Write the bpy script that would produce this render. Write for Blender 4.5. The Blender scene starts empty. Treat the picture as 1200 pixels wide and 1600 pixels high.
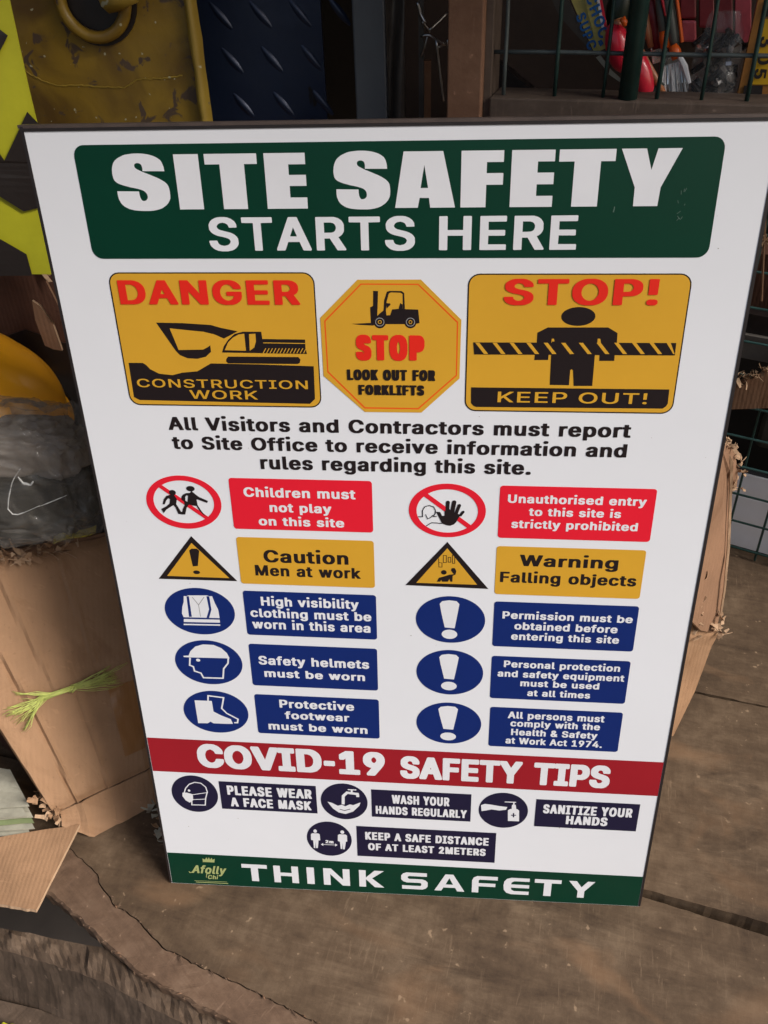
import bpy, bmesh, math, random
from mathutils import Vector, Matrix, noise
from mathutils.geometry import tessellate_polygon

random.seed(7)
sc = bpy.context.scene
COL = sc.collection
R = math.radians

# ------------------------------------------------------------------ camera
cam = bpy.data.cameras.new('camera')
camo = bpy.data.objects.new('camera', cam)
COL.objects.link(camo)
sc.camera = camo
cam.sensor_fit = 'VERTICAL'
cam.sensor_height = 36.0
cam.lens = 36.0 * 1333.837 / 1600
cam.clip_start = 0.02
cam.clip_end = 200
camo.matrix_world = Matrix(((0.9972063, -0.0179609, 0.0725050, 0.3495111), (0.0692532, 0.5860585, -0.8073038, -0.5977217), (-0.0279922, 0.8100696, 0.5856651, 1.0398169), (0.0000000, 0.0000000, 0.0000000, 1.0000000)))

# ------------------------------------------------------------------ light
SUN_EL, SUN_AZ = R(38), R(117)
w = bpy.data.worlds.new('World')
sc.world = w
w.use_nodes = True
nt = w.node_tree
sky = nt.nodes.new('ShaderNodeTexSky')
sky.sky_type = 'NISHITA'
sky.sun_disc = False
sky.sun_elevation = SUN_EL
sky.sun_rotation = SUN_AZ
sky.air_density = 1.0
sky.dust_density = 4.0
sky.ozone_density = 0.3
nt.links.new(sky.outputs[0], nt.nodes['Background'].inputs[0])
nt.nodes['Background'].inputs[1].default_value = 0.062
sun = bpy.data.lights.new('sun', 'SUN')
sun.energy = 2.35
sun.angle = R(24)
sun.color = (1.0, 0.97, 0.94)
suno = bpy.data.objects.new('sun', sun)
COL.objects.link(suno)
sd = Vector((math.sin(SUN_AZ) * math.cos(SUN_EL), math.cos(SUN_AZ) * math.cos(SUN_EL), math.sin(SUN_EL)))
suno.rotation_euler = sd.to_track_quat('Z', 'Y').to_euler()
suno.location = (1.5, -2, 3)
sc.view_settings.view_transform = 'Standard'
sc.view_settings.look = 'None'
sc.view_settings.gamma = 1
sc.view_settings.exposure = 0.84
sc.cycles.max_bounces = 8

# ------------------------------------------------------------------ materials
def nodes(m):
    m.use_nodes = True
    return m.node_tree, m.node_tree.nodes, m.node_tree.links, m.node_tree.nodes['Principled BSDF']

def flat(name, c, rough=0.45, metal=0.0, spec=0.5, coat=0.0, bump=0.0, bscale=60.0, var=0.0, vscale=8.0, stretch=(1, 1, 1)):
    """plain paint or print, with faint mottling and fine relief"""
    m = bpy.data.materials.new(name)
    t, N, L, b = nodes(m)
    b.inputs['Base Color'].default_value = (*c, 1)
    b.inputs['Roughness'].default_value = rough
    b.inputs['Metallic'].default_value = metal
    b.inputs['Specular IOR Level'].default_value = spec
    b.inputs['Coat Weight'].default_value = coat
    tc = N.new('ShaderNodeTexCoord')
    mp = N.new('ShaderNodeMapping')
    mp.inputs['Scale'].default_value = stretch
    L.new(tc.outputs['Object'], mp.inputs[0])
    if var:
        n = N.new('ShaderNodeTexNoise')
        n.inputs['Scale'].default_value = vscale
        n.inputs['Detail'].default_value = 6
        n.inputs['Roughness'].default_value = 0.65
        L.new(mp.outputs[0], n.inputs['Vector'])
        r = N.new('ShaderNodeValToRGB')
        r.color_ramp.elements[0].position = 0.3
        r.color_ramp.elements[1].position = 0.7
        r.color_ramp.elements[0].color = (*[x * (1 - var) for x in c], 1)
        r.color_ramp.elements[1].color = (*[min(1, x * (1 + var)) for x in c], 1)
        L.new(n.outputs['Fac'], r.inputs[0])
        L.new(r.outputs[0], b.inputs['Base Color'])
    if bump:
        n2 = N.new('ShaderNodeTexNoise')
        n2.inputs['Scale'].default_value = bscale
        n2.inputs['Detail'].default_value = 5
        L.new(mp.outputs[0], n2.inputs['Vector'])
        bp = N.new('ShaderNodeBump')
        bp.inputs['Strength'].default_value = bump
        bp.inputs['Distance'].default_value = 0.002
        L.new(n2.outputs['Fac'], bp.inputs['Height'])
        L.new(bp.outputs[0], b.inputs['Normal'])
    return m

def wood(name, dark, mid, light, rot=0.0, scale=1.0, rough=0.75, bump=0.6, scratch=0.25, patch=None):
    """rough sawn weathered timber: long grain, blotches, saw scratches across, pale nicks"""
    m = bpy.data.materials.new(name)
    t, N, L, b = nodes(m)
    tc = N.new('ShaderNodeTexCoord')
    mr = N.new('ShaderNodeMapping')
    mr.inputs['Rotation'].default_value = (0, 0, rot)
    L.new(tc.outputs['Object'], mr.inputs[0])
    def ns(s, detail=6, rough_=0.6, dist=0.0):
        mp = N.new('ShaderNodeMapping')
        mp.inputs['Scale'].default_value = s
        L.new(mr.outputs[0], mp.inputs[0])
        n = N.new('ShaderNodeTexNoise')
        n.inputs['Scale'].default_value = 1.0
        n.inputs['Detail'].default_value = detail
        n.inputs['Roughness'].default_value = rough_
        n.inputs['Distortion'].default_value = dist
        L.new(mp.outputs[0], n.inputs['Vector'])
        return n.outputs['Fac']
    g = ns((5 * scale, 34 * scale, 12), 9, 0.75, 1.2)
    blot = ns((7 * scale, 9 * scale, 7), 5, 0.6, 0.6)
    scr = ns((70 * scale, 7 * scale, 10), 9, 0.78, 0.5)
    grit = ns((45, 45, 45), 8, 0.75)
    nick = ns((90, 90, 90), 2, 0.5)
    def math_(op, a, bb, clamp=False):
        n = N.new('ShaderNodeMath')
        n.operation = op
        n.use_clamp = clamp
        for i, v in enumerate((a, bb)):
            if isinstance(v, (int, float)):
                n.inputs[i].default_value = v
            else:
                L.new(v, n.inputs[i])
        return n.outputs[0]
    f = math_('ADD', math_('MULTIPLY', g, 0.28), math_('ADD', math_('MULTIPLY', blot, 0.42), math_('MULTIPLY', grit, 0.30)))
    f = math_('ADD', f, math_('MULTIPLY', math_('SUBTRACT', scr, 0.5), scratch * 0.45))
    fine = ns((260 * scale, 26 * scale, 30), 4, 0.6, 0.5)
    area = ns((9, 6, 6), 3, 0.6)
    r = N.new('ShaderNodeValToRGB')
    e = r.color_ramp.elements
    e[0].position = 0.34
    e[0].color = (*dark, 1)
    e[1].position = 0.66
    e[1].color = (*light, 1)
    k = e.new(0.5)
    k.color = (*mid, 1)
    L.new(f, r.inputs[0])
    out = r.outputs[0]
    if patch:
        big = ns((5.0, 7.5, 5.0), 3, 0.55, 0.8)
        mk_ = N.new('ShaderNodeMapRange')
        mk_.inputs['From Min'].default_value = 0.58
        mk_.inputs['From Max'].default_value = 0.72
        L.new(big, mk_.inputs['Value'])
        mx = N.new('ShaderNodeMixRGB')
        L.new(math_('MULTIPLY', mk_.outputs[0], 0.45), mx.inputs[0])
        L.new(out, mx.inputs[1])
        mx.inputs[2].default_value = (*patch, 1)
        out = mx.outputs[0]
    ms = N.new('ShaderNodeMapRange')
    ms.inputs['From Min'].default_value = 0.60
    ms.inputs['From Max'].default_value = 0.70
    L.new(fine, ms.inputs['Value'])
    ma = N.new('ShaderNodeMapRange')
    ma.inputs['From Min'].default_value = 0.45
    ma.inputs['From Max'].default_value = 0.62
    L.new(area, ma.inputs['Value'])
    mxs = N.new('ShaderNodeMixRGB')
    L.new(math_('MULTIPLY', math_('MULTIPLY', ms.outputs[0], ma.outputs[0]), 0.38), mxs.inputs[0])
    L.new(out, mxs.inputs[1])
    mxs.inputs[2].default_value = (*[min(1, x * 1.45) for x in light], 1)
    mst = N.new('ShaderNodeMapRange')
    mst.inputs['From Min'].default_value = 0.56
    mst.inputs['From Max'].default_value = 0.72
    L.new(ns((3.2, 11, 5), 6, 0.7, 1.5), mst.inputs['Value'])
    mxd = N.new('ShaderNodeMixRGB')
    L.new(math_('MULTIPLY', mst.outputs[0], 0.6), mxd.inputs[0])
    L.new(mxs.outputs[0], mxd.inputs[1])
    mxd.inputs[2].default_value = (*[x * 0.8 for x in dark], 1)
    out = mxd.outputs[0]
    mr2 = N.new('ShaderNodeMapRange')
    mr2.inputs['From Min'].default_value = 0.70
    mr2.inputs['From Max'].default_value = 0.76
    L.new(nick, mr2.inputs['Value'])
    mx2 = N.new('ShaderNodeMixRGB')
    L.new(math_('MULTIPLY', mr2.outputs[0], 0.55), mx2.inputs[0])
    L.new(out, mx2.inputs[1])
    mx2.inputs[2].default_value = (*[min(1, x * 2.0) for x in light], 1)
    L.new(mx2.outputs[0], b.inputs['Base Color'])
    b.inputs['Roughness'].default_value = rough
    b.inputs['Specular IOR Level'].default_value = 0.3
    bp = N.new('ShaderNodeBump')
    bp.inputs['Strength'].default_value = bump
    bp.inputs['Distance'].default_value = 0.003
    L.new(f, bp.inputs['Height'])
    L.new(bp.outputs[0], b.inputs['Normal'])
    return m

def chipped(name, base, under, chip, thr=0.6, scale=9.0, rough=0.5, metal=0.0, speck=True, streak=(1, 1, 1)):
    """old paint over metal: grime, chips down to a second colour, pale specks"""
    m = bpy.data.materials.new(name)
    t, N, L, b = nodes(m)
    tc = N.new('ShaderNodeTexCoord')
    mp = N.new('ShaderNodeMapping')
    mp.inputs['Scale'].default_value = streak
    L.new(tc.outputs['Object'], mp.inputs[0])
    def ns(s, d=6, dist=0.0):
        n = N.new('ShaderNodeTexNoise')
        n.inputs['Scale'].default_value = s
        n.inputs['Detail'].default_value = d
        n.inputs['Distortion'].default_value = dist
        L.new(mp.outputs[0], n.inputs['Vector'])
        return n.outputs['Fac']
    def ramp(src, a, bb):
        r = N.new('ShaderNodeMapRange')
        r.inputs['From Min'].default_value = a
        r.inputs['From Max'].default_value = bb
        L.new(src, r.inputs['Value'])
        return r.outputs[0]
    def mix(f, a, bb):
        x = N.new('ShaderNodeMixRGB')
        L.new(f, x.inputs[0])
        for i, v in ((1, a), (2, bb)):
            if isinstance(v, tuple):
                x.inputs[i].default_value = (*v, 1)
            else:
                L.new(v, x.inputs[i])
        return x.outputs[0]
    c = mix(ramp(ns(scale * 0.6, 7, 0.8), 0.38, 0.62), base, under)
    c = mix(ramp(ns(scale * 2.6, 5, 1.0), thr, thr + 0.05), c, chip)
    if speck:
        c = mix(ramp(ns(scale * 7, 2), 0.70, 0.73), c, (0.42, 0.40, 0.26))
    L.new(c, b.inputs['Base Color'])
    b.inputs['Roughness'].default_value = rough
    b.inputs['Metallic'].default_value = metal
    bp = N.new('ShaderNodeBump')
    bp.inputs['Strength'].default_value = 0.5
    bp.inputs['Distance'].default_value = 0.002
    L.new(ns(scale * 3.0, 6), bp.inputs['Height'])
    L.new(bp.outputs[0], b.inputs['Normal'])
    return m

M = {}
def addm(k, m):
    M[k] = m
# print colours of the sign
addm('sheet_white', flat('sheet_white', (0.725, 0.735, 0.768), 0.27, spec=0.5, var=0.022, vscale=4, bump=0.03, bscale=8))
def ink(k, c, rough=0.34):
    addm(k, flat('ink_' + k, c, rough, spec=0.35, var=0.05, vscale=7))
ink('white', (0.71, 0.715, 0.745))
ink('green', (0.0, 0.034, 0.018))
ink('yellow', (0.62, 0.33, 0.028))
ink('red2', (0.72, 0.022, 0.012))
ink('redw', (0.72, 0.012, 0.03))
ink('orange', (0.75, 0.10, 0.01))
ink('crimson', (0.30, 0.010, 0.018))
ink('blue', (0.004, 0.019, 0.135))
ink('navy', (0.012, 0.010, 0.035))
ink('black', (0.014, 0.009, 0.010))
ink('grey', (0.30, 0.30, 0.30))
ink('gold', (0.36, 0.40, 0.16))
addm('edge_black', flat('edge_black', (0.018, 0.014, 0.014), 0.4, var=0.3, vscale=20))
addm('edge_brown', flat('edge_brown', (0.07, 0.05, 0.042), 0.5, var=0.3, vscale=30))
addm('backing', flat('backing', (0.16, 0.14, 0.13), 0.6, var=0.25, vscale=25))
addm('plank', wood('plank', (0.036, 0.021, 0.012), (0.098, 0.063, 0.037), (0.185, 0.127, 0.079), rot=R(11), patch=(0.24, 0.135, 0.07)))
addm('plank_red', wood('plank_red', (0.065, 0.038, 0.024), (0.145, 0.088, 0.055), (0.225, 0.148, 0.098), rot=R(40), scale=1.0))
addm('plank_dark', wood('plank_dark', (0.035, 0.024, 0.016), (0.085, 0.058, 0.040), (0.15, 0.105, 0.075), rot=R(-55), scale=1.0, bump=0.9, scratch=0.5))
addm('plank_lit', wood('plank_lit', (0.045, 0.029, 0.019), (0.105, 0.070, 0.046), (0.20, 0.140, 0.095), rot=R(30), scale=1.4, bump=1.0))
addm('post_wood', wood('post_wood', (0.13, 0.062, 0.035), (0.20, 0.105, 0.062), (0.27, 0.15, 0.095), rot=0, scale=0.7, scratch=0.1))
addm('sill_wood', wood('sill_wood', (0.06, 0.040, 0.030), (0.10, 0.072, 0.055), (0.16, 0.115, 0.09), rot=0, scale=1.0))
def cardboard(name, c, flute=(0, 260, 0)):
    """kraft board: flute lines, fibre mottling, smudges, rubbed pale lines"""
    m = bpy.data.materials.new(name)
    t, N, L, b = nodes(m)
    tc = N.new('ShaderNodeTexCoord')
    def ns(s_, d=6, dist=0.0, ro=0.6):
        mp = N.new('ShaderNodeMapping')
        mp.inputs['Scale'].default_value = s_
        mp.inputs['Rotation'].default_value = (0.3, 0.2, 0.9)
        L.new(tc.outputs['Object'], mp.inputs[0])
        n = N.new('ShaderNodeTexNoise')
        n.inputs['Scale'].default_value = 1
        n.inputs['Detail'].default_value = d
        n.inputs['Roughness'].default_value = ro
        n.inputs['Distortion'].default_value = dist
        L.new(mp.outputs[0], n.inputs['Vector'])
        return n.outputs['Fac']
    def rng(src, a, z, k):
        r = N.new('ShaderNodeMapRange')
        r.inputs['From Min'].default_value = a
        r.inputs['From Max'].default_value = z
        r.inputs['To Max'].default_value = k
        L.new(src, r.inputs['Value'])
        return r.outputs[0]
    def mix(f, a, col):
        x = N.new('ShaderNodeMixRGB')
        L.new(f, x.inputs[0])
        if isinstance(a, tuple):
            x.inputs[1].default_value = (*a, 1)
        else:
            L.new(a, x.inputs[1])
        x.inputs[2].default_value = (*col, 1)
        return x.outputs[0]
    o = mix(rng(ns((9, 9, 9), 7, 0.6), .35, .68, .8), tuple(x * 0.86 for x in c), tuple(x * 1.16 for x in c))
    o = mix(rng(ns((5, 14, 6), 5, 1.8), .54, .70, .6), o, tuple(x * y for x, y in zip(c, (.62, .56, .5))))
    o = mix(rng(ns((5, 150, 60), 3, .4), .64, .74, .35), o, tuple(min(1, x * 1.5) for x in c))
    o = mix(rng(ns((120, 120, 120), 3), .66, .72, .35), o, tuple(x * .55 for x in c))
    L.new(o, b.inputs['Base Color'])
    b.inputs['Roughness'].default_value = 0.78
    b.inputs['Specular IOR Level'].default_value = 0.25
    wv = N.new('ShaderNodeTexWave')
    wv.inputs['Scale'].default_value = 55
    wv.inputs['Distortion'].default_value = 1.2
    L.new(tc.outputs['Object'], wv.inputs['Vector'])
    ad = N.new('ShaderNodeMath')
    ad.operation = 'MULTIPLY_ADD'
    L.new(wv.outputs['Fac'], ad.inputs[0])
    ad.inputs[1].default_value = 0.10
    L.new(ns((26, 26, 26), 8, 0.8, .7), ad.inputs[2])
    bp = N.new('ShaderNodeBump')
    bp.inputs['Strength'].default_value = 0.45
    bp.inputs['Distance'].default_value = 0.004
    L.new(ad.outputs[0], bp.inputs['Height'])
    L.new(bp.outputs[0], b.inputs['Normal'])
    return m
CB = dict(rough=0.8, spec=0.25, var=0.16, vscale=9, bump=0.25, bscale=110)
addm('card', cardboard('card', (0.315, 0.182, 0.100)))
addm('card_pale', cardboard('card_pale', (0.44, 0.29, 0.18)))
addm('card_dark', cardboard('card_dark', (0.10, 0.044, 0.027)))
addm('card_mid', cardboard('card_mid', (0.235, 0.13, 0.075)))
addm('tape_brown', flat('tape_brown', (0.30, 0.14, 0.05), 0.3, var=0.12, vscale=20))
addm('paper_grey', flat('paper_grey', (0.34, 0.32, 0.25), 0.7, var=0.25, vscale=30))
addm('paper_green', flat('paper_green', (0.20, 0.24, 0.11), 0.7, var=0.2, vscale=30))
addm('neon', flat('neon', (0.55, 0.60, 0.16), 0.5, var=0.15, vscale=90))
addm('neon_sheet', flat('neon_sheet', (0.48, 0.46, 0.02), 0.4, var=0.12, vscale=12, bump=0.15, bscale=25))
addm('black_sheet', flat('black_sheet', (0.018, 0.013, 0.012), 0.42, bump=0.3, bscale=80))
addm('ochre', chipped('ochre', (0.27, 0.165, 0.018), (0.11, 0.060, 0.012), (0.085, 0.055, 0.035), thr=0.60, scale=19, rough=0.40))
addm('ochre_rim', chipped('ochre_rim', (0.33, 0.22, 0.03), (0.22, 0.14, 0.02), (0.12, 0.10, 0.09), thr=0.7, scale=12, rough=0.5))
addm('navy_plate', chipped('navy_plate', (0.014, 0.024, 0.058), (0.024, 0.034, 0.064), (0.012, 0.010, 0.010), thr=0.68, scale=9, rough=0.33, metal=0.3, speck=False))
addm('slate_post', chipped('slate_post', (0.052, 0.060, 0.072), (0.040, 0.046, 0.056), (0.09, 0.09, 0.095), thr=0.70, scale=9, rough=0.45, speck=False))
addm('dark_wall', flat('dark_wall', (0.014, 0.010, 0.008), 0.9, var=0.3, vscale=6))
addm('brown_board', flat('brown_board', (0.055, 0.035, 0.026), 0.8, var=0.25, vscale=9, bump=0.2))
addm('floor', flat('floor', (0.10, 0.08, 0.065), 0.95, var=0.3, vscale=3, bump=0.4, bscale=12))
addm('roof', flat('roof', (0.10, 0.095, 0.09), 0.8, var=0.2, vscale=3))
addm('mesh_green', flat('mesh_green', (0.012, 0.038, 0.032), 0.4, var=0.3, vscale=40))
addm('mesh_teal', flat('mesh_teal', (0.045, 0.11, 0.105), 0.4, var=0.3, vscale=40))
addm('mesh_grey', flat('mesh_grey', (0.075, 0.09, 0.088), 0.42, var=0.3, vscale=40))
addm('steel', flat('steel', (0.62, 0.62, 0.62), 0.22, metal=1.0, bump=0.2, bscale=200, var=0.2, vscale=60))
addm('wire_steel', flat('wire_steel', (0.55, 0.53, 0.52), 0.28, metal=1.0, var=0.35, vscale=60))
addm('bristle', flat('bristle', (0.80, 0.77, 0.74), 0.4, var=0.45, vscale=260, stretch=(1, 1, 0.08), bump=0.6, bscale=400))
addm('red_plastic', flat('red_plastic', (0.72, 0.022, 0.05), 0.28, coat=0.3))
addm('green_plastic', flat('green_plastic', (0.012, 0.022, 0.014), 0.35))
addm('orange_plastic', flat('orange_plastic', (0.80, 0.13, 0.015), 0.35))
addm('grey_rubber', flat('grey_rubber', (0.10, 0.105, 0.09), 0.5))
addm('tan_handle', flat('tan_handle', (0.45, 0.17, 0.075), 0.35, var=0.15, vscale=30))
addm('maroon', flat('maroon', (0.22, 0.020, 0.026), 0.4, var=0.3, vscale=30))
addm('pink_pack', flat('pink_pack', (0.42, 0.07, 0.09), 0.35, var=0.3, vscale=40))
addm('card_yellow', flat('card_yellow', (0.52, 0.43, 0.12), 0.4, var=0.2, vscale=60))
addm('card_blue', flat('card_blue', (0.01, 0.10, 0.32), 0.4))
addm('level_yellow', flat('level_yellow', (0.62, 0.36, 0.015), 0.3, var=0.1))
addm('level_wood', flat('level_wood', (0.33, 0.14, 0.03), 0.35, var=0.15, vscale=40))
addm('tile_white', flat('tile_white', (0.84, 0.84, 0.88), 0.35, var=0.05))
addm('grout', flat('grout', (0.03, 0.03, 0.035), 0.6))
addm('grey_plank', flat('grey_plank', (0.13, 0.115, 0.10), 0.7, var=0.2, vscale=14))
addm('blue_card', flat('blue_card', (0.02, 0.05, 0.11), 0.4))
addm('hat_orange', flat('hat_orange', (0.90, 0.40, 0.015), 0.30, coat=0.2, var=0.05))
addm('olive_cloth', flat('olive_cloth', (0.040, 0.035, 0.026), 0.9, var=0.35, vscale=20, bump=0.5, bscale=90))
addm('grey_cloth', flat('grey_cloth', (0.25, 0.205, 0.165), 0.9, var=0.3, vscale=18, bump=0.4, bscale=90))
addm('bolt_dark', flat('bolt_dark', (0.06, 0.055, 0.055), 0.3, metal=0.9, var=0.6, vscale=90, bump=0.5, bscale=150))
addm('yellow_cloth', flat('yellow_cloth', (0.40, 0.32, 0.02), 0.6, var=0.1))

def clear_plastic(name, tint, alpha, rough=0.12):
    m = bpy.data.materials.new(name)
    t, N, L, b = nodes(m)
    b.inputs['Base Color'].default_value = (*tint, 1)
    b.inputs['Roughness'].default_value = rough
    b.inputs['Specular IOR Level'].default_value = 0.9
    tc = N.new('ShaderNodeTexCoord')
    n = N.new('ShaderNodeTexNoise')
    n.inputs['Scale'].default_value = 22
    n.inputs['Detail'].default_value = 4
    n.inputs['Distortion'].default_value = 1.4
    L.new(tc.outputs['Object'], n.inputs['Vector'])
    mr = N.new('ShaderNodeMapRange')
    mr.inputs['From Min'].default_value = 0.35
    mr.inputs['From Max'].default_value = 0.7
    mr.inputs['To Min'].default_value = alpha * 0.5
    mr.inputs['To Max'].default_value = min(1, alpha * 1.7)
    L.new(n.outputs['Fac'], mr.inputs['Value'])
    L.new(mr.outputs[0], b.inputs['Alpha'])
    bp = N.new('ShaderNodeBump')
    bp.inputs['Strength'].default_value = 0.9
    bp.inputs['Distance'].default_value = 0.006
    L.new(n.outputs['Fac'], bp.inputs['Height'])
    L.new(bp.outputs[0], b.inputs['Normal'])
    return m
addm('bag_plastic', clear_plastic('bag_plastic', (0.22, 0.205, 0.185), 0.24, 0.06))
addm('bag_glint', clear_plastic('bag_glint', (0.55, 0.55, 0.53), 0.55, 0.15))
addm('bolt_bag', clear_plastic('bolt_bag', (0.35, 0.35, 0.35), 0.16, 0.06))

# ------------------------------------------------------------------ mesh helpers
class MB:
    def __init__(s):
        s.v, s.f, s.m, s.mats = [], [], [], []
        s.smooth = False
    def mi(s, k):
        if k not in s.mats:
            s.mats.append(k)
        return s.mats.index(k)
    def add(s, vs, fs, k):
        o = len(s.v)
        s.v += [tuple(p) for p in vs]
        i = s.mi(k)
        for f in fs:
            s.f.append(tuple(a + o for a in f))
            s.m.append(i)
    def box(s, a, b, k, M4=None):
        vs = [Vector((x, y, z)) for z in (a[2], b[2]) for y in (a[1], b[1]) for x in (a[0], b[0])]
        if M4:
            vs = [M4 @ v for v in vs]
        s.add(vs, [(0, 2, 3, 1), (4, 5, 7, 6), (0, 1, 5, 4), (2, 6, 7, 3), (0, 4, 6, 2), (1, 3, 7, 5)], k)
    def prism(s, pts, d, k, kside=None):
        """closed prism: polygon pts (3-D) swept by the vector d"""
        P = [Vector(p) for p in pts]
        n = len(P)
        d = Vector(d)
        tris = tessellate_polygon([P])
        s.add(P + [p + d for p in P], [tuple(t) for t in tris] + [tuple(n + i for i in reversed(t)) for t in tris], k)
        o = len(s.v) - 2 * n
        i = s.mi(kside or k)
        for a in range(n):
            b = (a + 1) % n
            s.f.append((o + a, o + b, o + n + b, o + n + a))
            s.m.append(i)
    def tube(s, pts, r, k, n=6, ends=True):
        P = [Vector(p) for p in pts]
        rr = r if isinstance(r, (list, tuple)) else [r] * len(P)
        vs = []
        for i, p in enumerate(P):
            t = (P[min(i + 1, len(P) - 1)] - P[max(i - 1, 0)]).normalized()
            u = t.cross(Vector((0.13, 0.31, 0.94)))
            if u.length < 1e-3:
                u = t.cross(Vector((1, 0, 0)))
            u.normalize()
            q = t.cross(u)
            for j in range(n):
                a = 2 * math.pi * j / n
                vs.append(p + (u * math.cos(a) + q * math.sin(a)) * rr[i])
        fs = []
        for i in range(len(P) - 1):
            for j in range(n):
                fs.append((i * n + j, i * n + (j + 1) % n, (i + 1) * n + (j + 1) % n, (i + 1) * n + j))
        if ends:
            fs.append(tuple(reversed(range(n))))
            fs.append(tuple(range((len(P) - 1) * n, len(P) * n)))
        s.add(vs, fs, k)
    def grid(s, fn, nu, nv, k, closed_u=False):
        vs = [fn(i / nu, j / nv) for j in range(nv + 1) for i in range(nu + 1)]
        fs = [(j * (nu + 1) + i, j * (nu + 1) + i + 1, (j + 1) * (nu + 1) + i + 1, (j + 1) * (nu + 1) + i)
              for j in range(nv) for i in range(nu)]
        s.add(vs, fs, k)
    def sheet(s, fn, nu, nv, th, k, kside=None):
        """a sheet with real thickness: fn(u,v) -> point, th = thickness vector"""
        th = Vector(th)
        top = [Vector(fn(i / nu, j / nv)) for j in range(nv + 1) for i in range(nu + 1)]
        bot = [p - th for p in top]
        n = len(top)
        fs = []
        for j in range(nv):
            for i in range(nu):
                a = j * (nu + 1) + i
                fs.append((a, a + 1, a + nu + 2, a + nu + 1))
                fs.append((n + a, n + a + nu + 1, n + a + nu + 2, n + a + 1))
        s.add(top + bot, fs, k)
        o = len(s.v) - 2 * n
        ring = [i for i in range(nu + 1)] + [j * (nu + 1) + nu for j in range(1, nv + 1)] + \
               [nv * (nu + 1) + i for i in range(nu - 1, -1, -1)] + [j * (nu + 1) for j in range(nv - 1, 0, -1)]
        mi = s.mi(kside or k)
        for a, b in zip(ring, ring[1:] + ring[:1]):
            s.f.append((o + b, o + a, o + n + a, o + n + b))
            s.m.append(mi)
    def build(s, name, parent=None, smooth=False, bevel=0.0, fix=True):
        me = bpy.data.meshes.new(name)
        me.from_pydata([tuple(p) for p in s.v], [], s.f)
        for k in s.mats:
            me.materials.append(M[k])
        for p, i in zip(me.polygons, s.m):
            p.material_index = i
        if fix:
            bm = bmesh.new()
            bm.from_mesh(me)
            bmesh.ops.remove_doubles(bm, verts=bm.verts, dist=1e-6)
            bmesh.ops.recalc_face_normals(bm, faces=bm.faces)
            bm.to_mesh(me)
            bm.free()
        if smooth:
            for p in me.polygons:
                p.use_smooth = True
        o = bpy.data.objects.new(name, me)
        COL.objects.link(o)
        if parent:
            o.parent = parent
        if bevel:
            md = o.modifiers.new('bevel', 'BEVEL')
            md.width = bevel
            md.segments = 2
            md.limit_method = 'ANGLE'
        return o

def tag(o, label=None, cat=None, group=None, kind=None):
    if label:
        o['label'] = label
    if cat:
        o['category'] = cat
    if group:
        o['group'] = group
    if kind:
        o['kind'] = kind
    return o

def empty(name, loc, label, cat, group=None, rot=(0, 0, 0)):
    o = bpy.data.objects.new(name, None)
    o.empty_display_size = 0.05
    o.location = loc
    o.rotation_euler = rot
    COL.objects.link(o)
    return tag(o, label, cat, group)

def copy_tree(o, parent=None):
    c = o.copy()
    COL.objects.link(c)
    c.parent = parent
    for ch in list(o.children):
        copy_tree(ch, c)
    return c

def lerp(a, b, t):
    return tuple(x + (y - x) * t for x, y in zip(a, b))

def nz(p, s=1.0):
    return noise.noise(Vector(p) * s)

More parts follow.
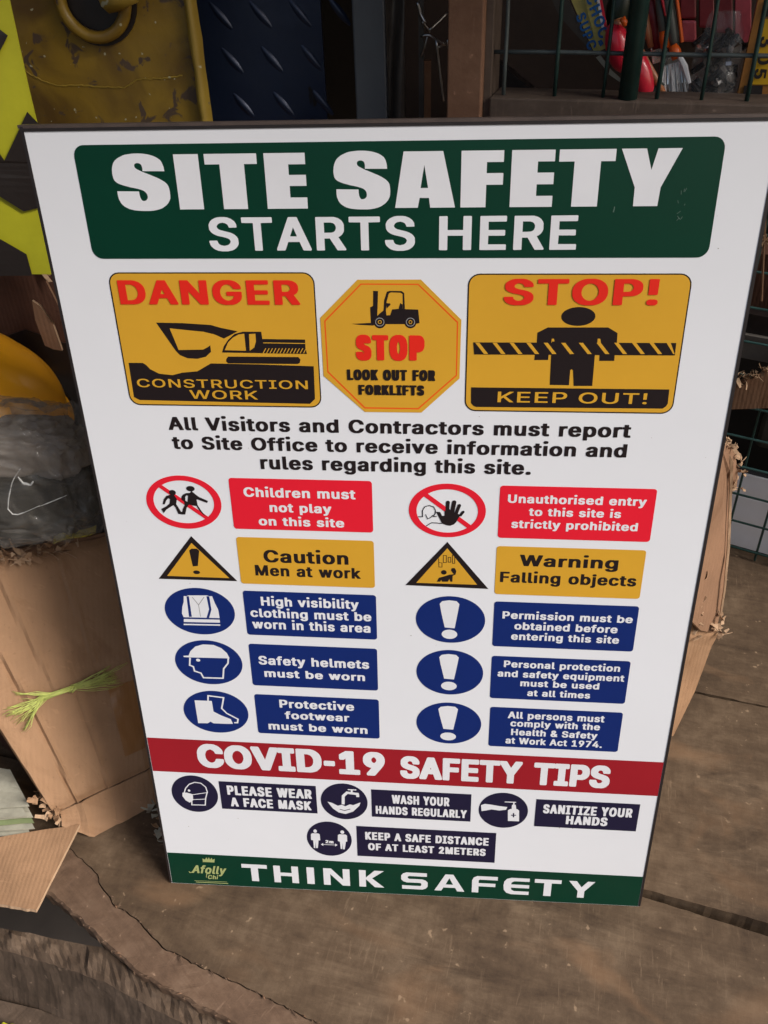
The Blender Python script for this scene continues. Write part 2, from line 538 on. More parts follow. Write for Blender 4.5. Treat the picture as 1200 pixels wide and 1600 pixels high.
GLYPHS={'A': {' ': (513,[]),
'!': (529,[[425,157,391,202,336,227,191,227,145,206,116,178,102,149,102,73,116,44,141,21,195,-5,350,-1,377,12,420,56],[154,395,372,395,397,410,407,982,382,997,150,997,125,982,129,410]]),
'&': (1024,[[1003,18,1003,60,885,195,916,254,935,304,944,351,948,464,923,479,710,479,685,464,682,420,598,515,660,555,735,624,766,675,780,717,780,826,771,860,744,906,678,963,614,993,555,1005,350,1001,305,988,232,951,180,898,153,839,148,709,162,658,198,595,239,549,239,540,187,504,121,443,80,380,66,330,71,203,89,153,121,107,169,62,210,37,291,4,364,-9,550,-9,637,8,696,33,737,4,978,4],[396,370,548,203,537,189,491,168,446,159,396,180,362,212,339,258,339,292,366,342],[450,690,425,725,416,751,416,776,435,810,455,828,473,833,498,810,512,780,512,763,485,717]]),
'.': (513,[[97,73,110,44,135,21,190,-5,344,-1,390,25,419,65,424,86,419,157,406,183,381,206,335,227,185,227,144,210,110,178,97,149]]),
'0': (1035,[[400,1005,341,988,250,938,180,864,130,767,107,687,93,586,93,414,111,292,139,208,175,140,198,111,259,54,286,37,350,8,427,-9,636,-5,696,12,782,58,848,124,898,212,930,321,943,452,939,616,925,700,902,776,861,856,821,906,755,959,682,993,605,1009],[527,833,555,820,598,780,643,700,671,586,675,456,657,342,643,300,611,237,580,199,555,180,527,168,509,168,486,176,443,212,416,250,393,296,375,355,361,435,361,565,384,679,416,751,468,812,496,828]]),
'1': (1035,[[906,12,913,18,913,157,906,163,888,172,686,174,686,982,661,997,411,997,168,835,168,670,193,656,293,656,418,734,418,174,175,172,156,163,150,157,150,18,175,3,888,3]]),
'3': (1035,[[142,988,135,982,135,839,160,824,517,822,308,603,308,469,333,454,465,454,556,433,583,416,617,380,640,334,644,283,626,237,578,189,501,163,424,189,385,225,362,271,362,292,333,311,110,311,85,296,85,237,99,182,126,132,187,71,219,50,292,16,374,-5,597,-9,669,4,765,41,806,67,858,115,899,178,917,246,912,380,881,456,810,530,715,580,651,593,637,597,635,603,876,852,876,982,851,997,160,997]]),
'4': (1035,[[793,3,818,18,818,195,934,197,959,212,959,351,934,365,818,367,818,633,811,639,793,647,568,645,745,923,754,940,754,982,729,997,507,997,482,982,86,363,77,346,77,212,102,197,552,197,554,18,561,12,579,3],[552,622,554,367,393,365,391,372,409,401]]),
'5': (1035,[[860,988,842,997,214,997,185,978,130,523,130,477,155,462,224,454,374,450,446,492,496,504,519,500,574,471,603,439,630,393,644,338,635,283,612,237,564,189,519,168,469,176,442,193,408,229,394,254,385,292,360,307,142,307,124,298,117,292,117,233,130,178,176,107,224,62,264,37,333,8,414,-9,628,-5,701,16,774,54,839,111,871,153,889,187,912,267,912,401,894,473,876,511,839,561,769,622,678,664,619,677,421,675,435,805,442,824,842,824,860,833,867,839,867,982]]),
'7': (1035,[[215,3,446,3,471,18,912,830,912,982,906,988,887,997,146,997,121,982,121,839,146,824,608,822,190,60,190,18]]),
'9': (1035,[[281,3,517,3,535,12,801,372,847,443,888,527,910,628,906,750,888,814,847,881,795,934,758,959,672,997,604,1009,431,1009,349,992,290,967,249,942,188,885,142,809,124,734,124,616,147,532,183,473,240,420,322,378,385,361,479,355,256,60,256,18],[513,837,554,824,597,788,629,738,642,687,633,624,610,582,572,542,531,521,504,521,481,529,433,569,410,603,392,658,392,696,401,729,424,771,467,816]]),
'A': (1087,[[1054,18,1054,64,691,982,666,997,420,997,402,988,391,978,45,98,31,60,31,18,56,3,288,3,306,12,318,27,372,182,406,260,679,260,704,207,768,31,784,12,802,3,1029,3],[543,622,613,435,470,433,513,557]]),
'C': (1147,[[913,934,831,976,726,1005,690,1009,472,1005,385,984,276,929,188,852,156,810,110,721,83,616,78,427,88,359,115,267,156,191,210,124,294,58,385,16,467,-5,503,-9,726,-5,822,20,913,67,1001,145,1028,182,1056,237,1074,296,1074,347,1049,361,826,361,801,347,792,313,747,241,690,197,617,172,581,172,522,189,463,227,406,292,374,355,351,443,347,507,356,582,374,645,401,700,447,759,485,791,563,824,581,828,635,824,703,795,760,742,792,687,801,654,826,639,1049,639,1067,648,1074,654,1074,704,1047,784,997,860]]),
'D': (1131,[[124,12,142,3,606,3,674,12,742,29,838,71,883,100,949,161,981,203,1013,262,1040,346,1054,456,1049,603,1031,691,986,793,945,847,870,912,761,967,683,988,615,997,142,997,117,982,117,18],[392,176,390,822,547,820,620,799,679,761,713,725,749,666,776,582,786,502,772,401,754,346,726,296,704,266,647,218,615,201,538,180]]),
'E': (967,[[874,12,881,18,881,161,856,176,390,178,392,420,820,420,845,435,845,578,820,593,392,593,390,822,851,824,876,839,876,982,851,997,142,997,124,988,117,982,117,18,142,3,856,3]]),
'F': (950,[[142,3,365,3,390,18,392,407,801,407,826,422,826,561,801,576,392,576,390,822,847,824,872,839,872,982,865,988,847,997,142,997,117,982,117,18]]),
'G': (1167,[[308,951,244,908,201,868,160,818,115,734,88,641,78,574,83,384,115,267,160,182,201,132,244,92,308,50,372,20,467,-5,503,-9,731,-5,817,16,899,54,988,124,1019,161,1056,225,1083,326,1083,523,1076,530,1058,538,581,538,563,530,556,523,556,380,563,374,581,366,810,363,783,288,760,254,708,206,640,176,581,172,535,185,481,214,428,262,401,300,374,355,356,418,347,490,351,557,365,620,406,709,467,778,522,812,576,828,613,828,676,807,703,791,751,746,792,679,797,658,826,639,1053,639,1078,654,1078,696,1056,767,1028,818,992,864,940,913,890,946,817,980,722,1005,685,1009,467,1005,394,988]]),
'H': (1160,[[1038,12,1045,18,1045,982,1020,997,797,997,772,982,770,597,392,597,390,982,365,997,142,997,124,988,117,982,117,18,142,3,365,3,390,18,392,424,770,424,772,18,797,3,1020,3]]),
'M': (1379,[[1256,988,1238,997,961,997,931,978,692,399,649,489,445,982,420,997,142,997,124,988,117,982,117,18,142,3,361,3,386,18,388,420,558,22,588,3,792,3,811,12,826,35,988,420,990,18,1015,3,1238,3,1256,12,1263,18,1263,982]]),
'N': (1173,[[124,12,142,3,365,3,390,18,392,551,765,12,783,3,1029,3,1054,18,1054,982,1047,988,1029,997,806,997,781,982,779,449,422,973,406,988,388,997,142,997,117,982,117,18]]),
'O': (1192,[[899,58,978,119,1038,191,1074,258,1106,363,1115,439,1115,561,1106,637,1074,742,1028,822,1001,856,917,929,840,972,749,1001,690,1009,472,1005,385,984,303,946,258,917,192,856,165,822,110,721,88,641,78,574,83,384,115,267,156,191,188,149,281,67,363,25,467,-5,503,-9,726,-5,808,16],[613,828,658,816,708,791,742,763,778,721,824,633,838,582,847,498,838,418,824,368,769,267,731,227,672,189,613,172,581,172,522,189,485,210,447,241,406,292,365,380,351,443,347,507,351,511,351,557,369,633,401,700,428,738,499,799,563,824]]),
'P': (1018,[[124,12,142,3,365,3,390,18,392,340,611,340,720,357,792,386,833,412,886,460,926,527,945,590,949,624,945,750,931,801,908,847,876,889,811,942,738,976,633,997,142,997,117,982,117,18],[392,513,390,822,538,824,574,816,615,795,658,742,676,679,667,620,640,569,592,529,551,517]]),
'R': (1027,[[124,988,117,982,117,18,142,3,365,3,383,12,390,18,390,359,492,361,697,12,715,3,961,3,979,12,986,18,986,60,786,397,792,407,847,437,890,477,931,544,945,590,949,616,945,767,926,822,886,885,847,921,792,955,742,976,674,992,638,997,142,997],[392,534,390,822,538,824,592,811,615,799,654,759,676,696,672,641,645,586,606,555,570,542,511,534]]),
'S': (1022,[[222,42,299,8,372,-9,409,-13,649,-9,736,12,809,46,863,84,915,145,934,183,947,233,947,343,934,393,888,461,845,496,759,543,659,576,527,606,436,640,388,680,374,705,379,747,418,799,477,829,531,833,577,821,618,795,656,738,661,705,686,690,909,690,927,698,934,705,934,760,920,818,879,886,799,951,727,985,645,1006,604,1010,395,1006,309,985,236,951,209,934,152,882,134,856,115,823,102,772,102,663,115,612,147,562,204,513,304,463,381,438,540,400,609,374,656,339,674,305,670,259,652,229,618,198,590,181,549,168,495,164,436,181,409,198,365,246,352,284,352,305,327,320,99,320,81,311,74,305,74,246,93,179,138,107,177,71]]),
'T': (1026,[[405,3,623,3,648,18,648,822,941,824,959,832,966,839,966,982,959,988,941,997,87,997,62,982,62,839,69,832,87,824,380,822,380,18]]),
'U': (1161,[[1038,990,1020,999,797,999,772,984,772,357,767,331,758,298,736,256,708,222,665,190,601,169,542,174,497,190,465,212,422,260,395,323,390,344,390,984,365,999,142,999,117,984,117,294,122,264,140,205,163,163,199,117,261,64,351,18,447,-7,679,-12,774,5,865,43,933,89,976,134,1022,209,1045,306,1045,984]]),
'V': (1087,[[31,982,31,940,45,902,400,18,425,3,666,3,684,12,695,22,709,56,1054,936,1054,982,1029,997,797,997,772,982,547,374,541,380,313,982,288,997,56,997]]),
'W': (1493,[[31,982,36,919,295,39,311,12,329,3,575,3,600,18,731,481,747,517,891,22,920,3,1161,3,1191,22,1450,898,1459,931,1459,982,1452,988,1434,997,1211,997,1181,978,1038,462,900,961,884,988,866,997,625,997,600,982,452,462,309,982,284,997,56,997]]),
'a': (909,[[798,13,804,19,804,571,786,630,754,676,720,708,639,750,539,771,366,771,311,762,252,745,166,699,118,655,82,596,82,545,89,539,216,501,316,501,345,520,379,569,420,594,457,602,493,590,518,567,541,508,529,493,502,484,366,472,248,451,152,413,100,373,77,343,59,285,59,179,68,141,95,91,148,43,175,26,211,9,298,-12,475,-12,520,-4,552,9,566,5,779,5],[541,314,541,285,523,234,504,209,461,173,407,156,361,173,336,200,327,221,332,247,341,263,370,287,443,308,511,316]]),
'b': (978,[[109,990,103,984,103,20,128,5,341,5,355,14,378,1,437,-12,609,-12,673,1,741,31,800,73,834,108,880,184,903,252,912,310,912,449,894,542,853,626,834,651,755,721,655,763,600,771,441,771,369,754,366,984,359,990,341,999,128,999],[509,161,482,165,459,178,412,226,380,294,366,361,371,437,389,496,407,529,446,573,496,599,537,590,594,542,621,496,644,407,639,327,621,268,598,226,550,178]]),
'c': (922,[[769,68,816,117,848,172,857,197,857,243,850,249,823,262,732,283,623,283,594,264,575,222,537,182,505,165,469,161,423,182,375,235,357,268,339,327,335,403,353,479,385,538,432,582,473,599,514,590,541,573,575,538,594,496,619,481,728,481,850,515,857,521,853,576,830,622,794,668,732,717,660,750,560,771,400,771,341,763,300,750,210,704,148,647,107,588,85,533,66,445,66,310,75,256,103,180,144,117,182,77,250,31,323,1,391,-12,600,-7,673,14,719,35]]),
'd': (978,[[869,990,850,999,637,999,619,990,612,984,610,754,537,771,378,771,310,759,205,708,148,656,125,626,89,555,71,483,66,449,71,277,98,184,125,134,148,104,223,39,296,5,369,-12,546,-12,600,1,623,14,637,5,850,5,875,20,875,984],[482,161,441,169,380,226,348,294,335,357,339,437,353,483,375,529,428,582,469,599,514,586,566,538,603,458,612,407,607,327,585,256,562,218,519,178]]),
'e': (938,[[228,717,166,668,125,618,94,559,71,479,66,445,71,277,98,188,139,121,187,73,260,26,341,-3,396,-12,614,-7,678,10,755,47,835,121,862,176,862,222,855,228,732,262,623,262,598,247,575,205,546,178,505,161,473,161,428,178,389,209,348,277,339,310,850,313,869,321,875,327,875,445,866,512,839,592,807,643,760,691,710,725,641,754,555,771,360,767,287,746],[344,475,380,542,419,578,464,599,487,599,523,582,562,546,594,487,591,472]]),
'f': (643,[[182,3,396,3,421,18,421,595,569,597,594,612,594,746,569,761,423,761,426,814,439,843,455,858,569,858,594,872,621,957,621,1007,596,1022,537,1035,355,1035,301,1022,246,997,194,952,171,919,157,872,157,763,37,761,12,746,12,612,37,597,157,595,157,18]]),
'g': (980,[[869,752,850,760,641,760,628,752,610,752,560,769,360,769,291,752,237,727,187,693,130,632,98,577,80,527,66,451,71,283,85,228,125,148,162,106,200,74,282,32,323,20,378,11,537,11,612,26,607,-3,585,-50,550,-81,491,-102,464,-102,414,-85,366,-46,341,-14,323,-6,214,-6,123,-52,98,-71,98,-113,125,-151,182,-203,210,-220,278,-250,346,-266,578,-271,669,-254,741,-224,782,-199,839,-142,862,-100,875,-46,875,746],[473,601,519,584,566,540,594,489,612,422,612,354,589,274,562,232,532,205,487,184,437,192,380,241,353,291,335,363,339,439,366,514,419,575]]),
'h': (950,[[109,988,103,982,103,18,128,3,341,3,366,18,366,439,371,477,389,527,407,553,437,580,464,593,491,597,514,588,553,553,571,519,580,485,580,18,605,3,823,3,841,12,848,18,848,523,834,599,794,675,741,723,719,736,682,753,614,769,428,769,369,753,366,982,359,988,341,997,128,997]]),
'i': (472,[[128,3,342,3,367,18,367,746,342,761,128,761,103,746,103,18],[80,1053,85,969,115,934,155,912,174,908,315,912,351,929,390,969,394,986,390,1062,380,1079,355,1102,310,1123,165,1123,124,1106,90,1074]]),
'j': (472,[[341,762,128,762,103,747,103,-23,93,-52,73,-80,46,-88,5,-88,-20,-103,-20,-242,5,-256,168,-256,237,-240,291,-210,325,-179,357,-124,366,-90,366,747],[80,878,93,853,114,834,155,813,300,808,346,825,384,861,393,886,393,949,380,979,355,1002,309,1023,164,1023,123,1006,89,975,80,954]]),
'k': (892,[[109,988,103,982,103,18,128,3,341,3,359,12,366,18,369,260,582,12,600,3,850,3,869,12,875,18,875,60,562,426,639,506,853,704,853,746,828,761,582,761,564,753,369,567,366,982,341,997,128,997]]),
'l': (516,[[128,996,103,982,103,140,107,115,121,81,144,52,173,28,209,12,264,-1,459,3,498,22,498,77,480,153,455,167,387,167,375,178,366,224,366,982,341,996]]),
'm': (1343,[[1239,18,1239,565,1230,607,1203,666,1141,727,1082,757,1014,774,819,769,787,761,705,719,678,740,623,765,582,774,423,774,382,765,355,753,341,761,128,761,103,746,103,18,109,12,128,3,341,3,366,18,366,460,371,494,380,523,412,569,455,597,482,593,512,569,530,540,539,506,539,18,546,12,564,3,778,3,803,18,803,485,812,523,830,557,864,588,882,597,905,597,941,576,971,523,975,494,975,18,1000,3,1214,3]]),
'n': (949,[[841,12,848,18,848,523,834,599,794,675,746,719,719,736,669,757,614,769,428,769,369,753,355,753,341,761,128,761,109,753,103,746,103,18,128,3,341,3,366,18,366,439,371,477,389,527,407,553,437,580,464,593,491,597,514,588,553,553,571,519,580,485,580,18,605,3,823,3]]),
'o': (960,[[746,52,798,96,844,155,880,239,894,310,894,445,880,521,857,580,816,643,750,704,723,721,660,750,619,763,560,771,400,771,341,763,300,750,210,704,148,647,107,588,85,533,66,445,66,310,75,256,103,180,144,117,182,77,250,31,323,1,391,-12,600,-7,673,14],[473,599,523,586,575,538,603,491,625,407,621,323,603,268,580,226,537,182,491,161,469,161,437,174,394,209,357,268,335,357,335,403,344,449,371,517,414,569,446,590]]),
'p': (978,[[109,-248,128,-256,341,-256,359,-248,366,-242,369,9,396,-4,441,-12,605,-12,655,-4,773,51,830,103,853,133,880,183,907,276,912,310,907,486,884,566,853,625,816,672,741,728,696,750,609,771,437,771,405,766,364,750,341,762,128,762,103,747,103,-242],[509,160,487,164,455,181,412,226,380,293,366,360,371,436,389,495,412,537,450,577,496,598,514,598,546,585,594,541,621,495,644,406,639,327,621,268,598,226,555,181]]),
'q': (978,[[869,-248,875,-242,875,747,850,762,637,762,614,750,600,758,546,771,369,771,296,754,223,720,144,651,125,625,89,554,71,482,66,449,71,276,98,183,121,141,148,103,200,55,232,34,323,-4,378,-12,537,-12,610,5,612,-242,619,-248,637,-256,850,-256],[469,160,423,181,375,234,357,268,339,327,335,406,357,495,385,541,432,585,464,598,482,598,528,577,557,550,580,516,607,436,612,360,598,293,575,238,519,177]]),
'r': (653,[[128,3,341,3,366,18,366,456,375,502,403,548,450,584,478,593,600,588,625,603,625,755,619,761,600,769,400,769,359,757,341,761,128,761,103,746,103,18]]),
's': (861,[[162,47,240,10,303,-7,526,-12,594,1,671,31,712,56,755,96,783,138,796,188,796,277,783,323,765,353,721,393,649,430,599,447,408,489,378,508,360,538,369,563,399,590,430,603,453,603,471,595,501,567,524,525,549,510,667,510,749,527,776,540,783,546,783,588,774,613,746,660,694,712,621,750,558,767,358,771,285,759,194,721,124,660,105,630,92,588,92,483,105,441,124,411,167,371,230,338,308,313,471,279,490,270,515,247,524,230,519,209,490,178,467,165,426,157,385,169,351,201,333,235,333,247,308,262,185,262,99,245,80,237,69,226,69,180,78,150,110,96]]),
't': (591,[[555,13,562,19,562,74,544,154,519,168,414,168,403,179,394,204,394,596,519,598,544,612,544,747,519,762,394,764,394,916,387,922,369,930,151,930,126,916,126,764,37,762,12,747,12,612,37,598,126,596,126,162,139,107,176,57,205,34,292,0,492,-4,523,0]]),
'u': (950,[[109,752,103,745,103,228,125,139,157,89,219,36,273,11,346,-6,514,-6,559,2,587,15,609,2,823,2,841,11,848,17,848,745,823,760,605,760,580,745,580,295,562,240,530,198,496,175,464,167,432,179,398,211,371,274,366,308,366,745,341,760,128,760]]),
'v': (909,[[33,746,38,691,315,22,345,3,568,3,586,12,874,700,874,746,849,761,622,761,604,753,593,738,454,382,320,729,304,753,286,761,58,761]]),
'w': (1259,[[1216,746,1191,761,969,761,950,753,939,742,855,458,844,481,771,742,759,753,741,761,519,761,494,746,405,454,321,738,309,753,291,761,69,761,50,753,44,746,44,700,62,658,266,22,296,3,509,3,528,12,539,22,628,315,634,309,721,18,728,12,746,3,964,3,982,12,1003,52,1216,704]]),
'y': (909,[[122,-252,163,-261,336,-261,377,-252,454,-214,511,-158,565,-48,874,701,874,747,868,754,849,762,622,762,604,754,583,714,454,379,324,718,304,754,286,762,58,762,33,747,33,701,311,36,293,-19,270,-61,245,-84,145,-84,120,-99,93,-187,93,-233]])},'L': {' ': (413,[]),
'!': (429,[[325,127,307,158,263,186,177,191,141,173,116,149,102,118,102,65,116,34,168,-4,263,-4,282,5,320,47],[141,412,286,412,297,419,307,993,295,1000,136,1000,125,993,129,419]]),
'C': (1047,[[790,956,681,1000,603,1013,494,1013,413,1000,331,969,253,920,188,856,133,772,101,693,78,564,78,436,101,308,142,211,210,118,276,62,349,23,413,1,490,-13,608,-13,681,1,735,18,835,76,901,140,947,215,974,299,972,328,813,332,801,326,792,290,760,233,717,186,685,164,603,133,494,133,426,155,347,215,306,268,260,379,247,520,256,600,274,666,301,723,347,785,426,845,522,872,622,863,685,836,742,790,769,754,803,673,963,668,974,675,965,737,919,834,835,925]]),
'E': (867,[[779,5,781,131,770,137,290,140,292,438,733,438,745,445,745,569,733,575,292,575,290,860,765,863,776,869,776,993,765,1000,120,995,117,7,129,0]]),
'I': (635,[[72,0,563,0,574,7,572,133,406,140,406,860,572,867,574,993,563,1000,72,1000,60,993,63,867,233,860,233,140,63,133,60,7]]),
'K': (961,[[924,5,926,25,917,38,531,560,540,577,917,966,922,993,911,1000,715,995,395,661,292,544,290,993,279,1000,120,995,117,7,129,0,279,0,290,7,290,325,411,443,733,5]]),
'N': (1073,[[951,5,954,993,942,1000,792,1000,781,993,783,266,740,343,322,984,301,1000,120,995,117,7,129,0,279,0,290,7,288,739,372,595,754,11,770,0]]),
'O': (1092,[[663,1004,603,1013,458,1009,372,987,299,951,253,920,165,825,119,741,92,657,78,564,78,436,92,343,128,237,188,144,258,76,349,23,431,-4,490,-13,640,-8,722,14,803,54,878,113,938,188,974,259,1001,348,1015,449,1010,600,992,688,942,803,901,861,822,934,753,973],[576,129,517,129,435,151,390,177,347,215,306,268,274,334,256,401,247,476,260,622,283,688,315,746,403,832,449,854,522,872,572,872,644,854,703,823,742,790,778,746,819,666,838,600,847,516,833,379,810,312,769,242,726,195,690,169,658,151]]),
'P': (918,[[120,5,279,0,290,7,292,354,524,354,633,372,697,398,738,425,804,498,826,542,845,608,845,750,831,803,808,852,776,896,715,947,624,986,547,1000,129,1000,117,993],[292,491,290,860,524,863,583,845,611,827,654,776,676,701,672,630,640,560,588,513,538,496]]),
'R': (927,[[120,995,117,7,129,0,279,0,290,7,290,374,488,376,692,5,883,5,886,25,876,42,672,401,679,412,751,451,790,489,836,573,849,635,849,737,826,825,799,874,751,924,697,960,588,995],[290,515,292,863,524,863,597,840,645,798,672,741,676,657,654,591,615,549,556,522,497,513]]),
'S': (922,[[559,1009,422,1014,354,1005,295,987,204,938,152,888,115,826,106,795,106,658,129,605,181,545,227,514,313,474,577,399,631,368,656,344,674,308,674,246,652,202,613,165,577,143,481,120,390,129,349,143,313,165,265,220,252,282,240,288,77,284,74,246,84,202,115,131,138,101,218,36,286,5,336,-8,395,-17,527,-17,649,10,713,41,774,87,815,140,843,211,843,348,815,410,772,461,699,510,627,541,377,611,327,638,288,675,274,702,274,759,306,817,340,846,377,863,436,877,518,872,595,841,638,799,656,764,661,728,672,722,822,722,834,728,824,808,779,892,704,956,640,987]]),
'T': (926,[[391,0,537,0,548,7,548,860,855,863,866,869,866,993,855,1000,73,1000,62,993,62,869,73,863,380,860,380,7]]),
'U': (1061,[[942,997,783,1002,772,995,767,310,736,230,697,184,633,144,561,126,497,126,401,157,345,204,304,270,290,323,290,995,279,1002,129,1002,117,995,122,265,140,204,163,159,199,111,256,60,338,16,411,-6,470,-15,592,-15,688,2,770,38,838,86,876,128,922,208,945,310]]),
'W': (1393,[[31,993,36,953,306,5,488,0,500,7,697,721,891,11,906,0,1075,0,1091,11,1350,931,1359,966,1356,995,1197,1000,1181,989,988,252,791,993,779,1000,602,995,402,248,209,993,197,1000,43,1000]])},'H': {' ': (473,[]),
'A': (1047,[[627,1000,418,1000,393,981,48,88,34,49,34,15,46,4,259,4,275,24,364,261,682,261,771,28,791,4,991,0,1011,15,1011,54,993,101,648,985],[523,697,618,427,425,430]]),
'E': (927,[[827,4,838,15,838,152,818,167,347,169,350,423,781,423,802,438,802,575,781,590,350,590,347,831,813,833,834,848,834,985,813,1000,131,996,120,985,120,15,141,0]]),
'H': (1120,[[991,4,1002,15,1002,985,981,1000,795,1000,775,985,772,594,350,594,347,985,327,1000,131,996,120,985,120,15,141,0,327,0,347,15,350,427,772,427,775,15,795,0]]),
'R': (987,[[131,996,120,985,120,15,141,0,336,4,347,15,347,361,495,363,704,4,931,4,943,15,943,49,738,400,800,436,847,481,888,549,902,596,902,767,884,823,843,887,800,927,745,961,636,996],[350,530,350,833,536,833,609,812,647,780,675,724,679,660,656,596,627,564,595,547,545,534]]),
'S': (982,[[648,1001,566,1013,434,1013,366,1005,307,988,216,941,154,883,114,810,104,772,109,644,150,567,193,526,239,496,325,458,539,402,616,373,659,340,682,289,664,234,625,193,589,172,489,150,398,172,361,193,323,238,309,298,289,313,89,308,77,298,77,246,95,178,118,135,184,65,229,35,298,5,407,-16,575,-16,698,9,761,39,816,78,873,144,895,195,904,234,900,362,873,422,820,479,748,526,675,556,425,625,375,650,345,678,332,704,327,725,336,755,370,804,425,834,507,847,575,830,625,800,659,746,664,712,684,697,879,701,891,712,886,789,877,819,836,887,752,958]]),
'T': (986,[[403,0,585,0,605,15,605,831,912,837,924,848,924,985,903,1000,85,1000,64,985,64,848,76,837,383,831,383,15]])},'M': {' ': (565,[]),
'-': (686,[[562,355,562,515,537,537,519,545,164,545,146,537,121,515,121,355,146,333,164,325,519,325,537,333]]),
'1': (1087,[[942,10,967,31,967,187,942,209,923,217,739,219,739,969,714,990,696,998,428,998,196,855,167,829,167,650,192,628,210,620,328,620,355,632,405,667,417,669,417,219,192,217,173,209,148,187,148,31,173,10,192,2,923,2]]),
'9': (1087,[[298,2,552,2,571,10,596,31,855,366,900,434,941,514,964,610,964,713,941,809,886,889,830,939,793,963,707,998,639,1010,448,1010,366,994,307,970,266,947,186,877,141,805,123,733,123,598,132,554,164,486,182,462,257,396,284,380,380,344,446,335,255,95,255,31,280,10],[552,787,584,771,609,745,627,713,641,665,632,630,600,578,571,556,539,548,502,564,468,602,455,630,446,673,455,705,486,757,516,779,534,787]]),
'A': (1139,[[701,998,437,998,419,990,389,965,30,95,30,31,55,10,73,2,323,2,342,10,371,39,451,245,687,245,767,43,801,10,819,2,1064,2,1082,10,1107,31,1107,99,744,969,719,990],[569,536,596,464,539,466]]),
'C': (1199,[[920,955,802,999,725,1011,525,1011,443,999,352,967,275,923,186,845,154,805,109,721,82,622,77,418,91,335,123,247,173,171,252,93,334,42,443,2,520,-10,729,-10,784,-2,857,18,948,62,1054,151,1082,187,1109,239,1127,295,1127,367,1102,389,1084,397,843,397,825,389,800,367,791,335,768,295,739,261,679,229,616,217,557,233,534,245,477,291,436,355,409,434,404,542,418,602,436,646,468,698,520,747,598,779,616,783,652,779,720,751,768,706,791,666,800,634,825,612,843,604,1084,604,1102,612,1127,634,1127,706,1109,761,1086,805,1050,853,966,927]]),
'D': (1183,[[141,10,159,2,641,2,709,10,777,26,873,65,918,93,1016,183,1066,263,1098,362,1102,442,1107,446,1102,610,1084,693,1039,789,998,841,905,919,796,970,718,990,650,998,159,998,141,990,116,969,116,31],[446,221,443,777,564,775,637,755,673,735,730,677,757,626,775,566,780,538,775,438,752,366,725,319,682,273,632,245,577,229,523,221]]),
'E': (1019,[[141,10,159,2,891,2,909,10,934,31,934,191,909,213,891,221,443,223,446,396,855,396,873,404,898,426,898,586,873,608,855,616,446,616,443,777,887,779,905,787,930,809,930,969,905,990,887,998,159,998,141,990,116,969,116,31]]),
'F': (1002,[[141,10,159,2,400,2,418,10,443,31,446,384,837,384,855,392,880,414,880,570,855,592,837,600,446,600,443,777,882,779,900,787,925,809,925,969,900,990,882,998,159,998,141,990,116,969,116,31]]),
'I': (787,[[84,990,59,969,59,809,84,787,102,779,232,777,232,223,102,221,84,213,59,191,59,31,84,10,102,2,684,2,702,10,727,31,727,191,702,213,684,221,559,223,559,777,684,779,702,787,727,809,727,969,702,990,684,998,102,998]]),
'O': (1244,[[866,22,948,62,1032,127,1091,195,1127,259,1145,307,1168,430,1168,570,1154,662,1127,741,1095,797,1054,849,970,923,925,951,843,987,784,1003,725,1011,525,1011,461,1003,402,987,293,935,191,849,150,797,109,721,91,666,77,582,77,418,91,335,114,267,136,223,186,155,298,62,402,14,461,-2,520,-10,725,-10,802,2],[629,783,675,771,725,747,764,714,791,678,818,626,836,566,841,462,818,375,768,291,725,253,689,233,616,217,557,233,520,253,477,291,459,315,436,355,414,414,404,458,404,542,427,626,454,678,482,714,534,755,570,771]]),
'P': (1070,[[141,10,159,2,400,2,418,10,443,31,446,321,646,321,650,325,696,325,768,341,827,364,868,388,939,450,957,474,989,538,1002,606,1002,717,993,769,975,817,943,865,887,919,846,947,773,978,668,998,159,998,141,990,116,969,116,31],[446,540,443,777,555,779,591,771,632,751,657,717,671,681,666,626,639,578,609,556,568,544]]),
'S': (1074,[[239,38,316,6,425,-14,685,-10,771,10,844,42,898,78,969,152,987,188,1000,235,1000,363,987,411,941,475,880,525,830,552,694,600,562,628,498,648,457,668,441,682,428,706,446,746,471,768,512,784,548,788,594,776,616,764,637,746,655,714,660,682,685,660,703,652,944,652,962,660,987,682,987,758,973,814,932,877,866,935,835,955,762,987,680,1007,453,1011,385,1003,325,987,225,939,150,873,132,850,114,818,100,770,100,642,114,594,146,546,203,497,248,469,344,429,607,361,653,337,673,303,660,267,635,241,607,226,530,210,471,226,444,241,410,291,405,327,380,349,362,357,116,357,98,349,73,327,73,247,91,184,137,116,194,66]]),
'T': (1078,[[422,2,658,2,676,10,701,31,701,777,976,779,995,787,1020,809,1020,969,995,990,976,998,104,998,85,990,60,969,60,809,85,787,104,779,379,777,379,31,404,10]]),
'V': (1139,[[30,969,30,905,44,869,398,31,423,10,442,2,701,2,719,10,748,35,1107,901,1107,969,1082,990,1064,998,814,998,796,990,771,969,573,464,567,466,367,969,342,990,323,998,73,998,55,990]]),
'Y': (1124,[[682,2,701,10,726,31,726,390,1085,893,1089,969,1064,990,1046,998,787,998,769,990,744,969,564,707,380,969,355,990,337,998,73,998,55,990,30,969,30,905,398,390,398,31,423,10,442,2]])},'I': {' ': (395,[]),
'F': (613,[[107,0,285,0,332,23,332,391,503,394,550,416,550,568,544,574,503,590,332,592,332,797,525,799,573,821,573,977,539,995,107,1000,60,977,60,23]]),
'I': (505,[[79,0,429,0,476,23,476,179,429,201,390,203,390,797,429,799,476,821,476,977,429,1000,79,1000,31,977,31,821,79,799,117,797,117,203,79,201,31,179,31,23]]),
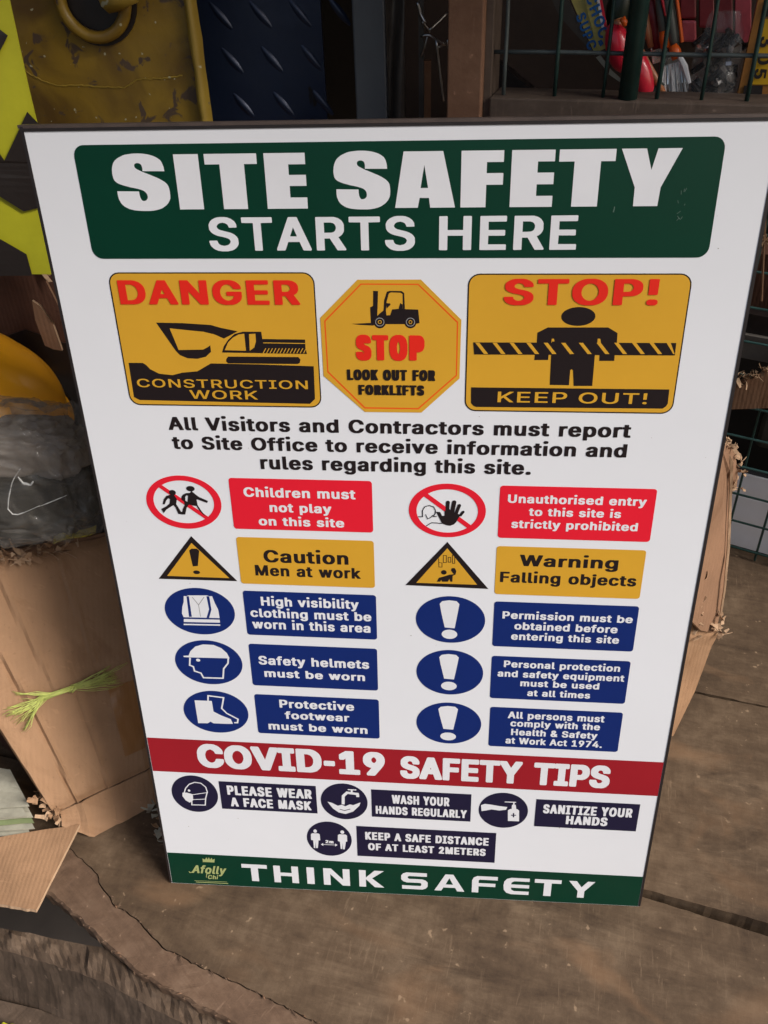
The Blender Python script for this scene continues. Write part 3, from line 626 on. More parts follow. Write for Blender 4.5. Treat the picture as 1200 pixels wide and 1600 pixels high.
'K': (669,[[644,983,603,1000,403,1000,355,977,335,934,332,977,285,1000,107,1000,60,977,60,23,66,17,107,0,298,5,332,23,335,103,364,23,412,0,603,0,650,23,650,80,460,555,650,920,650,977]]),
'L': (596,[[107,1000,60,977,60,23,107,0,530,5,564,23,564,179,516,201,332,203,332,977,285,1000]]),
'O': (734,[[447,1012,288,1012,188,971,145,932,104,871,76,805,49,691,40,601,40,396,49,310,76,195,99,138,140,72,192,25,288,-12,447,-12,492,1,542,25,595,72,636,138,667,224,686,314,695,404,695,596,681,715,658,805,631,871,590,932,533,979],[370,750,399,682,413,625,422,560,422,441,399,318,381,269,365,250,336,318,317,400,313,560,336,682,354,732]]),
'P': (647,[[94,5,285,0,332,23,332,326,430,332,503,361,555,408,591,482,610,568,610,764,591,850,550,928,498,971,435,995,107,1000,60,977,60,23]]),
'R': (651,[[94,995,60,977,60,23,107,0,285,0,332,23,335,66,346,23,394,0,594,5,628,23,628,93,532,396,587,477,610,572,610,776,582,879,560,920,521,959,439,995]]),
'S': (649,[[404,1013,254,1013,218,1004,154,976,93,912,56,814,52,638,65,572,93,519,120,486,163,452,249,411,299,378,338,310,338,282,327,247,311,318,263,341,86,341,38,318,43,196,65,118,88,77,145,22,240,-15,408,-15,499,17,543,52,565,81,583,114,606,187,611,372,588,458,561,503,518,546,381,619,352,646,329,687,331,701,340,685,381,669,554,669,602,691,597,822,579,879,556,920,533,949,495,980]]),
'T': (651,[[416,0,463,23,463,797,570,799,618,821,618,977,570,1000,79,1000,32,977,32,821,79,799,191,797,191,23,238,0]]),
'U': (718,[[275,-14,439,-14,530,19,578,58,600,86,637,164,660,283,660,979,612,1001,435,1001,387,979,387,352,369,266,357,252,332,344,332,979,285,1001,107,1001,60,979,60,275,69,213,96,127,137,62,189,19]])},'C': {' ': (385,[]),
'2': (708,[[113,0,594,0,629,23,629,171,613,186,594,194,388,196,506,378,579,506,606,576,619,643,619,779,588,886,560,928,504,979,440,1008,285,1012,208,983,147,932,97,841,83,783,79,671,113,649,276,649,294,657,310,671,319,750,349,806,379,767,392,709,369,622,329,543,79,155,79,23]]),
'A': (741,[[459,1000,282,1000,243,973,21,76,21,23,55,0,228,0,262,23,314,252,425,250,480,23,496,8,514,0,687,0,721,23,721,72,507,928,493,977],[368,479,378,446,362,448]]),
'C': (778,[[475,1013,334,1013,284,1000,220,967,150,899,104,825,82,767,59,672,50,593,50,407,63,304,95,196,145,106,220,33,284,0,329,-12,498,-8,552,13,593,37,654,97,695,163,732,292,732,353,698,376,534,376,495,349,491,312,454,234,429,207,411,194,398,194,350,238,304,333,282,457,286,585,304,668,323,713,345,754,384,798,411,806,441,783,477,725,495,651,534,624,698,624,732,647,732,709,713,787,663,891,641,920,575,975,511,1004]]),
'D': (768,[[90,8,108,0,422,0,490,17,554,50,615,105,669,192,706,312,719,440,719,564,701,713,665,820,624,886,563,946,472,992,431,1000,108,1000,74,977,74,23],[308,194,306,804,340,806,385,789,415,762,442,721,479,610,488,473,469,353,429,258,381,211,354,198]]),
'E': (666,[[576,0,610,23,610,171,576,194,308,194,306,407,554,409,572,417,588,432,588,581,554,603,308,603,306,804,576,806,594,814,610,829,610,977,576,1000,108,1000,74,977,74,23,108,0]]),
'F': (656,[[108,0,272,0,306,23,308,397,544,397,579,419,579,564,563,579,544,587,306,589,308,806,572,806,606,829,606,977,572,1000,108,1000,74,977,74,23]]),
'G': (790,[[479,-12,516,-4,602,42,668,110,700,168,727,250,736,308,736,527,702,550,379,550,345,527,345,378,379,356,500,353,486,292,459,238,420,199,398,194,345,246,313,308,295,366,282,457,282,539,304,668,350,763,398,806,416,802,450,767,477,717,495,647,529,624,698,624,716,632,732,647,732,717,709,804,682,862,650,907,579,971,520,1000,470,1013,329,1013,293,1004,225,971,154,907,100,816,73,738,54,643,54,358,77,246,109,163,154,93,225,29,284,0,334,-12]]),
'H': (786,[[694,992,676,1000,513,1000,479,977,476,607,306,610,306,977,272,1000,108,1000,74,977,74,23,90,8,108,0,272,0,306,23,308,413,479,411,479,23,513,0,676,0,710,23,710,977]]),
'I': (522,[[73,0,450,0,484,23,484,171,450,194,380,196,380,804,450,806,484,829,484,977,450,1000,73,1000,39,977,39,829,73,806,143,804,143,196,73,194,39,171,39,23]]),
'K': (725,[[685,992,667,1000,476,1000,458,992,433,965,308,764,306,977,272,1000,108,1000,74,977,74,23,90,8,108,0,272,0,306,23,308,318,451,23,467,8,485,0,667,0,701,23,701,76,465,556,701,928,701,977]]),
'L': (635,[[108,1000,74,977,74,23,108,0,563,0,597,23,597,171,581,186,563,194,306,196,306,977,272,1000]]),
'M': (922,[[90,992,74,977,74,23,108,0,272,0,290,8,306,23,308,174,347,23,363,8,381,0,540,0,574,23,613,174,615,23,631,8,649,0,813,0,831,8,847,23,847,977,813,1000,613,1000,579,977,463,529,342,977,308,1000,108,1000]]),
'N': (794,[[90,8,108,0,272,0,306,23,308,397,469,23,504,0,685,0,719,23,719,977,704,992,685,1000,522,1000,488,977,485,599,324,977,290,1000,108,1000,74,977,74,23]]),
'O': (806,[[475,1013,334,1013,284,1000,220,967,150,899,104,825,82,767,59,672,50,593,50,407,63,304,95,196,159,89,220,33,284,0,329,-12,498,-8,552,13,593,37,654,97,704,180,727,242,750,345,754,614,736,725,709,808,654,903,598,959,511,1004],[398,806,416,802,450,771,486,709,509,643,523,564,523,436,504,341,459,242,407,194,384,203,363,221,318,296,295,366,282,457,286,585,309,680,345,754,363,779]]),
'P': (698,[[108,0,272,0,306,23,306,329,426,331,472,339,513,355,583,411,606,440,633,498,651,576,651,758,638,820,592,911,531,967,463,996,108,1000,74,977,74,23],[308,525,306,804,349,806,379,791,406,746,419,692,419,643,401,576,383,548,358,529]]),
'R': (703,[[108,1000,74,977,74,23,108,0,272,0,306,23,308,351,429,23,463,0,640,0,674,23,674,81,556,390,556,403,592,436,629,494,651,581,656,725,642,816,624,866,592,915,540,963,463,996],[308,545,306,804,354,806,388,783,410,742,419,705,419,647,410,610,388,568,358,550]]),
'S': (700,[[422,1013,263,1009,186,976,129,928,106,899,88,866,66,788,66,635,84,573,102,540,195,455,372,377,406,342,420,309,420,280,402,230,372,195,345,187,316,209,302,230,288,267,284,313,250,335,81,335,47,313,52,205,88,106,125,61,172,21,213,1,272,-16,427,-16,477,-3,536,25,611,102,638,160,652,222,647,391,634,432,602,486,509,563,341,637,302,689,297,730,306,759,329,796,350,811,359,811,379,792,397,763,411,697,445,674,609,674,643,697,638,809,606,891,575,932,522,976,472,1001]]),
'T': (703,[[269,0,433,0,467,23,467,804,628,806,662,829,662,977,628,1000,74,1000,39,977,39,829,55,814,74,806,235,804,235,23]]),
'U': (786,[[90,994,74,979,74,281,101,165,147,87,213,27,281,-6,317,-15,467,-15,517,-2,585,35,642,91,674,140,706,235,710,979,676,1002,513,1002,479,979,479,343,465,281,438,227,408,196,385,192,351,223,329,264,306,359,306,979,272,1002,108,1002]]),
'W': (992,[[223,0,400,0,439,27,496,343,553,27,591,0,768,0,803,23,971,915,971,977,955,992,937,1000,768,1000,734,977,678,645,621,973,600,992,582,1000,409,1000,371,973,314,649,257,977,223,1000,55,1000,21,977,21,919,184,39,189,23]]),
'Y': (731,[[282,0,446,0,480,23,480,390,707,919,707,977,673,1000,500,1000,482,992,457,965,368,748,357,758,271,973,250,992,232,1000,55,1000,21,977,25,915,248,399,248,23]]),
'Z': (690,[[84,1000,50,977,50,829,66,814,84,806,352,806,354,800,54,163,50,23,84,0,607,0,641,23,641,171,625,186,607,194,338,194,336,200,641,845,641,977,607,1000]]),
'm': (899,[[81,760,65,746,65,23,99,0,258,0,292,23,292,465,306,535,317,554,324,552,333,523,333,23,367,0,531,0,565,23,565,502,574,539,590,558,606,502,606,23,640,0,799,0,817,8,833,23,833,585,810,671,774,725,722,764,676,781,544,781,472,748,458,760,408,781,281,781,253,769,99,769]])}}
PRINT=[['header_panel',None,[['green',['R',39.2,797.0,560.7,888.6,9]]],
[['lettering',[['white',['P',[(94.8,868.1),(113.2,867.9),(113.1,869.1),(113.0,870.3),(112.9,871.4),(112.6,872.5),(112.3,873.6),(111.9,874.7),(111.4,875.7),(110.6,876.7),(109.5,877.5),(108.2,878.4),(106.6,879.2),(104.8,879.9),(102.7,880.5),(100.4,881.0),(97.8,881.4),(95.3,881.6),(92.6,881.7),(89.8,881.7),(87.0,881.5),(84.5,881.2),(82.3,880.9),(80.3,880.4),(78.6,879.7),(76.9,879.0),(75.4,878.3),(74.0,877.4),(72.8,876.5),(71.7,875.4),(70.9,874.2),(70.2,872.8),(69.6,871.2),(69.2,869.7),(69.0,868.0),(68.8,866.4),(68.9,864.7),(69.1,863.1),(69.4,861.9),(69.9,860.9),(70.7,860.0),(71.8,859.1),(73.5,858.3),(75.6,857.5),(77.9,856.8),(80.0,856.3),(82.1,855.7),(84.2,855.3),(86.2,854.9),(88.0,854.5),(89.5,854.1),(90.9,853.7),(92.1,853.3),(93.2,852.8),(94.0,852.2),(94.6,851.7),(95.1,851.0),(95.5,850.4),(95.8,849.7),(95.9,848.9),(96.0,848.2),(95.9,847.5),(95.8,846.9),(95.5,846.5),(95.1,846.0),(94.7,845.6),(94.3,845.2),(93.8,845.0),(93.2,844.8),(92.7,844.7),(92.2,844.7),(91.7,844.7),(91.2,844.8),(90.8,845.1),(90.4,845.5),(90.1,846.1),(89.8,846.7),(89.5,847.6),(89.4,848.6),(89.2,849.8),(89.2,851.1),(89.1,852.3),(70.6,852.6),(70.6,851.0),(70.6,849.4),(70.7,847.8),(70.9,846.4),(71.4,845.0),(71.9,843.7),(72.7,842.4),(73.7,841.3),(75.0,840.2),(76.6,839.3),(78.4,838.4),(80.5,837.8),(82.9,837.3),(85.7,837.0),(88.6,836.8),(91.4,836.7),(94.1,836.7),(96.7,836.7),(99.3,836.9),(101.6,837.3),(103.8,837.8),(105.9,838.4),(107.8,839.2),(109.4,840.2),(111.0,841.2),(112.4,842.5),(113.5,843.8),(114.4,845.3),(115.0,846.7),(115.3,848.5),(115.4,850.3),(115.4,851.9),(115.3,853.5),(115.1,855.0),(114.7,856.5),(114.0,857.7),(112.9,858.9),(111.7,859.9),(110.1,860.9),(108.3,861.9),(106.0,863.0),(103.3,864.1),(100.6,865.2),(98.1,866.2),(95.9,867.0),(93.8,867.9),(92.0,868.8),(90.5,869.5),(89.6,870.1),(89.0,870.6),(88.7,871.0),(88.5,871.5),(88.4,872.0),(88.4,872.6),(88.6,873.2),(88.9,873.6),(89.4,873.9),(90.0,874.2),(90.7,874.4),(91.4,874.4),(92.0,874.4),(92.7,874.2),(93.4,873.9),(93.9,873.6),(94.3,873.1),(94.6,872.5),(94.8,871.8),(94.9,871.1),(95.0,870.4),(95.0,869.6),(94.9,868.9)]]],['white',['P',[(122.2,880.7),(142.8,880.7),(142.8,837.7),(122.2,837.7)]]],['white',['P',[(147.6,880.7),(190.9,880.7),(190.9,872.7),(180.2,872.7),(180.2,837.7),(159.8,837.7),(159.8,872.7),(147.6,872.7)]]],['white',['P',[(196.9,880.7),(230.6,880.7),(230.6,872.1),(216.6,872.1),(216.6,864.0),(230.6,864.0),(230.6,855.5),(216.6,855.5),(216.6,846.5),(230.6,846.5),(230.6,837.7),(196.9,837.7)]]],['white',['P',[(279.0,868.1),(297.1,867.9),(297.0,869.1),(296.9,870.3),(296.8,871.4),(296.5,872.5),(296.2,873.6),(295.8,874.7),(295.3,875.7),(294.5,876.7),(293.4,877.5),(292.2,878.4),(290.6,879.2),(288.8,879.9),(286.7,880.5),(284.5,881.0),(281.9,881.4),(279.5,881.6),(276.8,881.7),(274.0,881.7),(271.3,881.5),(268.8,881.2),(266.6,880.9),(264.7,880.4),(263.0,879.7),(261.3,879.0),(259.8,878.3),(258.5,877.4),(257.3,876.5),(256.2,875.4),(255.4,874.2),(254.7,872.8),(254.1,871.2),(253.7,869.7),(253.5,868.0),(253.3,866.4),(253.4,864.7),(253.6,863.1),(253.9,861.9),(254.4,860.9),(255.2,860.0),(256.3,859.1),(258.0,858.3),(260.0,857.5),(262.3,856.8),(264.4,856.3),(266.4,855.7),(268.5,855.3),(270.5,854.9),(272.3,854.5),(273.7,854.1),(275.1,853.7),(276.3,853.3),(277.4,852.8),(278.2,852.2),(278.8,851.7),(279.3,851.0),(279.7,850.4),(279.9,849.7),(280.0,848.9),(280.1,848.2),(280.0,847.5),(279.9,846.9),(279.7,846.5),(279.3,846.0),(278.9,845.6),(278.5,845.2),(278.0,845.0),(277.4,844.8),(276.9,844.7),(276.4,844.7),(275.9,844.7),(275.4,844.8),(275.0,845.1),(274.6,845.5),(274.3,846.1),(274.0,846.7),(273.7,847.6),(273.6,848.6),(273.4,849.8),(273.4,851.1),(273.3,852.3),(255.1,852.6),(255.1,851.0),(255.1,849.4),(255.2,847.8),(255.4,846.4),(255.9,845.0),(256.4,843.7),(257.2,842.4),(258.2,841.3),(259.5,840.2),(261.0,839.3),(262.8,838.4),(264.9,837.8),(267.2,837.3),(270.0,837.0),(272.9,836.8),(275.6,836.7),(278.3,836.7),(280.8,836.7),(283.4,836.9),(285.7,837.3),(287.8,837.8),(289.9,838.4),(291.8,839.2),(293.3,840.2),(294.9,841.2),(296.3,842.5),(297.4,843.8),(298.3,845.3),(298.9,846.7),(299.2,848.5),(299.3,850.3),(299.3,851.9),(299.2,853.5),(299.0,855.0),(298.6,856.5),(297.9,857.7),(296.8,858.9),(295.6,859.9),(294.0,860.9),(292.3,861.9),(290.0,863.0),(287.3,864.1),(284.7,865.2),(282.2,866.2),(280.0,867.0),(278.0,867.9),(276.2,868.8),(274.7,869.5),(273.8,870.1),(273.2,870.6),(273.0,871.0),(272.8,871.5),(272.7,872.0),(272.7,872.6),(272.9,873.2),(273.1,873.6),(273.6,873.9),(274.2,874.2),(274.9,874.4),(275.6,874.4),(276.2,874.4),(276.9,874.2),(277.6,873.9),(278.1,873.6),(278.5,873.1),(278.8,872.5),(279.0,871.8),(279.1,871.1),(279.2,870.4),(279.2,869.6),(279.1,868.9)]]],['white',['P',[(356.7,880.7),(390.4,880.7),(390.4,872.1),(377.1,872.1),(377.1,863.8),(390.4,863.8),(390.4,855.0),(377.1,855.0),(377.1,837.7),(356.7,837.7)]]],['white',['P',[(396.6,880.7),(430.6,880.7),(430.6,872.1),(417.4,872.1),(417.4,863.8),(430.6,863.8),(430.6,855.0),(417.4,855.0),(417.4,846.2),(430.6,846.2),(430.6,837.7),(396.6,837.7)]]],['white',['P',[(433.9,880.7),(477.9,880.7),(477.9,871.8),(466.7,871.8),(466.7,837.7),(446.1,837.7),(446.1,871.8),(433.9,871.8)]]],['white',['P',[(481.9,880.7),(501.2,880.7),(506.5,864.9),(510.0,880.7),(528.5,880.7),(515.4,851.9),(514.5,837.7),(495.4,837.7),(495.1,852.0)]]],['white',['P',[(310.5,880.7),(342.1,880.7),(352.3,837.7),(332.0,837.7),(331.0,845.3),(323.4,845.4),(321.8,837.7),(303.2,837.7)],
[(327.1,870.6),(330.2,853.0),(324.1,853.0)]]],['white',['T','STARTS HERE','H',144.1,452.8,803.6,27.4]]]]]],['danger_panel',None,[['black',['R',49.2,660.6,232.5,785.3,10]],['yellow',['R',50.3,661.7,231.4,784.2,9]]],
[['symbol',[['black',['P',[(54.3,702.4),(67.7,702.5),(70.5,700.7),(74.0,696.4),(81.6,692.2),(94.2,690.9),(103.7,693.4),(118.4,694.9),(132.0,702.6),(176.8,702.1),(227.2,700.8),(226.6,669.2),(221.5,664.3),(59.0,665.8),(53.8,668.7)]]],['black',['P',[(86.3,740.5),(110.2,740.2),(136.4,738.6),(144.0,736.3),(160.3,732.9),(146.9,726.1),(138.9,729.9),(128.6,732.4),(114.6,733.7),(98.0,735.4),(103.5,715.1),(126.5,715.7),(131.2,718.1),(133.6,719.9),(133.5,713.6),(128.3,709.0),(120.0,706.9),(111.0,707.3),(104.2,710.2),(100.8,714.2)]]],['black',['P',[(143.7,713.1),(146.1,719.1),(150.7,725.0),(156.9,730.4),(164.7,732.6),(181.7,732.7),(182.1,726.0),(220.9,725.7),(220.8,718.0),(221.8,712.3)],
[(146.4,715.3),(150.4,722.7),(155.3,727.2),(160.9,730.1),(166.1,730.8),(166.1,714.9)],
[(170.3,730.5),(176.3,730.9),(176.1,723.8),(174.0,718.0),(169.5,714.9)]]],['yellow',['S',[(182.5,722.4),(220.7,722.1)],0.71,0,0]],['black',['P',[(146.9,706.9),(149.0,709.3),(213.7,709.4),(215.5,707.0),(214.5,703.7),(212.4,702.8),(148.2,702.9),(146.6,704.6)]]],['yellow',['S',[(181.6,712.7),(184.5,717.4)],0.72,0,0]],['yellow',['S',[(184.7,712.7),(187.6,717.4)],0.72,0,0]],['yellow',['S',[(187.8,712.7),(190.7,717.4)],0.72,0,0]],['yellow',['S',[(190.9,712.8),(193.8,717.5)],0.72,0,0]],['yellow',['S',[(194.0,712.8),(196.9,717.5)],0.72,0,0]],['yellow',['S',[(197.1,712.8),(199.9,717.5)],0.72,0,0]],['yellow',['S',[(200.2,712.8),(203.0,717.5)],0.71,0,0]],['yellow',['S',[(203.3,712.9),(206.1,717.6)],0.71,0,0]],['yellow',['S',[(206.4,712.9),(209.2,717.6)],0.71,0,0]],['yellow',['S',[(209.5,712.9),(212.2,717.6)],0.71,0,0]],['yellow',['S',[(212.5,713.0),(215.3,717.6)],0.71,0,0]],['yellow',['S',[(215.6,713.0),(218.4,717.7)],0.71,0,0]],['yellow',['S',[(218.7,713.0),(221.4,717.7)],0.71,0,0]]]],['lettering',[['red2',['T','DANGER','A',56.7,218.8,757.0,21.6]],['yellow',['T','CONSTRUCTION','L',59.2,220.7,678.9,8.2]],['yellow',['T','WORK','L',108.2,172.8,668.0,8.6]]]]]],['octagon_panel',None,[['yellow',['P',[(269.9,778.9),(324.5,779.0),(359.8,744.3),(359.5,690.6),(325.3,657.2),(272.6,657.0),(235.7,691.7),(235.6,745.5)]]],['orange',['P',[(272.5,775.7),(322.4,775.5),(357.1,742.3),(357.2,693.3),(322.5,660.3),(272.3,660.3),(239.3,695.2),(239.0,742.9)],
[(273.1,774.6),(321.9,774.4),(355.9,741.6),(356.0,693.9),(321.9,661.6),(273.1,661.7),(240.5,696.0),(240.2,742.2)]]]],
[['symbol',[['black',['P',[(263.3,740.2),(280.5,741.2),(280.2,755.0),(282.8,756.2),(283.2,769.4),(287.5,769.2),(286.7,754.1),(286.3,747.5),(288.9,749.9),(291.9,752.3),(292.6,761.1),(295.1,768.6),(297.4,769.4),(307.8,769.2),(310.1,767.5),(310.6,753.5),(322.2,753.2),(323.4,741.2),(320.5,740.6),(311.1,740.2),(292.2,740.1),(281.6,738.8),(269.7,739.4)],
[(294.0,751.7),(294.7,759.9),(296.8,767.1),(298.6,768.1),(306.9,767.8),(308.7,766.7),(308.8,754.1),(299.5,753.2),(297.7,748.2),(294.5,747.9)]]],['black',['E',288.4,741.9,5.3,5.6]],['black',['E',315.4,742.1,5.3,5.6]],['black',['P',[(294.3,758.8),(297.8,758.5),(298.2,757.4),(294.8,754.1)]]],['black',['P',[(305.3,754.1),(306.6,758.8),(308.6,757.6),(308.6,752.4)]]],['grey',['E',288.4,742.0,4.0,3.9]],['black',['E',288.4,742.0,3.4,3.3]],['yellow',['E',288.4,742.0,1.7,1.7]],['black',['E',288.4,742.0,1.1,1.1]],['grey',['E',315.4,742.1,4.0,3.9]],['black',['E',315.4,742.1,3.4,3.3]],['yellow',['E',315.4,742.1,1.6,1.7]],['black',['E',315.4,742.1,1.1,1.1]]]],['lettering',[['red2',['T','STOP','I',266.2,327.8,707.0,23.3]],['black',['T','LOOK OUT FOR','I',257.5,337.6,688.1,10.2]],['black',['T','FORKLIFTS','I',267.4,327.7,674.0,9.7]]]]]],['keep_out_panel',None,[['black',['R',364.7,659.4,550.9,784.1,10]],['yellow',['R',365.8,660.5,549.8,783.0,9]]],
[['symbol',[['black',['E',459.9,747.6,14.5,8.2]],['black',['P',[(426.0,733.2),(434.6,737.9),(486.1,738.2),(494.6,733.3),(495.0,724.0),(426.1,723.5)]]],['yellow',['P',[(438.9,727.9),(440.7,727.9),(441.8,723.6),(438.5,723.6)]]],['yellow',['P',[(478.2,728.2),(480.4,728.2),(481.5,723.9),(478.3,723.9)]]],['black',['P',[(425.1,713.7),(437.1,713.8),(437.1,708.7),(425.1,708.5)]]],['black',['P',[(481.2,714.2),(494.3,714.3),(494.4,708.4),(481.6,708.3)]]],['black',['P',[(439.1,725.5),(477.0,725.7),(477.7,685.1),(461.4,684.9),(459.6,699.5),(458.2,700.6),(457.1,699.4),(457.1,685.5),(440.2,685.6)]]],['black',['P',[(370.1,682.4),(545.2,682.6),(545.6,669.3),(544.3,666.5),(541.8,664.5),(375.4,663.6),(372.5,664.8),(370.5,667.4)]]],['black',['P',[(370.7,724.2),(545.3,724.9),(545.6,713.8),(371.9,713.2)]]],['yellow',['P',[(372.5,723.9),(376.1,723.9),(384.2,713.7),(380.5,713.7)]]],['yellow',['P',[(387.6,724.0),(391.3,724.0),(399.4,713.8),(395.7,713.8)]]],['yellow',['P',[(402.5,724.1),(406.1,724.1),(414.3,714.0),(410.7,713.9)]]],['yellow',['P',[(417.0,724.2),(420.6,724.2),(428.9,714.1),(425.3,714.1)]]],['yellow',['P',[(432.0,724.3),(435.6,724.3),(443.9,714.2),(440.3,714.2)]]],['yellow',['P',[(447.1,724.4),(450.7,724.4),(459.1,714.4),(455.5,714.3)]]],['yellow',['P',[(462.3,724.5),(465.9,724.5),(474.4,714.5),(470.8,714.5)]]],['yellow',['P',[(477.5,724.6),(481.1,724.7),(489.6,714.6),(486.0,714.6)]]],['yellow',['P',[(492.6,724.7),(496.2,724.8),(504.8,714.7),(501.2,714.7)]]],['yellow',['P',[(507.7,724.8),(511.3,724.9),(519.9,714.9),(516.4,714.8)]]],['yellow',['P',[(522.4,725.0),(525.9,725.0),(534.6,715.0),(531.1,715.0)]]],['yellow',['P',[(537.0,725.1),(540.5,725.1),(545.2,715.1),(544.0,715.1)]]]]],['lettering',[['red2',['T','STOP!','A',395.5,524.9,757.5,22.2]],['yellow',['T','KEEP OUT!','L',394.3,527.0,668.6,10.2]]]]]],['notice_lettering',None,[['black',['T','All Visitors and Contractors must report','A',82.9,516.7,635.5,13.6]],['black',['T','to Site Office to receive information and','A',84.1,515.2,615.6,13.5]],['black',['T','rules regarding this site.','A',169.1,428.8,595.8,14.1]]],
[]],['prohibition_symbol',None,[['redw',['P2',['E',86.8,556.7,38.5,30.2],['E',86.8,557.2,31.0,24.2]]],['redw',['S',[(64.3,575.2),(108.8,539.4)],4.3,0,0]]],
[['symbol',[['black',['E',95.8,572.6,4.3,3.0]],['black',['P',[(96.5,570.0),(100.9,565.6),(103.5,563.4),(111.9,559.3),(110.9,556.9),(101.7,560.6),(100.4,560.5),(100.9,553.9),(104.3,546.8),(108.0,541.8),(105.3,543.3),(101.6,548.3),(99.7,553.0),(91.7,554.4),(89.2,551.2),(86.6,543.1),(83.0,543.0),(84.9,549.4),(87.2,553.5),(87.4,557.4),(84.9,560.1),(85.3,563.3),(87.1,565.6),(90.5,567.5),(94.5,567.8)],
[(90.6,565.0),(89.2,563.0),(88.9,559.0),(90.8,557.5),(92.3,564.6)]]],['black',['E',76.7,567.7,3.6,3.0]],['black',['P',[(75.4,565.7),(73.1,564.9),(70.1,564.0),(66.7,560.0),(64.8,554.4),(66.9,554.1),(69.0,558.5),(71.5,561.3),(73.2,560.2),(72.1,555.4),(68.4,552.1),(62.5,548.8),(64.4,544.1),(67.8,548.2),(75.8,553.5),(77.6,550.8),(79.5,543.7),(82.6,543.2),(86.6,543.5),(86.9,545.1),(82.7,546.2),(78.8,554.8),(80.3,560.4),(78.1,565.0)]]]]]]],['text_panel',None,[['redw',['R',135.4,528.1,277.3,585.5,3.2]]],
[['lettering',[['white',['T','Children must','A',149.2,260.7,565.1,10.4]],['white',['T','not play','A',174.0,236.2,548.6,10.1]],['white',['T','on this site','A',161.6,248.3,533.0,9.8]]]]]],['prohibition_symbol',None,[['redw',['P2',['E',350.6,554.9,37.6,29.7],['E',350.6,554.5,30.0,24.0]]],['redw',['S',[(327.9,573.1),(373.4,537.1)],4.8,0,0]]],
[['symbol',[['black',['P',[(339.7,553.7),(343.8,553.4),(345.6,549.3),(348.2,549.4),(348.1,554.8),(352.8,557.0),(354.3,555.4),(358.7,553.0),(363.9,550.7),(361.8,547.3),(359.7,542.6),(357.5,540.0),(353.9,538.4),(350.2,538.9),(345.8,540.7),(343.5,545.9)]]],['black',['S',[(350.7,554.4),(351.2,564.3)],3.7,0,1]],['black',['S',[(355.4,552.9),(357.3,564.7)],4.1,0,1]],['black',['S',[(359.1,551.4),(362.3,561.2)],3.3,0,1]],['black',['S',[(363.2,549.8),(366.2,554.2)],2.7,0,1]],['black',['S',[(322.1,547.6),(326.7,547.7),(326.5,554.6),(328.7,558.9),(333.1,560.5),(337.5,558.9),(339.3,554.9),(339.0,551.6),(337.2,548.4),(340.5,548.3)],0.87,0,0]],['black',['S',[(329.5,550.5),(331.7,545.4),(334.7,547.1),(336.8,549.9)],0.71,0,0]],['black',['S',[(330.3,537.5),(335.4,541.3),(340.6,541.2),(345.8,540.7)],0.79,0,0]]]]]],['text_panel',None,[['redw',['R',400.8,526.3,547.7,583.8,3.2]]],
[['lettering',[['white',['T','Unauthorised entry','A',408.8,539.5,565.5,9.0]],['white',['T','to this site is','A',429.5,517.1,551.9,8.6]],['white',['T','strictly prohibited','A',413.4,534.4,537.9,9.0]]]]]],['warning_triangle',None,[['black',['P',[(89.4,517.9),(132.4,464.9),(47.4,464.5)]]],['yellow',['P',[(88.6,509.7),(124.1,468.3),(57.2,468.5)]]]],
[['symbol',[['black',['P',[(85.1,500.8),(87.9,502.9),(93.5,503.1),(95.8,500.7),(92.0,482.1),(86.5,481.4)]]],['black',['E',89.7,474.3,3.7,2.3]]]]]],['text_panel',None,[['yellow',['R',136.2,462.2,277.5,518.5,3.2]]],
[['lettering',[['black',['T','Caution','A',163.0,251.0,489.3,14.9]],['black',['T','Men at work','A',152.6,263.0,472.8,13.0]]]]]],['warning_triangle',None,[['black',['P',[(351.4,519.8),(394.1,465.8),(309.1,467.0)]]],['yellow',['P',[(351.4,512.5),(382.5,470.4),(320.3,470.3)]]]],
[['symbol',[['black',['S',[(342.9,500.4),(343.3,490.2),(346.4,490.3),(346.4,495.2),(343.4,495.5)],0.65,0,0]],['black',['S',[(347.6,504.0),(347.7,495.7),(350.7,495.8),(350.6,504.1)],0.65,1,0]],['black',['S',[(352.5,502.0),(352.6,496.3),(355.2,496.4),(355.1,502.1)],0.65,1,0]],['black',['S',[(356.7,504.8),(356.9,495.1),(359.2,495.2),(359.0,504.9)],0.65,1,0]],['black',['E',348.4,484.1,2.9,2.7]],['black',['P',[(341.3,472.6),(343.4,477.4),(348.5,479.2),(354.5,481.7),(358.7,482.3),(357.1,484.0),(356.7,488.0),(355.9,489.3),(359.3,489.5),(361.0,486.0),(360.2,481.9),(357.4,480.3),(357.3,473.2),(355.1,473.2),(354.2,476.7),(352.8,473.1),(346.7,472.8),(345.9,475.1),(344.8,472.7)]]],['black',['E',358.0,487.2,2.3,2.5]]]]]],['text_panel',None,[['yellow',['R',400.4,459.9,545.9,516.8,3.2]]],
[['lettering',[['black',['T','Warning','A',423.9,520.6,494.4,13.3]],['black',['T','Falling objects','A',405.3,540.4,474.6,12.6]]]]]],['round_symbol',None,[['blue',['E',87.0,424.5,38.5,30.1]]],
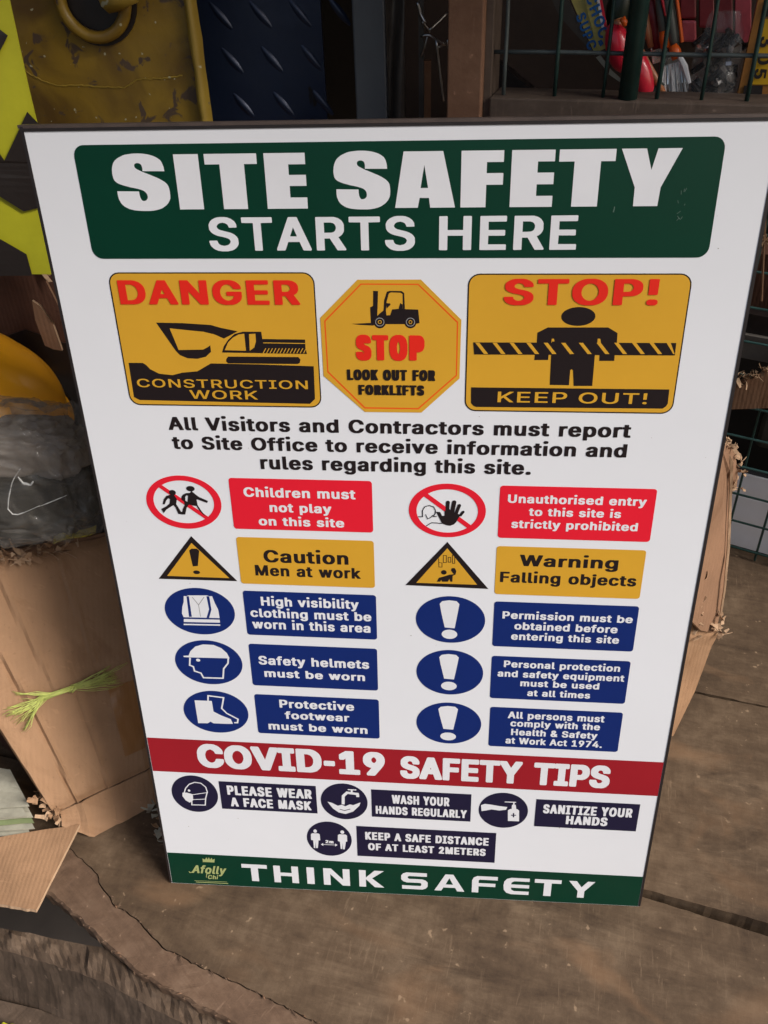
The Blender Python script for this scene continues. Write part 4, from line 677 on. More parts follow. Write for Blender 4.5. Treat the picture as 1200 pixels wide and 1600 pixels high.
[['symbol',[['white',['P',[(71.8,443.8),(74.4,443.7),(77.2,444.8),(97.2,445.6),(99.7,444.7),(102.9,444.9),(105.0,435.8),(107.6,427.8),(108.0,417.9),(107.6,406.9),(66.9,405.9),(68.3,415.5),(66.9,421.1),(68.5,429.9),(70.8,436.2)]]],['blue',['P',[(74.8,443.7),(77.4,443.8),(77.4,417.2),(74.2,417.0)]]],['blue',['P',[(96.7,444.6),(99.8,444.5),(100.2,427.5),(96.0,415.5),(93.7,417.0),(97.7,428.0)]]],['blue',['P',[(67.2,416.3),(109.2,416.9),(109.0,414.9),(66.9,414.0)]]],['blue',['P',[(67.4,410.0),(109.1,410.9),(108.9,408.8),(67.1,407.7)]]],['grey',['S',[(81.1,442.7),(86.8,433.1),(94.0,443.3)],0.8,0,0]],['grey',['S',[(86.8,433.1),(87.1,418.0)],0.69,0,0]]]]]],['text_panel',None,[['blue',['R',136.7,396.5,278.3,453.3,3.2]]],
[['lettering',[['white',['T','High visibility','A',155.3,259.7,435.1,11.3]],['white',['T','clothing must be','A',142.6,272.7,420.1,11.0]],['white',['T','worn in this area','A',143.3,271.4,405.2,11.4]]]]]],['round_symbol',None,[['blue',['E',89.0,356.3,38.2,30.3]]],
[['symbol',[['white',['P',[(61.0,364.2),(67.1,364.8),(70.0,371.0),(76.3,377.6),(85.3,380.9),(97.2,380.8),(105.4,376.9),(111.2,370.4),(113.5,363.3),(66.7,362.4),(61.3,362.5)]]],['white',['E',77.3,359.1,2.4,2.0]],['white',['S',[(68.4,362.0),(66.7,351.5),(70.7,349.8),(71.3,343.7),(78.4,341.1),(80.5,334.8),(103.1,335.2),(105.2,348.6),(110.9,356.4),(112.0,363.4)],1.8,0,0]]]]]],['text_panel',None,[['blue',['R',136.5,327.2,277.9,384.4,3.2]]],
[['lettering',[['white',['T','Safety helmets','A',145.9,268.7,356.8,11.7]],['white',['T','must be worn','A',151.0,263.7,339.8,10.5]]]]]],['round_symbol',None,[['blue',['E',89.5,285.9,38.0,30.6]]],
[['symbol',[['white',['P',[(66.2,301.7),(86.4,301.9),(86.7,286.5),(95.2,281.3),(106.0,276.3),(107.8,269.5),(100.7,269.1),(84.8,269.0),(81.6,271.3),(77.9,268.6),(66.5,268.2),(66.3,288.1)]]],['white',['S',[(82.0,301.9),(82.9,309.3),(100.8,307.4),(96.9,291.6),(102.3,284.6),(114.5,276.8),(113.5,271.6),(109.5,271.3)],1.8,0,0]]]]]],['text_panel',None,[['blue',['R',136.7,257.6,278.3,314.6,3.2]]],
[['lettering',[['white',['T','Protective','A',164.8,250.1,296.8,11.5]],['white',['T','footwear','A',169.8,244.2,280.8,10.7]],['white',['T','must be worn','A',149.6,264.5,263.9,10.9]]]]]],['round_symbol',None,[['blue',['E',356.1,425.8,36.2,29.5]]],
[['symbol',[['white',['P',[(344.7,445.6),(347.1,448.8),(354.3,450.3),(362.0,449.5),(365.0,446.0),(363.7,436.2),(360.7,415.2),(350.3,415.8),(346.3,435.4)]]],['white',['E',355.4,407.3,8.3,6.0]]]]]],['text_panel',None,[['blue',['R',400.9,394.1,546.9,450.9,3.2]]],
[['lettering',[['white',['T','Permission must be','A',409.9,542.2,430.0,9.1]],['white',['T','obtained before','A',422.8,528.4,416.7,9.3]],['white',['T','entering this site','A',420.1,531.3,403.5,9.1]]]]]],['round_symbol',None,[['blue',['E',356.6,356.5,36.1,30.2]]],
[['symbol',[['white',['P',[(345.0,376.7),(347.5,379.9),(354.8,381.4),(362.9,380.6),(365.9,377.3),(364.6,367.7),(361.4,347.4),(350.7,347.9),(346.6,366.8)]]],['white',['E',356.0,338.1,8.6,5.9]]]]]],['text_panel',None,[['blue',['R',401.1,323.9,546.4,381.4,3.2]]],
[['lettering',[['white',['T','Personal protection','A',414.3,536.4,367.0,8.9]],['white',['T','and safety equipment','A',408.1,542.3,354.1,8.8]],['white',['T','must be used','A',433.1,517.1,342.2,8.6]],['white',['T','at all times','A',441.3,508.7,329.1,8.7]]]]]],['round_symbol',None,[['blue',['E',356.8,285.1,36.3,29.7]]],
[['symbol',[['white',['P',[(344.9,305.2),(347.5,308.4),(355.2,310.0),(363.5,309.3),(366.7,306.0),(365.3,296.5),(362.0,276.2),(350.9,276.7),(346.6,295.4)]]],['white',['E',356.4,265.9,8.9,5.8]]]]]],['text_panel',None,[['blue',['R',402.2,254.6,546.2,311.6,3.2]]],
[['lettering',[['white',['T','All persons must','A',422.0,527.3,296.6,9.6]],['white',['T','comply with the','A',425.4,523.5,285.1,9.1]],['white',['T','Health & Safety','A',426.7,521.8,272.4,9.2]],['white',['T','at Work Act 1974.','A',421.1,528.2,259.7,9.3]]]]]],['red_band',None,[['crimson',['R',1.5,190.5,598.5,242.5,0]]],
[['lettering',[['white',['T','COVID-19','M',59.4,283.5,200.4,36.3]],['white',['T','SAFETY TIPS','M',301.4,542.0,198.8,34.3]]]]]],['round_symbol',None,[['navy',['E',49.3,156.7,28.8,29.6]]],
[['symbol',[['white',['S',[(35.5,155.7),(38.7,164.9),(43.9,171.9),(51.2,175.6),(58.9,174.7),(64.2,168.8),(65.4,161.0),(62.2,150.6),(60.4,139.1),(43.4,138.4),(44.2,144.9)],1.4,0,0]],['white',['P',[(34.0,157.8),(39.7,158.2),(46.7,155.9),(46.0,146.1),(41.2,141.9),(36.4,145.5),(33.3,152.1)]]],['white',['S',[(46.2,155.2),(64.6,159.8)],1.0,0,0]],['white',['S',[(45.3,147.2),(62.1,149.2)],1.0,0,0]],['white',['E',42.7,161.8,1.6,1.8]]]]]],['text_panel',None,[['navy',['R',81.2,134.5,199.8,179.3,0]]],
[['lettering',[['white',['T','PLEASE WEAR','C',90.3,194.2,158.2,15.0]],['white',['T','A FACE MASK','C',92.9,192.6,139.4,14.5]]]]]],['round_symbol',None,[['navy',['E',233.3,156.5,28.4,29.1]]],
[['symbol',[['white',['P',[(212.9,155.0),(218.4,153.5),(225.3,149.2),(230.0,151.1),(234.6,148.9),(239.9,152.4),(244.1,151.4),(253.1,156.5),(251.5,151.0),(243.7,141.0),(234.2,136.2),(226.0,138.2),(219.2,144.1)]]],['white',['S',[(231.9,151.9),(232.5,165.4),(237.3,171.3),(249.8,169.9),(250.1,165.0)],3.6,0,0]],['white',['S',[(242.9,171.3),(243.1,176.3)],2.4,0,0]],['white',['S',[(238.4,176.3),(248.6,176.4)],1.6,0,0]],['navy',['S',[(227.4,143.7),(233.2,141.9),(240.3,144.9)],1.1,0,0]]]]]],['text_panel',None,[['navy',['R',266.5,134.0,385.4,178.5,0]]],
[['lettering',[['white',['T','WASH YOUR','C',290.9,359.7,157.4,14.0]],['white',['T','HANDS REGULARLY','C',271.3,380.7,139.4,13.0]]]]]],['round_symbol',None,[['navy',['E',423.7,155.1,29.0,28.5]]],
[['symbol',[['white',['P',[(397.1,162.0),(401.6,164.5),(409.5,163.5),(418.6,162.0),(428.2,161.1),(426.8,156.6),(418.9,154.8),(409.8,156.0),(403.1,153.7),(398.1,152.4)]]],['white',['P',[(429.1,156.1),(431.9,158.2),(439.6,158.7),(442.2,156.4),(443.1,138.8),(429.9,138.5)]]],['white',['P',[(433.4,165.2),(437.8,165.5),(438.7,158.7),(433.3,158.3)]]],['white',['S',[(424.6,169.2),(438.1,169.5)],1.3,0,0]],['white',['S',[(435.4,169.1),(435.6,164.7)],1.6,0,0]],['navy',['S',[(433.1,148.2),(439.0,148.6)],1.4,0,0]],['navy',['S',[(435.9,151.9),(436.2,145.0)],1.6,0,0]]]]]],['text_panel',None,[['navy',['R',461.3,131.8,580.7,176.1,0]]],
[['lettering',[['white',['T','SANITIZE YOUR','C',470.1,573.3,154.2,14.4]],['white',['T','HANDS','C',498.0,546.3,138.2,13.8]]]]]],['round_symbol',None,[['navy',['E',212.3,92.7,28.0,29.2]]],
[['symbol',[['white',['E',195.2,104.8,2.2,2.9]],['white',['P',[(189.6,99.5),(191.6,101.0),(198.9,101.1),(200.7,99.6),(200.9,89.4),(198.7,89.3),(197.1,75.9),(194.9,75.7),(195.0,86.7),(193.9,75.7),(192.2,75.6),(191.9,88.8),(189.3,89.6)]]],['white',['E',229.0,105.5,2.4,2.9]],['white',['P',[(223.3,99.9),(225.2,101.7),(232.9,101.6),(234.7,100.1),(234.6,89.5),(232.9,89.4),(231.0,76.0),(228.8,76.2),(228.8,87.4),(227.9,76.4),(225.9,76.6),(225.4,88.9),(222.9,90.0)]]],['white',['S',[(202.0,82.6),(221.4,82.9)],0.87,0,0]],['white',['P',[(201.3,82.5),(204.3,85.4),(204.1,80.1)]]],['white',['P',[(222.1,83.0),(219.3,85.5),(219.1,80.1)]]],['white',['T','2m','C',207.2,217.4,85.3,5.3]]]]]],['text_panel',None,[['navy',['R',246.8,65.8,417.1,117.1,0]]],
[['lettering',[['white',['T','KEEP A SAFE DISTANCE','C',257.3,408.5,94.9,13.1]],['white',['T','OF AT LEAST 2METERS','C',260.4,405.5,77.1,12.0]]]]]],['green_band',None,[['green',['R',1.5,0.6,598.5,54.5,0]]],
[['lettering',[['white',['G','T',96.4,129.4,11.4,41.1]],['white',['G','H',137.7,169.6,11.4,41.1]],['white',['G','I',180.5,190.0,11.4,41.1]],['white',['G','N',201.9,235.6,11.4,41.1]],['white',['G','K',247.6,279.5,11.4,41.1]],['white',['G','S',301.2,334.7,11.4,41.1]],['white',['G','A',343.3,381.3,11.4,41.1]],['white',['G','F',390.5,422.3,11.4,41.1]],['white',['G','E',429.9,461.8,11.4,41.1]],['white',['G','T',468.2,501.1,11.4,41.1]],['white',['G','Y',510.1,542.2,11.4,41.1]]]],['emblem',[['gold',['P',[(46.8,47.7),(49.8,45.5),(52.1,49.8),(53.5,45.7),(55.4,50.5),(56.4,45.9),(58.9,49.5),(59.8,45.7),(62.8,48.1),(61.7,41.4),(46.7,41.3)]]],['gold',['T','Afolly','A',29.8,73.6,20.8,14.2,0.25]],['gold',['T','Chi','A',49.8,63.0,11.4,7.1,0.2]],['gold',['S',[(26.4,23.4),(27.4,21.0),(30.9,22.5),(36.0,32.2)],1.1,0,0]],['gold',['S',[(48.2,13.7),(49.3,20.0),(54.5,21.1)],0.88,0,0]],['gold',['S',[(31.9,7.0),(75.1,7.5)],0.66,0,0]],['gold',['S',[(33.5,4.6),(76.3,4.8)],1.1,0,0]]]]]]]


# ------------------------------------------------------------------ flat print of the sign
SW, SH, BOW = 600.0, 900.0, 0.01064
def decode(s):
    return [(s[i] / 1000, s[i + 1] / 1000) for i in range(0, len(s), 2)]
def islands(cs):
    """group loops so that each outer loop carries only its own holes"""
    def inside(p, l):
        c = False
        for (x0, y0), (x1, y1) in zip(l, l[1:] + l[:1]):
            if (y0 > p[1]) != (y1 > p[1]) and p[0] < (x1 - x0) * (p[1] - y0) / (y1 - y0) + x0:
                c = not c
        return c
    outer = [c for c in cs if not any(inside(c[0], d) for d in cs if d is not c)]
    return [[o] + [c for c in cs if c not in outer and inside(c[0], o)] for o in outer]
_dec = {}
def glyph(font, ch):
    k = (font, ch)
    if k not in _dec:
        a, cs = GLYPHS[font][ch]
        _dec[k] = (a / 1000, [decode(c) for c in cs])
    return _dec[k]

WIDE = {  # wide square letters of the bottom band, each in a unit box
    'T': [[(0, 1), (1, 1), (1, .78), (.64, .78), (.64, 0), (.36, 0), (.36, .78), (0, .78)]],
    'H': [[(0, 0), (0, 1), (.27, 1), (.27, .6), (.73, .6), (.73, 1), (1, 1), (1, 0), (.73, 0), (.73, .4), (.27, .4), (.27, 0)]],
    'I': [[(0, 0), (0, 1), (1, 1), (1, 0)]],
    'N': [[(0, 0), (0, 1), (.3, 1), (.74, .36), (.74, 1), (1, 1), (1, 0), (.72, 0), (.26, .66), (.26, 0)]],
    'K': [[(0, 0), (0, 1), (.27, 1), (.27, .56), (.62, 1), (1, 1), (.52, .53), (1, 0), (.62, 0), (.27, .46), (.27, 0)]],
    'S': [[(.97, 1), (.97, .79), (.3, .79), (.25, .75), (.25, .67), (.3, .62), (.8, .62), (.92, .56), (1, .44), (1, .2), (.93, .07), (.8, 0), (.03, 0), (.03, .21), (.72, .21), (.76, .25), (.76, .36), (.72, .4), (.2, .4), (.07, .46), (0, .58), (0, .8), (.07, .93), (.2, 1)]],
    'A': [[(0, 0), (.36, 1), (.62, 1), (1, 0), (.76, 0), (.69, .2), (.3, .2), (.23, 0)], [(.37, .39), (.62, .39), (.49, .78)]],
    'F': [[(0, 0), (0, .72), (.06, .9), (.2, 1), (1, 1), (1, .79), (.3, .79), (.26, .74), (.26, .58), (.92, .58), (.92, .38), (.26, .38), (.26, 0)]],
    'E': [[(1, 1), (1, .8), (.42, .8), (.32, .73), (.29, .6), (1, .6), (1, .4), (.29, .4), (.32, .27), (.42, .2), (1, .2), (1, 0), (.3, 0), (.12, .08), (.02, .25), (0, .5), (.02, .75), (.12, .92), (.3, 1)]],
    'Y': [[(0, 1), (.3, 1), (.5, .64), (.72, 1), (1, 1), (.63, .4), (.63, 0), (.37, 0), (.37, .4)]],
}

def loops_of(shape):
    """shape -> list of islands; each island = list of loops in mm"""
    k = shape[0]
    if k == 'R':
        x0, y0, x1, y1, r = shape[1:]
        if r <= 0:
            return [[[(x0, y0), (x1, y0), (x1, y1), (x0, y1)]]]
        L_ = []
        for cx, cy, a0 in ((x1 - r, y0 + r, -90), (x1 - r, y1 - r, 0), (x0 + r, y1 - r, 90), (x0 + r, y0 + r, 180)):
            for i in range(7):
                a = R(a0 + 15 * i)
                L_.append((cx + r * math.cos(a), cy + r * math.sin(a)))
        return [[L_]]
    if k == 'E':
        cx, cy, rx, ry = shape[1:]
        n = 56 if rx > 12 else 20
        return [[[(cx + rx * math.cos(2 * math.pi * i / n), cy + ry * math.sin(2 * math.pi * i / n)) for i in range(n)]]]
    if k == 'P2':
        return [[loops_of(shape[1])[0][0], loops_of(shape[2])[0][0]]]
    if k == 'P':
        return [[list(l) for l in shape[1:]]]
    if k == 'G':
        ch, x0, x1, y0, y1 = shape[1:]
        return [[[(x0 + u * (x1 - x0), y0 + v * (y1 - y0)) for u, v in l] for l in WIDE[ch]]]
    if k == 'T':
        txt, font, x0, x1, y, h = shape[1:7]
        sh = shape[7] if len(shape) > 7 else 0
        pen, items = 0.0, []
        gap = {'A': -0.03, 'H': -0.01, 'L': 0.03, 'M': -0.12, 'I': -0.04, 'C': -0.03}[font]
        for ch in txt:
            a, cs = glyph(font, ch)
            items.append((pen, cs))
            pen += a + gap if ch != ' ' else a
        xs = [p + q[0] for p, cs in items for c in cs for q in c]
        a, b = min(xs), max(xs)
        sx = (x1 - x0) / (b - a)
        out = []
        for p, cs in items:
            if cs:
                for isl in islands(cs):
                    out.append([[(x0 + (p + q[0] - a) * sx + sh * q[1] * h, y + q[1] * h) for q in c] for c in isl])
        return out
    if k == 'S':
        pts, wd, closed, cap = shape[1:]
        P = [Vector(p) for p in pts]
        n = len(P)
        h = wd / 2
        lf, rt = [], []
        for i in range(n):
            if closed:
                a, b = P[i - 1], P[(i + 1) % n]
            else:
                a, b = P[max(i - 1, 0)], P[min(i + 1, n - 1)]
            d1 = (P[i] - a).normalized() if (P[i] - a).length > 0 else None
            d2 = (b - P[i]).normalized() if (b - P[i]).length > 0 else None
            d1 = d1 or d2
            d2 = d2 or d1
            n1, n2 = Vector((-d1.y, d1.x)), Vector((-d2.y, d2.x))
            m = (n1 + n2)
            m = m.normalized() if m.length > 1e-4 else n1
            L_ = h / max(0.45, m.dot(n1))
            lf.append(tuple(P[i] + m * L_))
            rt.append(tuple(P[i] - m * L_))
        if closed:
            return [[lf, rt]]
        if cap:
            d = (P[-1] - P[-2]).normalized()
            nn = Vector((-d.y, d.x))
            c = [tuple(P[-1] + nn * h * math.cos(a) + d * h * math.sin(a)) for a in [R(q) for q in range(20, 180, 20)]]
            return [[lf + c + rt[::-1]]]
        return [[lf + rt[::-1]]]

def print_mesh(name, shapes, lvl, parent, step=0.02):
    """thin printed film lying on the bowed face of the sign; lvl in mm above it"""
    bm = bmesh.new()
    mats = []
    zl = bm.verts.layers.float.new('lv')
    for i, (mk, shp) in enumerate(shapes):
        if mk not in mats:
            mats.append(mk)
        mi = mats.index(mk)
        for isl in loops_of(shp):
            V3 = [[Vector((x, y, 0)) for x, y in l] for l in isl]
            tr = tessellate_polygon(V3)
            flatv = [v for l in V3 for v in l]
            bv = []
            for v in flatv:
                q = bm.verts.new(v)
                q[zl] = lvl + step * i
                bv.append(q)
            for t in tr:
                try:
                    f = bm.faces.new([bv[a] for a in t])
                    f.material_index = mi
                except ValueError:
                    pass
    xs_, ys_ = [v.co.x for v in bm.verts], [v.co.y for v in bm.verts]
    for x in range(30, 600, 30):
        if min(xs_) < x < max(xs_):
            bmesh.ops.bisect_plane(bm, geom=bm.verts[:] + bm.edges[:] + bm.faces[:], plane_co=(x, 0, 0), plane_no=(1, 0, 0), dist=1e-4)
    for y in range(25, 900, 25):
        if not min(ys_) < y < max(ys_):
            continue
        bmesh.ops.bisect_plane(bm, geom=bm.verts[:] + bm.edges[:] + bm.faces[:], plane_co=(0, y, 0), plane_no=(0, 1, 0), dist=1e-4)
    for v in bm.verts:
        x, y = v.co.x, v.co.y
        v.co = warp(x, y, v[zl])
    bm.normal_update()
    for f in bm.faces:
        if f.normal.z < 0:
            f.normal_flip()
    me = bpy.data.meshes.new(name)
    bm.to_mesh(me)
    bm.free()
    for k in mats:
        me.materials.append(M[k])
    o = bpy.data.objects.new(name, me)
    COL.objects.link(o)
    o.parent = parent
    return o

def warp(x, y, z):
    b = -BOW * 1000 * (1 - x / SW) * 4 * y * (SH - y) / SH ** 2
    return (x / 1000, y / 1000, (b + z) / 1000)

# ================================================================== the setting
g = MB()
g.box((-6, -6, -0.84), (6, 6, -0.80), 'floor')
tag(g.build('ground'), kind='structure')
g = MB()
g.box((-1.3, -0.25, 1.62), (1.9, 1.7, 1.66), 'roof')  # out of view, added to keep sun and sky off the background
tag(g.build('shade_roof'), 'unseen grey roof sheet added to shade the stall', 'roof')
g = MB()
g.box((-1.3, 1.60, -0.8), (1.9, 1.64, 1.62), 'dark_wall')
tag(g.build('back_wall'), kind='structure')
g = MB()
g.box((-1.3, -0.2, -0.8), (-1.26, 1.60, 1.62), 'dark_wall')  # unseen left wall, added to close the stall off from sky light
tag(g.build('side_wall'), kind='structure')

# ================================================================== the safety sign
TILT = R(82)
sign = empty('safety_sign', (0, 0, 0.0012), 'large white site safety sign board with green header leaning upright on the wooden counter', 'sign', rot=(TILT, 0, 0))
b = MB()
b.sheet(lambda u, v: warp(600 * u, 900 * v, 0), 20, 36, (0, 0, 0.005), 'sheet_white', 'edge_black')
b.build('panel', sign)
for x0, x1 in ((-1.6, 0.9), (598.9, 601.6)):
    b = MB()
    b.sheet(lambda u, v: warp(x0 + (x1 - x0) * u, 1 + 902 * v, 0.25 + .35), 1, 36, (0, 0, 0.0068), 'edge_black')
    b.build('edge_trim', sign)
b = MB()
b.sheet(lambda u, v: warp(-1.6 + 603.2 * u, 899.2 + 2.2 * v, 0.8), 12, 1, (0, 0, 0.009), 'edge_black')
b.sheet(lambda u, v: warp(-3.6 + 605.2 * u, 901.6 + 2.6 * v, 0.2 + 0.8 * nz((u * 9, 0, 0))), 24, 1, (0, 0, 0.012), 'edge_brown')
b.build('edge_trim', sign)
b = MB()
b.sheet(lambda u, v: warp(-1.8 - 2.6 * v + 8 * u + 0.5 * nz((v * 14, 0, 3)), 10 + 892 * v, -7), 1, 40, (0, 0, 0.004), 'backing')
b.build('backing_sheet', sign)
PRINT_LABEL = {}
for name, label, base, subs in PRINT:
    o = print_mesh(name, base, 0.30, sign)
    z = 0.30 + 0.02 * len(base) + 0.08
    for sn, shapes in subs:
        print_mesh(sn, shapes, z, o)
        z += 0.02 * len(shapes) + 0.06
addm('scuff', flat('scuff', (0.06, 0.12, 0.09), 0.6))
random.seed(3)
SCX, SCY = (532.9, 838.6)
sh = [['scuff', ['S', [(480.9, 837.5), (480.4, 833.1)], 0.9, 0, 0]]]
for i in range(9):
    x, y = SCX + random.uniform(-4, 4), SCY + random.uniform(-13, 13)
    sh.append(['scuff', ['S', [(x, y), (x + random.uniform(-2.5, 2.5), y + random.uniform(1, 3))], 0.5, 0, 0]])
print_mesh('scuff_marks', sh, 0.5, sign)
addm('speck', flat('speck', (0.30, 0.27, 0.25), 0.6))
sh = []
for i in range(70):
    x, y = random.uniform(8, 592), random.uniform(60, 890)
    r = random.choice((0.25, 0.3, 0.4, 0.55, 0.8))
    sh.append(['speck', ['E', round(x, 1), round(y, 1), r, r * random.uniform(.6, 1)]])
print_mesh('dust_specks', sh, 0.14, sign, step=0.001)['kind'] = 'stuff'

# ================================================================== wooden counter
def jag(pts, step=0.006, amp=0.0009, seed=0, ends=True):
    """refine a 3-D polyline and roughen it like broken timber"""
    out = []
    for a, b_ in zip(pts, pts[1:]):
        a, b_ = Vector(a), Vector(b_)
        n = max(1, int((b_ - a).length / step))
        t = (b_ - a).normalized()
        nn = Vector((-t.y, t.x, 0))
        for i in range(n):
            p = a.lerp(b_, i / n)
            k = noise.noise(p * 90 + Vector((seed, 0, 0))) + 0.6 * noise.noise(p * 260 + Vector((seed, 5, 0)))
            out.append(p + nn * k * amp * 2)
    out.append(Vector(pts[-1]))
    return out
counter = empty('wooden_counter', (0.3, 0.3, -0.04), 'rough brown plank counter top with split front edge under the sign', 'counter')
counter_inv = Matrix.Translation((-0.3, -0.3, 0.04))
def cpart(mb, name, parent, **k):
    o = mb.build(name, parent, **k)
    o.data.transform(Matrix.Translation(-Vector(parent.location)))
    return o
crack = [(-0.1657, 0.0493, 0.0000), (-0.1309, 0.0281, 0.0000), (-0.1024, 0.0074, 0.0000), (-0.0917, -0.0083, 0.0000), (-0.0747, -0.0233, 0.0000), (-0.0685, -0.0316, 0.0000), (-0.0530, -0.0376, 0.0000), (-0.0223, -0.0560, 0.0000), (0.0125, -0.0831, 0.0000), (0.0526, -0.0988, 0.0000), (0.0868, -0.1105, 0.0000), (0.1370, -0.1290, 0.0000), (0.2012, -0.1536, 0.0000), (0.2624, -0.1770, 0.0000), (0.3627, -0.2154, 0.0000)]
# front plank
pl = jag(crack, amp=0.0014, seed=1)
pl += [Vector(p) for p in ((0.8027, -0.1894, 0.0000), (0.8553, -0.0474, 0.0000))]
pl += jag([(0.86, -0.052, 0), (0.7495, -0.0293, 0.0000), (0.602, 0.0150, 0), (0.3, 0.07, 0), (-0.1, 0.148, 0), (-0.7, 0.26, 0)], 0.01, 0.0005, 2)[1:]
pl += [Vector((-0.7, 0.08, 0)), Vector((-0.2245, 0.0641, 0.0000))]
b = MB()
b.prism([(p[0], p[1], 0) for p in pl], (0, 0, -0.04), 'plank')
cpart(b, 'plank', counter)
# split-off strip along the front left edge
outer = [(-0.2245, 0.0138, -0.0120), (-0.1637, -0.0158, -0.0120), (-0.1138, -0.0453, -0.0120), (-0.0571, -0.0832, -0.0120), (-0.0167, -0.1082, -0.0120), (0.0612, -0.1401, -0.0120), (0.1129, -0.1590, -0.0120), (0.1682, -0.1842, -0.0120), (0.2661, -0.2229, -0.0120)]
inn = jag(crack, amp=0.0014, seed=1)
out = jag(outer, 0.006, 0.0013, 4)
N_ = 150
def along(pts, t):
    d = [0]
    for a, c in zip(pts, pts[1:]):
        d.append(d[-1] + (Vector(c) - Vector(a)).length)
    s = t * d[-1]
    for i in range(len(pts) - 1):
        if d[i + 1] >= s:
            return Vector(pts[i]).lerp(Vector(pts[i + 1]), (s - d[i]) / max(1e-9, d[i + 1] - d[i]))
    return Vector(pts[-1])
b = MB()
rows = []
for i in range(N_ + 1):
    t = i / N_
    p, q = along(inn, t), along(out, t)
    d = (q - p)
    d.z = 0
    d.normalize()
    gap = 0.0011 + 0.0014 * max(0, noise.noise(Vector((t * 9, 0, 0)))) 
    gap = 0.0003 + gap * min(1, max(0, (t - .07) * 12))
    a0 = p + d * gap
    a0.z = -0.0022 - 0.0012 * noise.noise(Vector((t * 14, 2, 0)))
    row = [Vector((a0.x, a0.y, -0.03)), a0]
    for k in (0.33, 0.66, 0.93):
        r_ = a0.lerp(q, k)
        r_.z += 0.0014 * noise.noise(r_ * 60)
        row.append(r_)
    row += [Vector((q.x, q.y, q.z - 0.004)), Vector((q.x, q.y, -0.045)) - d * 0.004]
    rows.append(row)
nn_ = len(rows[0])
vs = [p for r_ in rows for p in r_]
b.add(vs, [(i * nn_ + j, i * nn_ + j + 1, (i + 1) * nn_ + j + 1, (i + 1) * nn_ + j) for i in range(N_) for j in range(nn_ - 1)], 'plank_red')
b.add([r_[0] for r_ in rows] + [r_[-1] for r_ in rows], [(i, i + 1, N_ + 2 + i, N_ + 1 + i) for i in range(N_)], 'plank_red')
tag(cpart(b, 'broken_edge', counter, smooth=False), 'reddish worn strip split off along the crack')
# splinters along the crack
b = MB()
random.seed(11)
for i in range(80):
    t = random.uniform(0.16, 0.98)
    p = along(crack if i % 2 else out, t)
    L_ = random.uniform(0.002, 0.009) * (2.0 if random.random() < .1 else 1)
    a = random.uniform(-1.1, 0.2)
    q = p + Vector((math.cos(a) * L_, math.sin(a) * L_, random.uniform(-.001, .0016)))
    z0 = 0.0006 if i % 2 else 0.0008
    b.tube([p + Vector((0, 0, z0)), p.lerp(q, .5) + Vector((0, 0, z0 + random.uniform(0, .001))), q + Vector((0, 0, z0))], [0.0003, random.uniform(.0004, .0011), 0.0001], 'plank_red' if random.random() < .75 else 'card_mid', 4)
cpart(b, 'splinter', counter)['kind'] = 'stuff'
# raised rear plank and the one behind it
b = MB()
p2 = jag([(-0.7, 0.270, 0.008), (-0.1, 0.156, 0.008), (0.3, 0.078, 0.008), (0.603, 0.020, 0.009), (0.7508, -0.0173, 0.0090), (0.9, -0.047, 0.009)], 0.008, 0.0006, 9)
p3 = jag([(0.99, 0.292, 0.008), (0.852, 0.327, 0.008), (0.742, 0.354, 0.008), (-0.7, 0.70, 0.008)], 0.012, 0.0009, 12)
b.prism(p2 + [Vector((1.25, -0.13, 0.008)), Vector((1.25, 0.228, 0.008))] + p3, (0, 0, -0.04), 'plank')
cpart(b, 'plank', counter)
b = MB()
p4 = jag([(-0.7, 0.718, -0.002), (0.742, 0.369, -0.002), (0.852, 0.342, -0.002), (1.25, 0.244, -0.002)], 0.012, 0.0009, 14)
b.prism(p4 + [Vector((1.3, 1.2, 0.001)), Vector((-0.7, 1.2, 0.001))], (0, 0, -0.04), 'plank')
cpart(b, 'plank', counter)
for x, y in ((0.1, 0.15), (1.15, 0.05), (0.1, 1.05), (1.15, 1.05)):
    b = MB()
    b.box((x - 0.04, y - 0.04, -0.80), (x + 0.04, y + 0.04, -0.041), 'plank_dark')
    cpart(b, 'leg', counter)

# rough beam below the counter edge
beam = empty('rough_beam', (-0.1, -0.1, -0.06), 'dark rough timber beam below the split edge at bottom left', 'beam')
bl = [(-0.3478, -0.0244, -0.0600), (-0.2327, -0.0403, -0.0600), (-0.1840, -0.0480, -0.0550), (-0.1335, -0.0598, -0.0450), (-0.0763, -0.0706, -0.0340), (-0.0244, -0.0953, -0.0300), (0.0550, -0.1272, -0.0300), (0.1404, -0.1650, -0.0300), (0.2350, -0.2057, -0.0300)]
fl = [(-0.3350, -0.0500, -0.0620), (-0.2210, -0.0676, -0.0620), (-0.1672, -0.0795, -0.0570), (-0.1127, -0.0946, -0.0480), (-0.0589, -0.1119, -0.0380), (-0.0070, -0.1333, -0.0340), (0.0626, -0.1595, -0.0340), (0.1453, -0.1926, -0.0340), (0.2378, -0.2314, -0.0340)]
b = MB()
NB = 90
rows = []
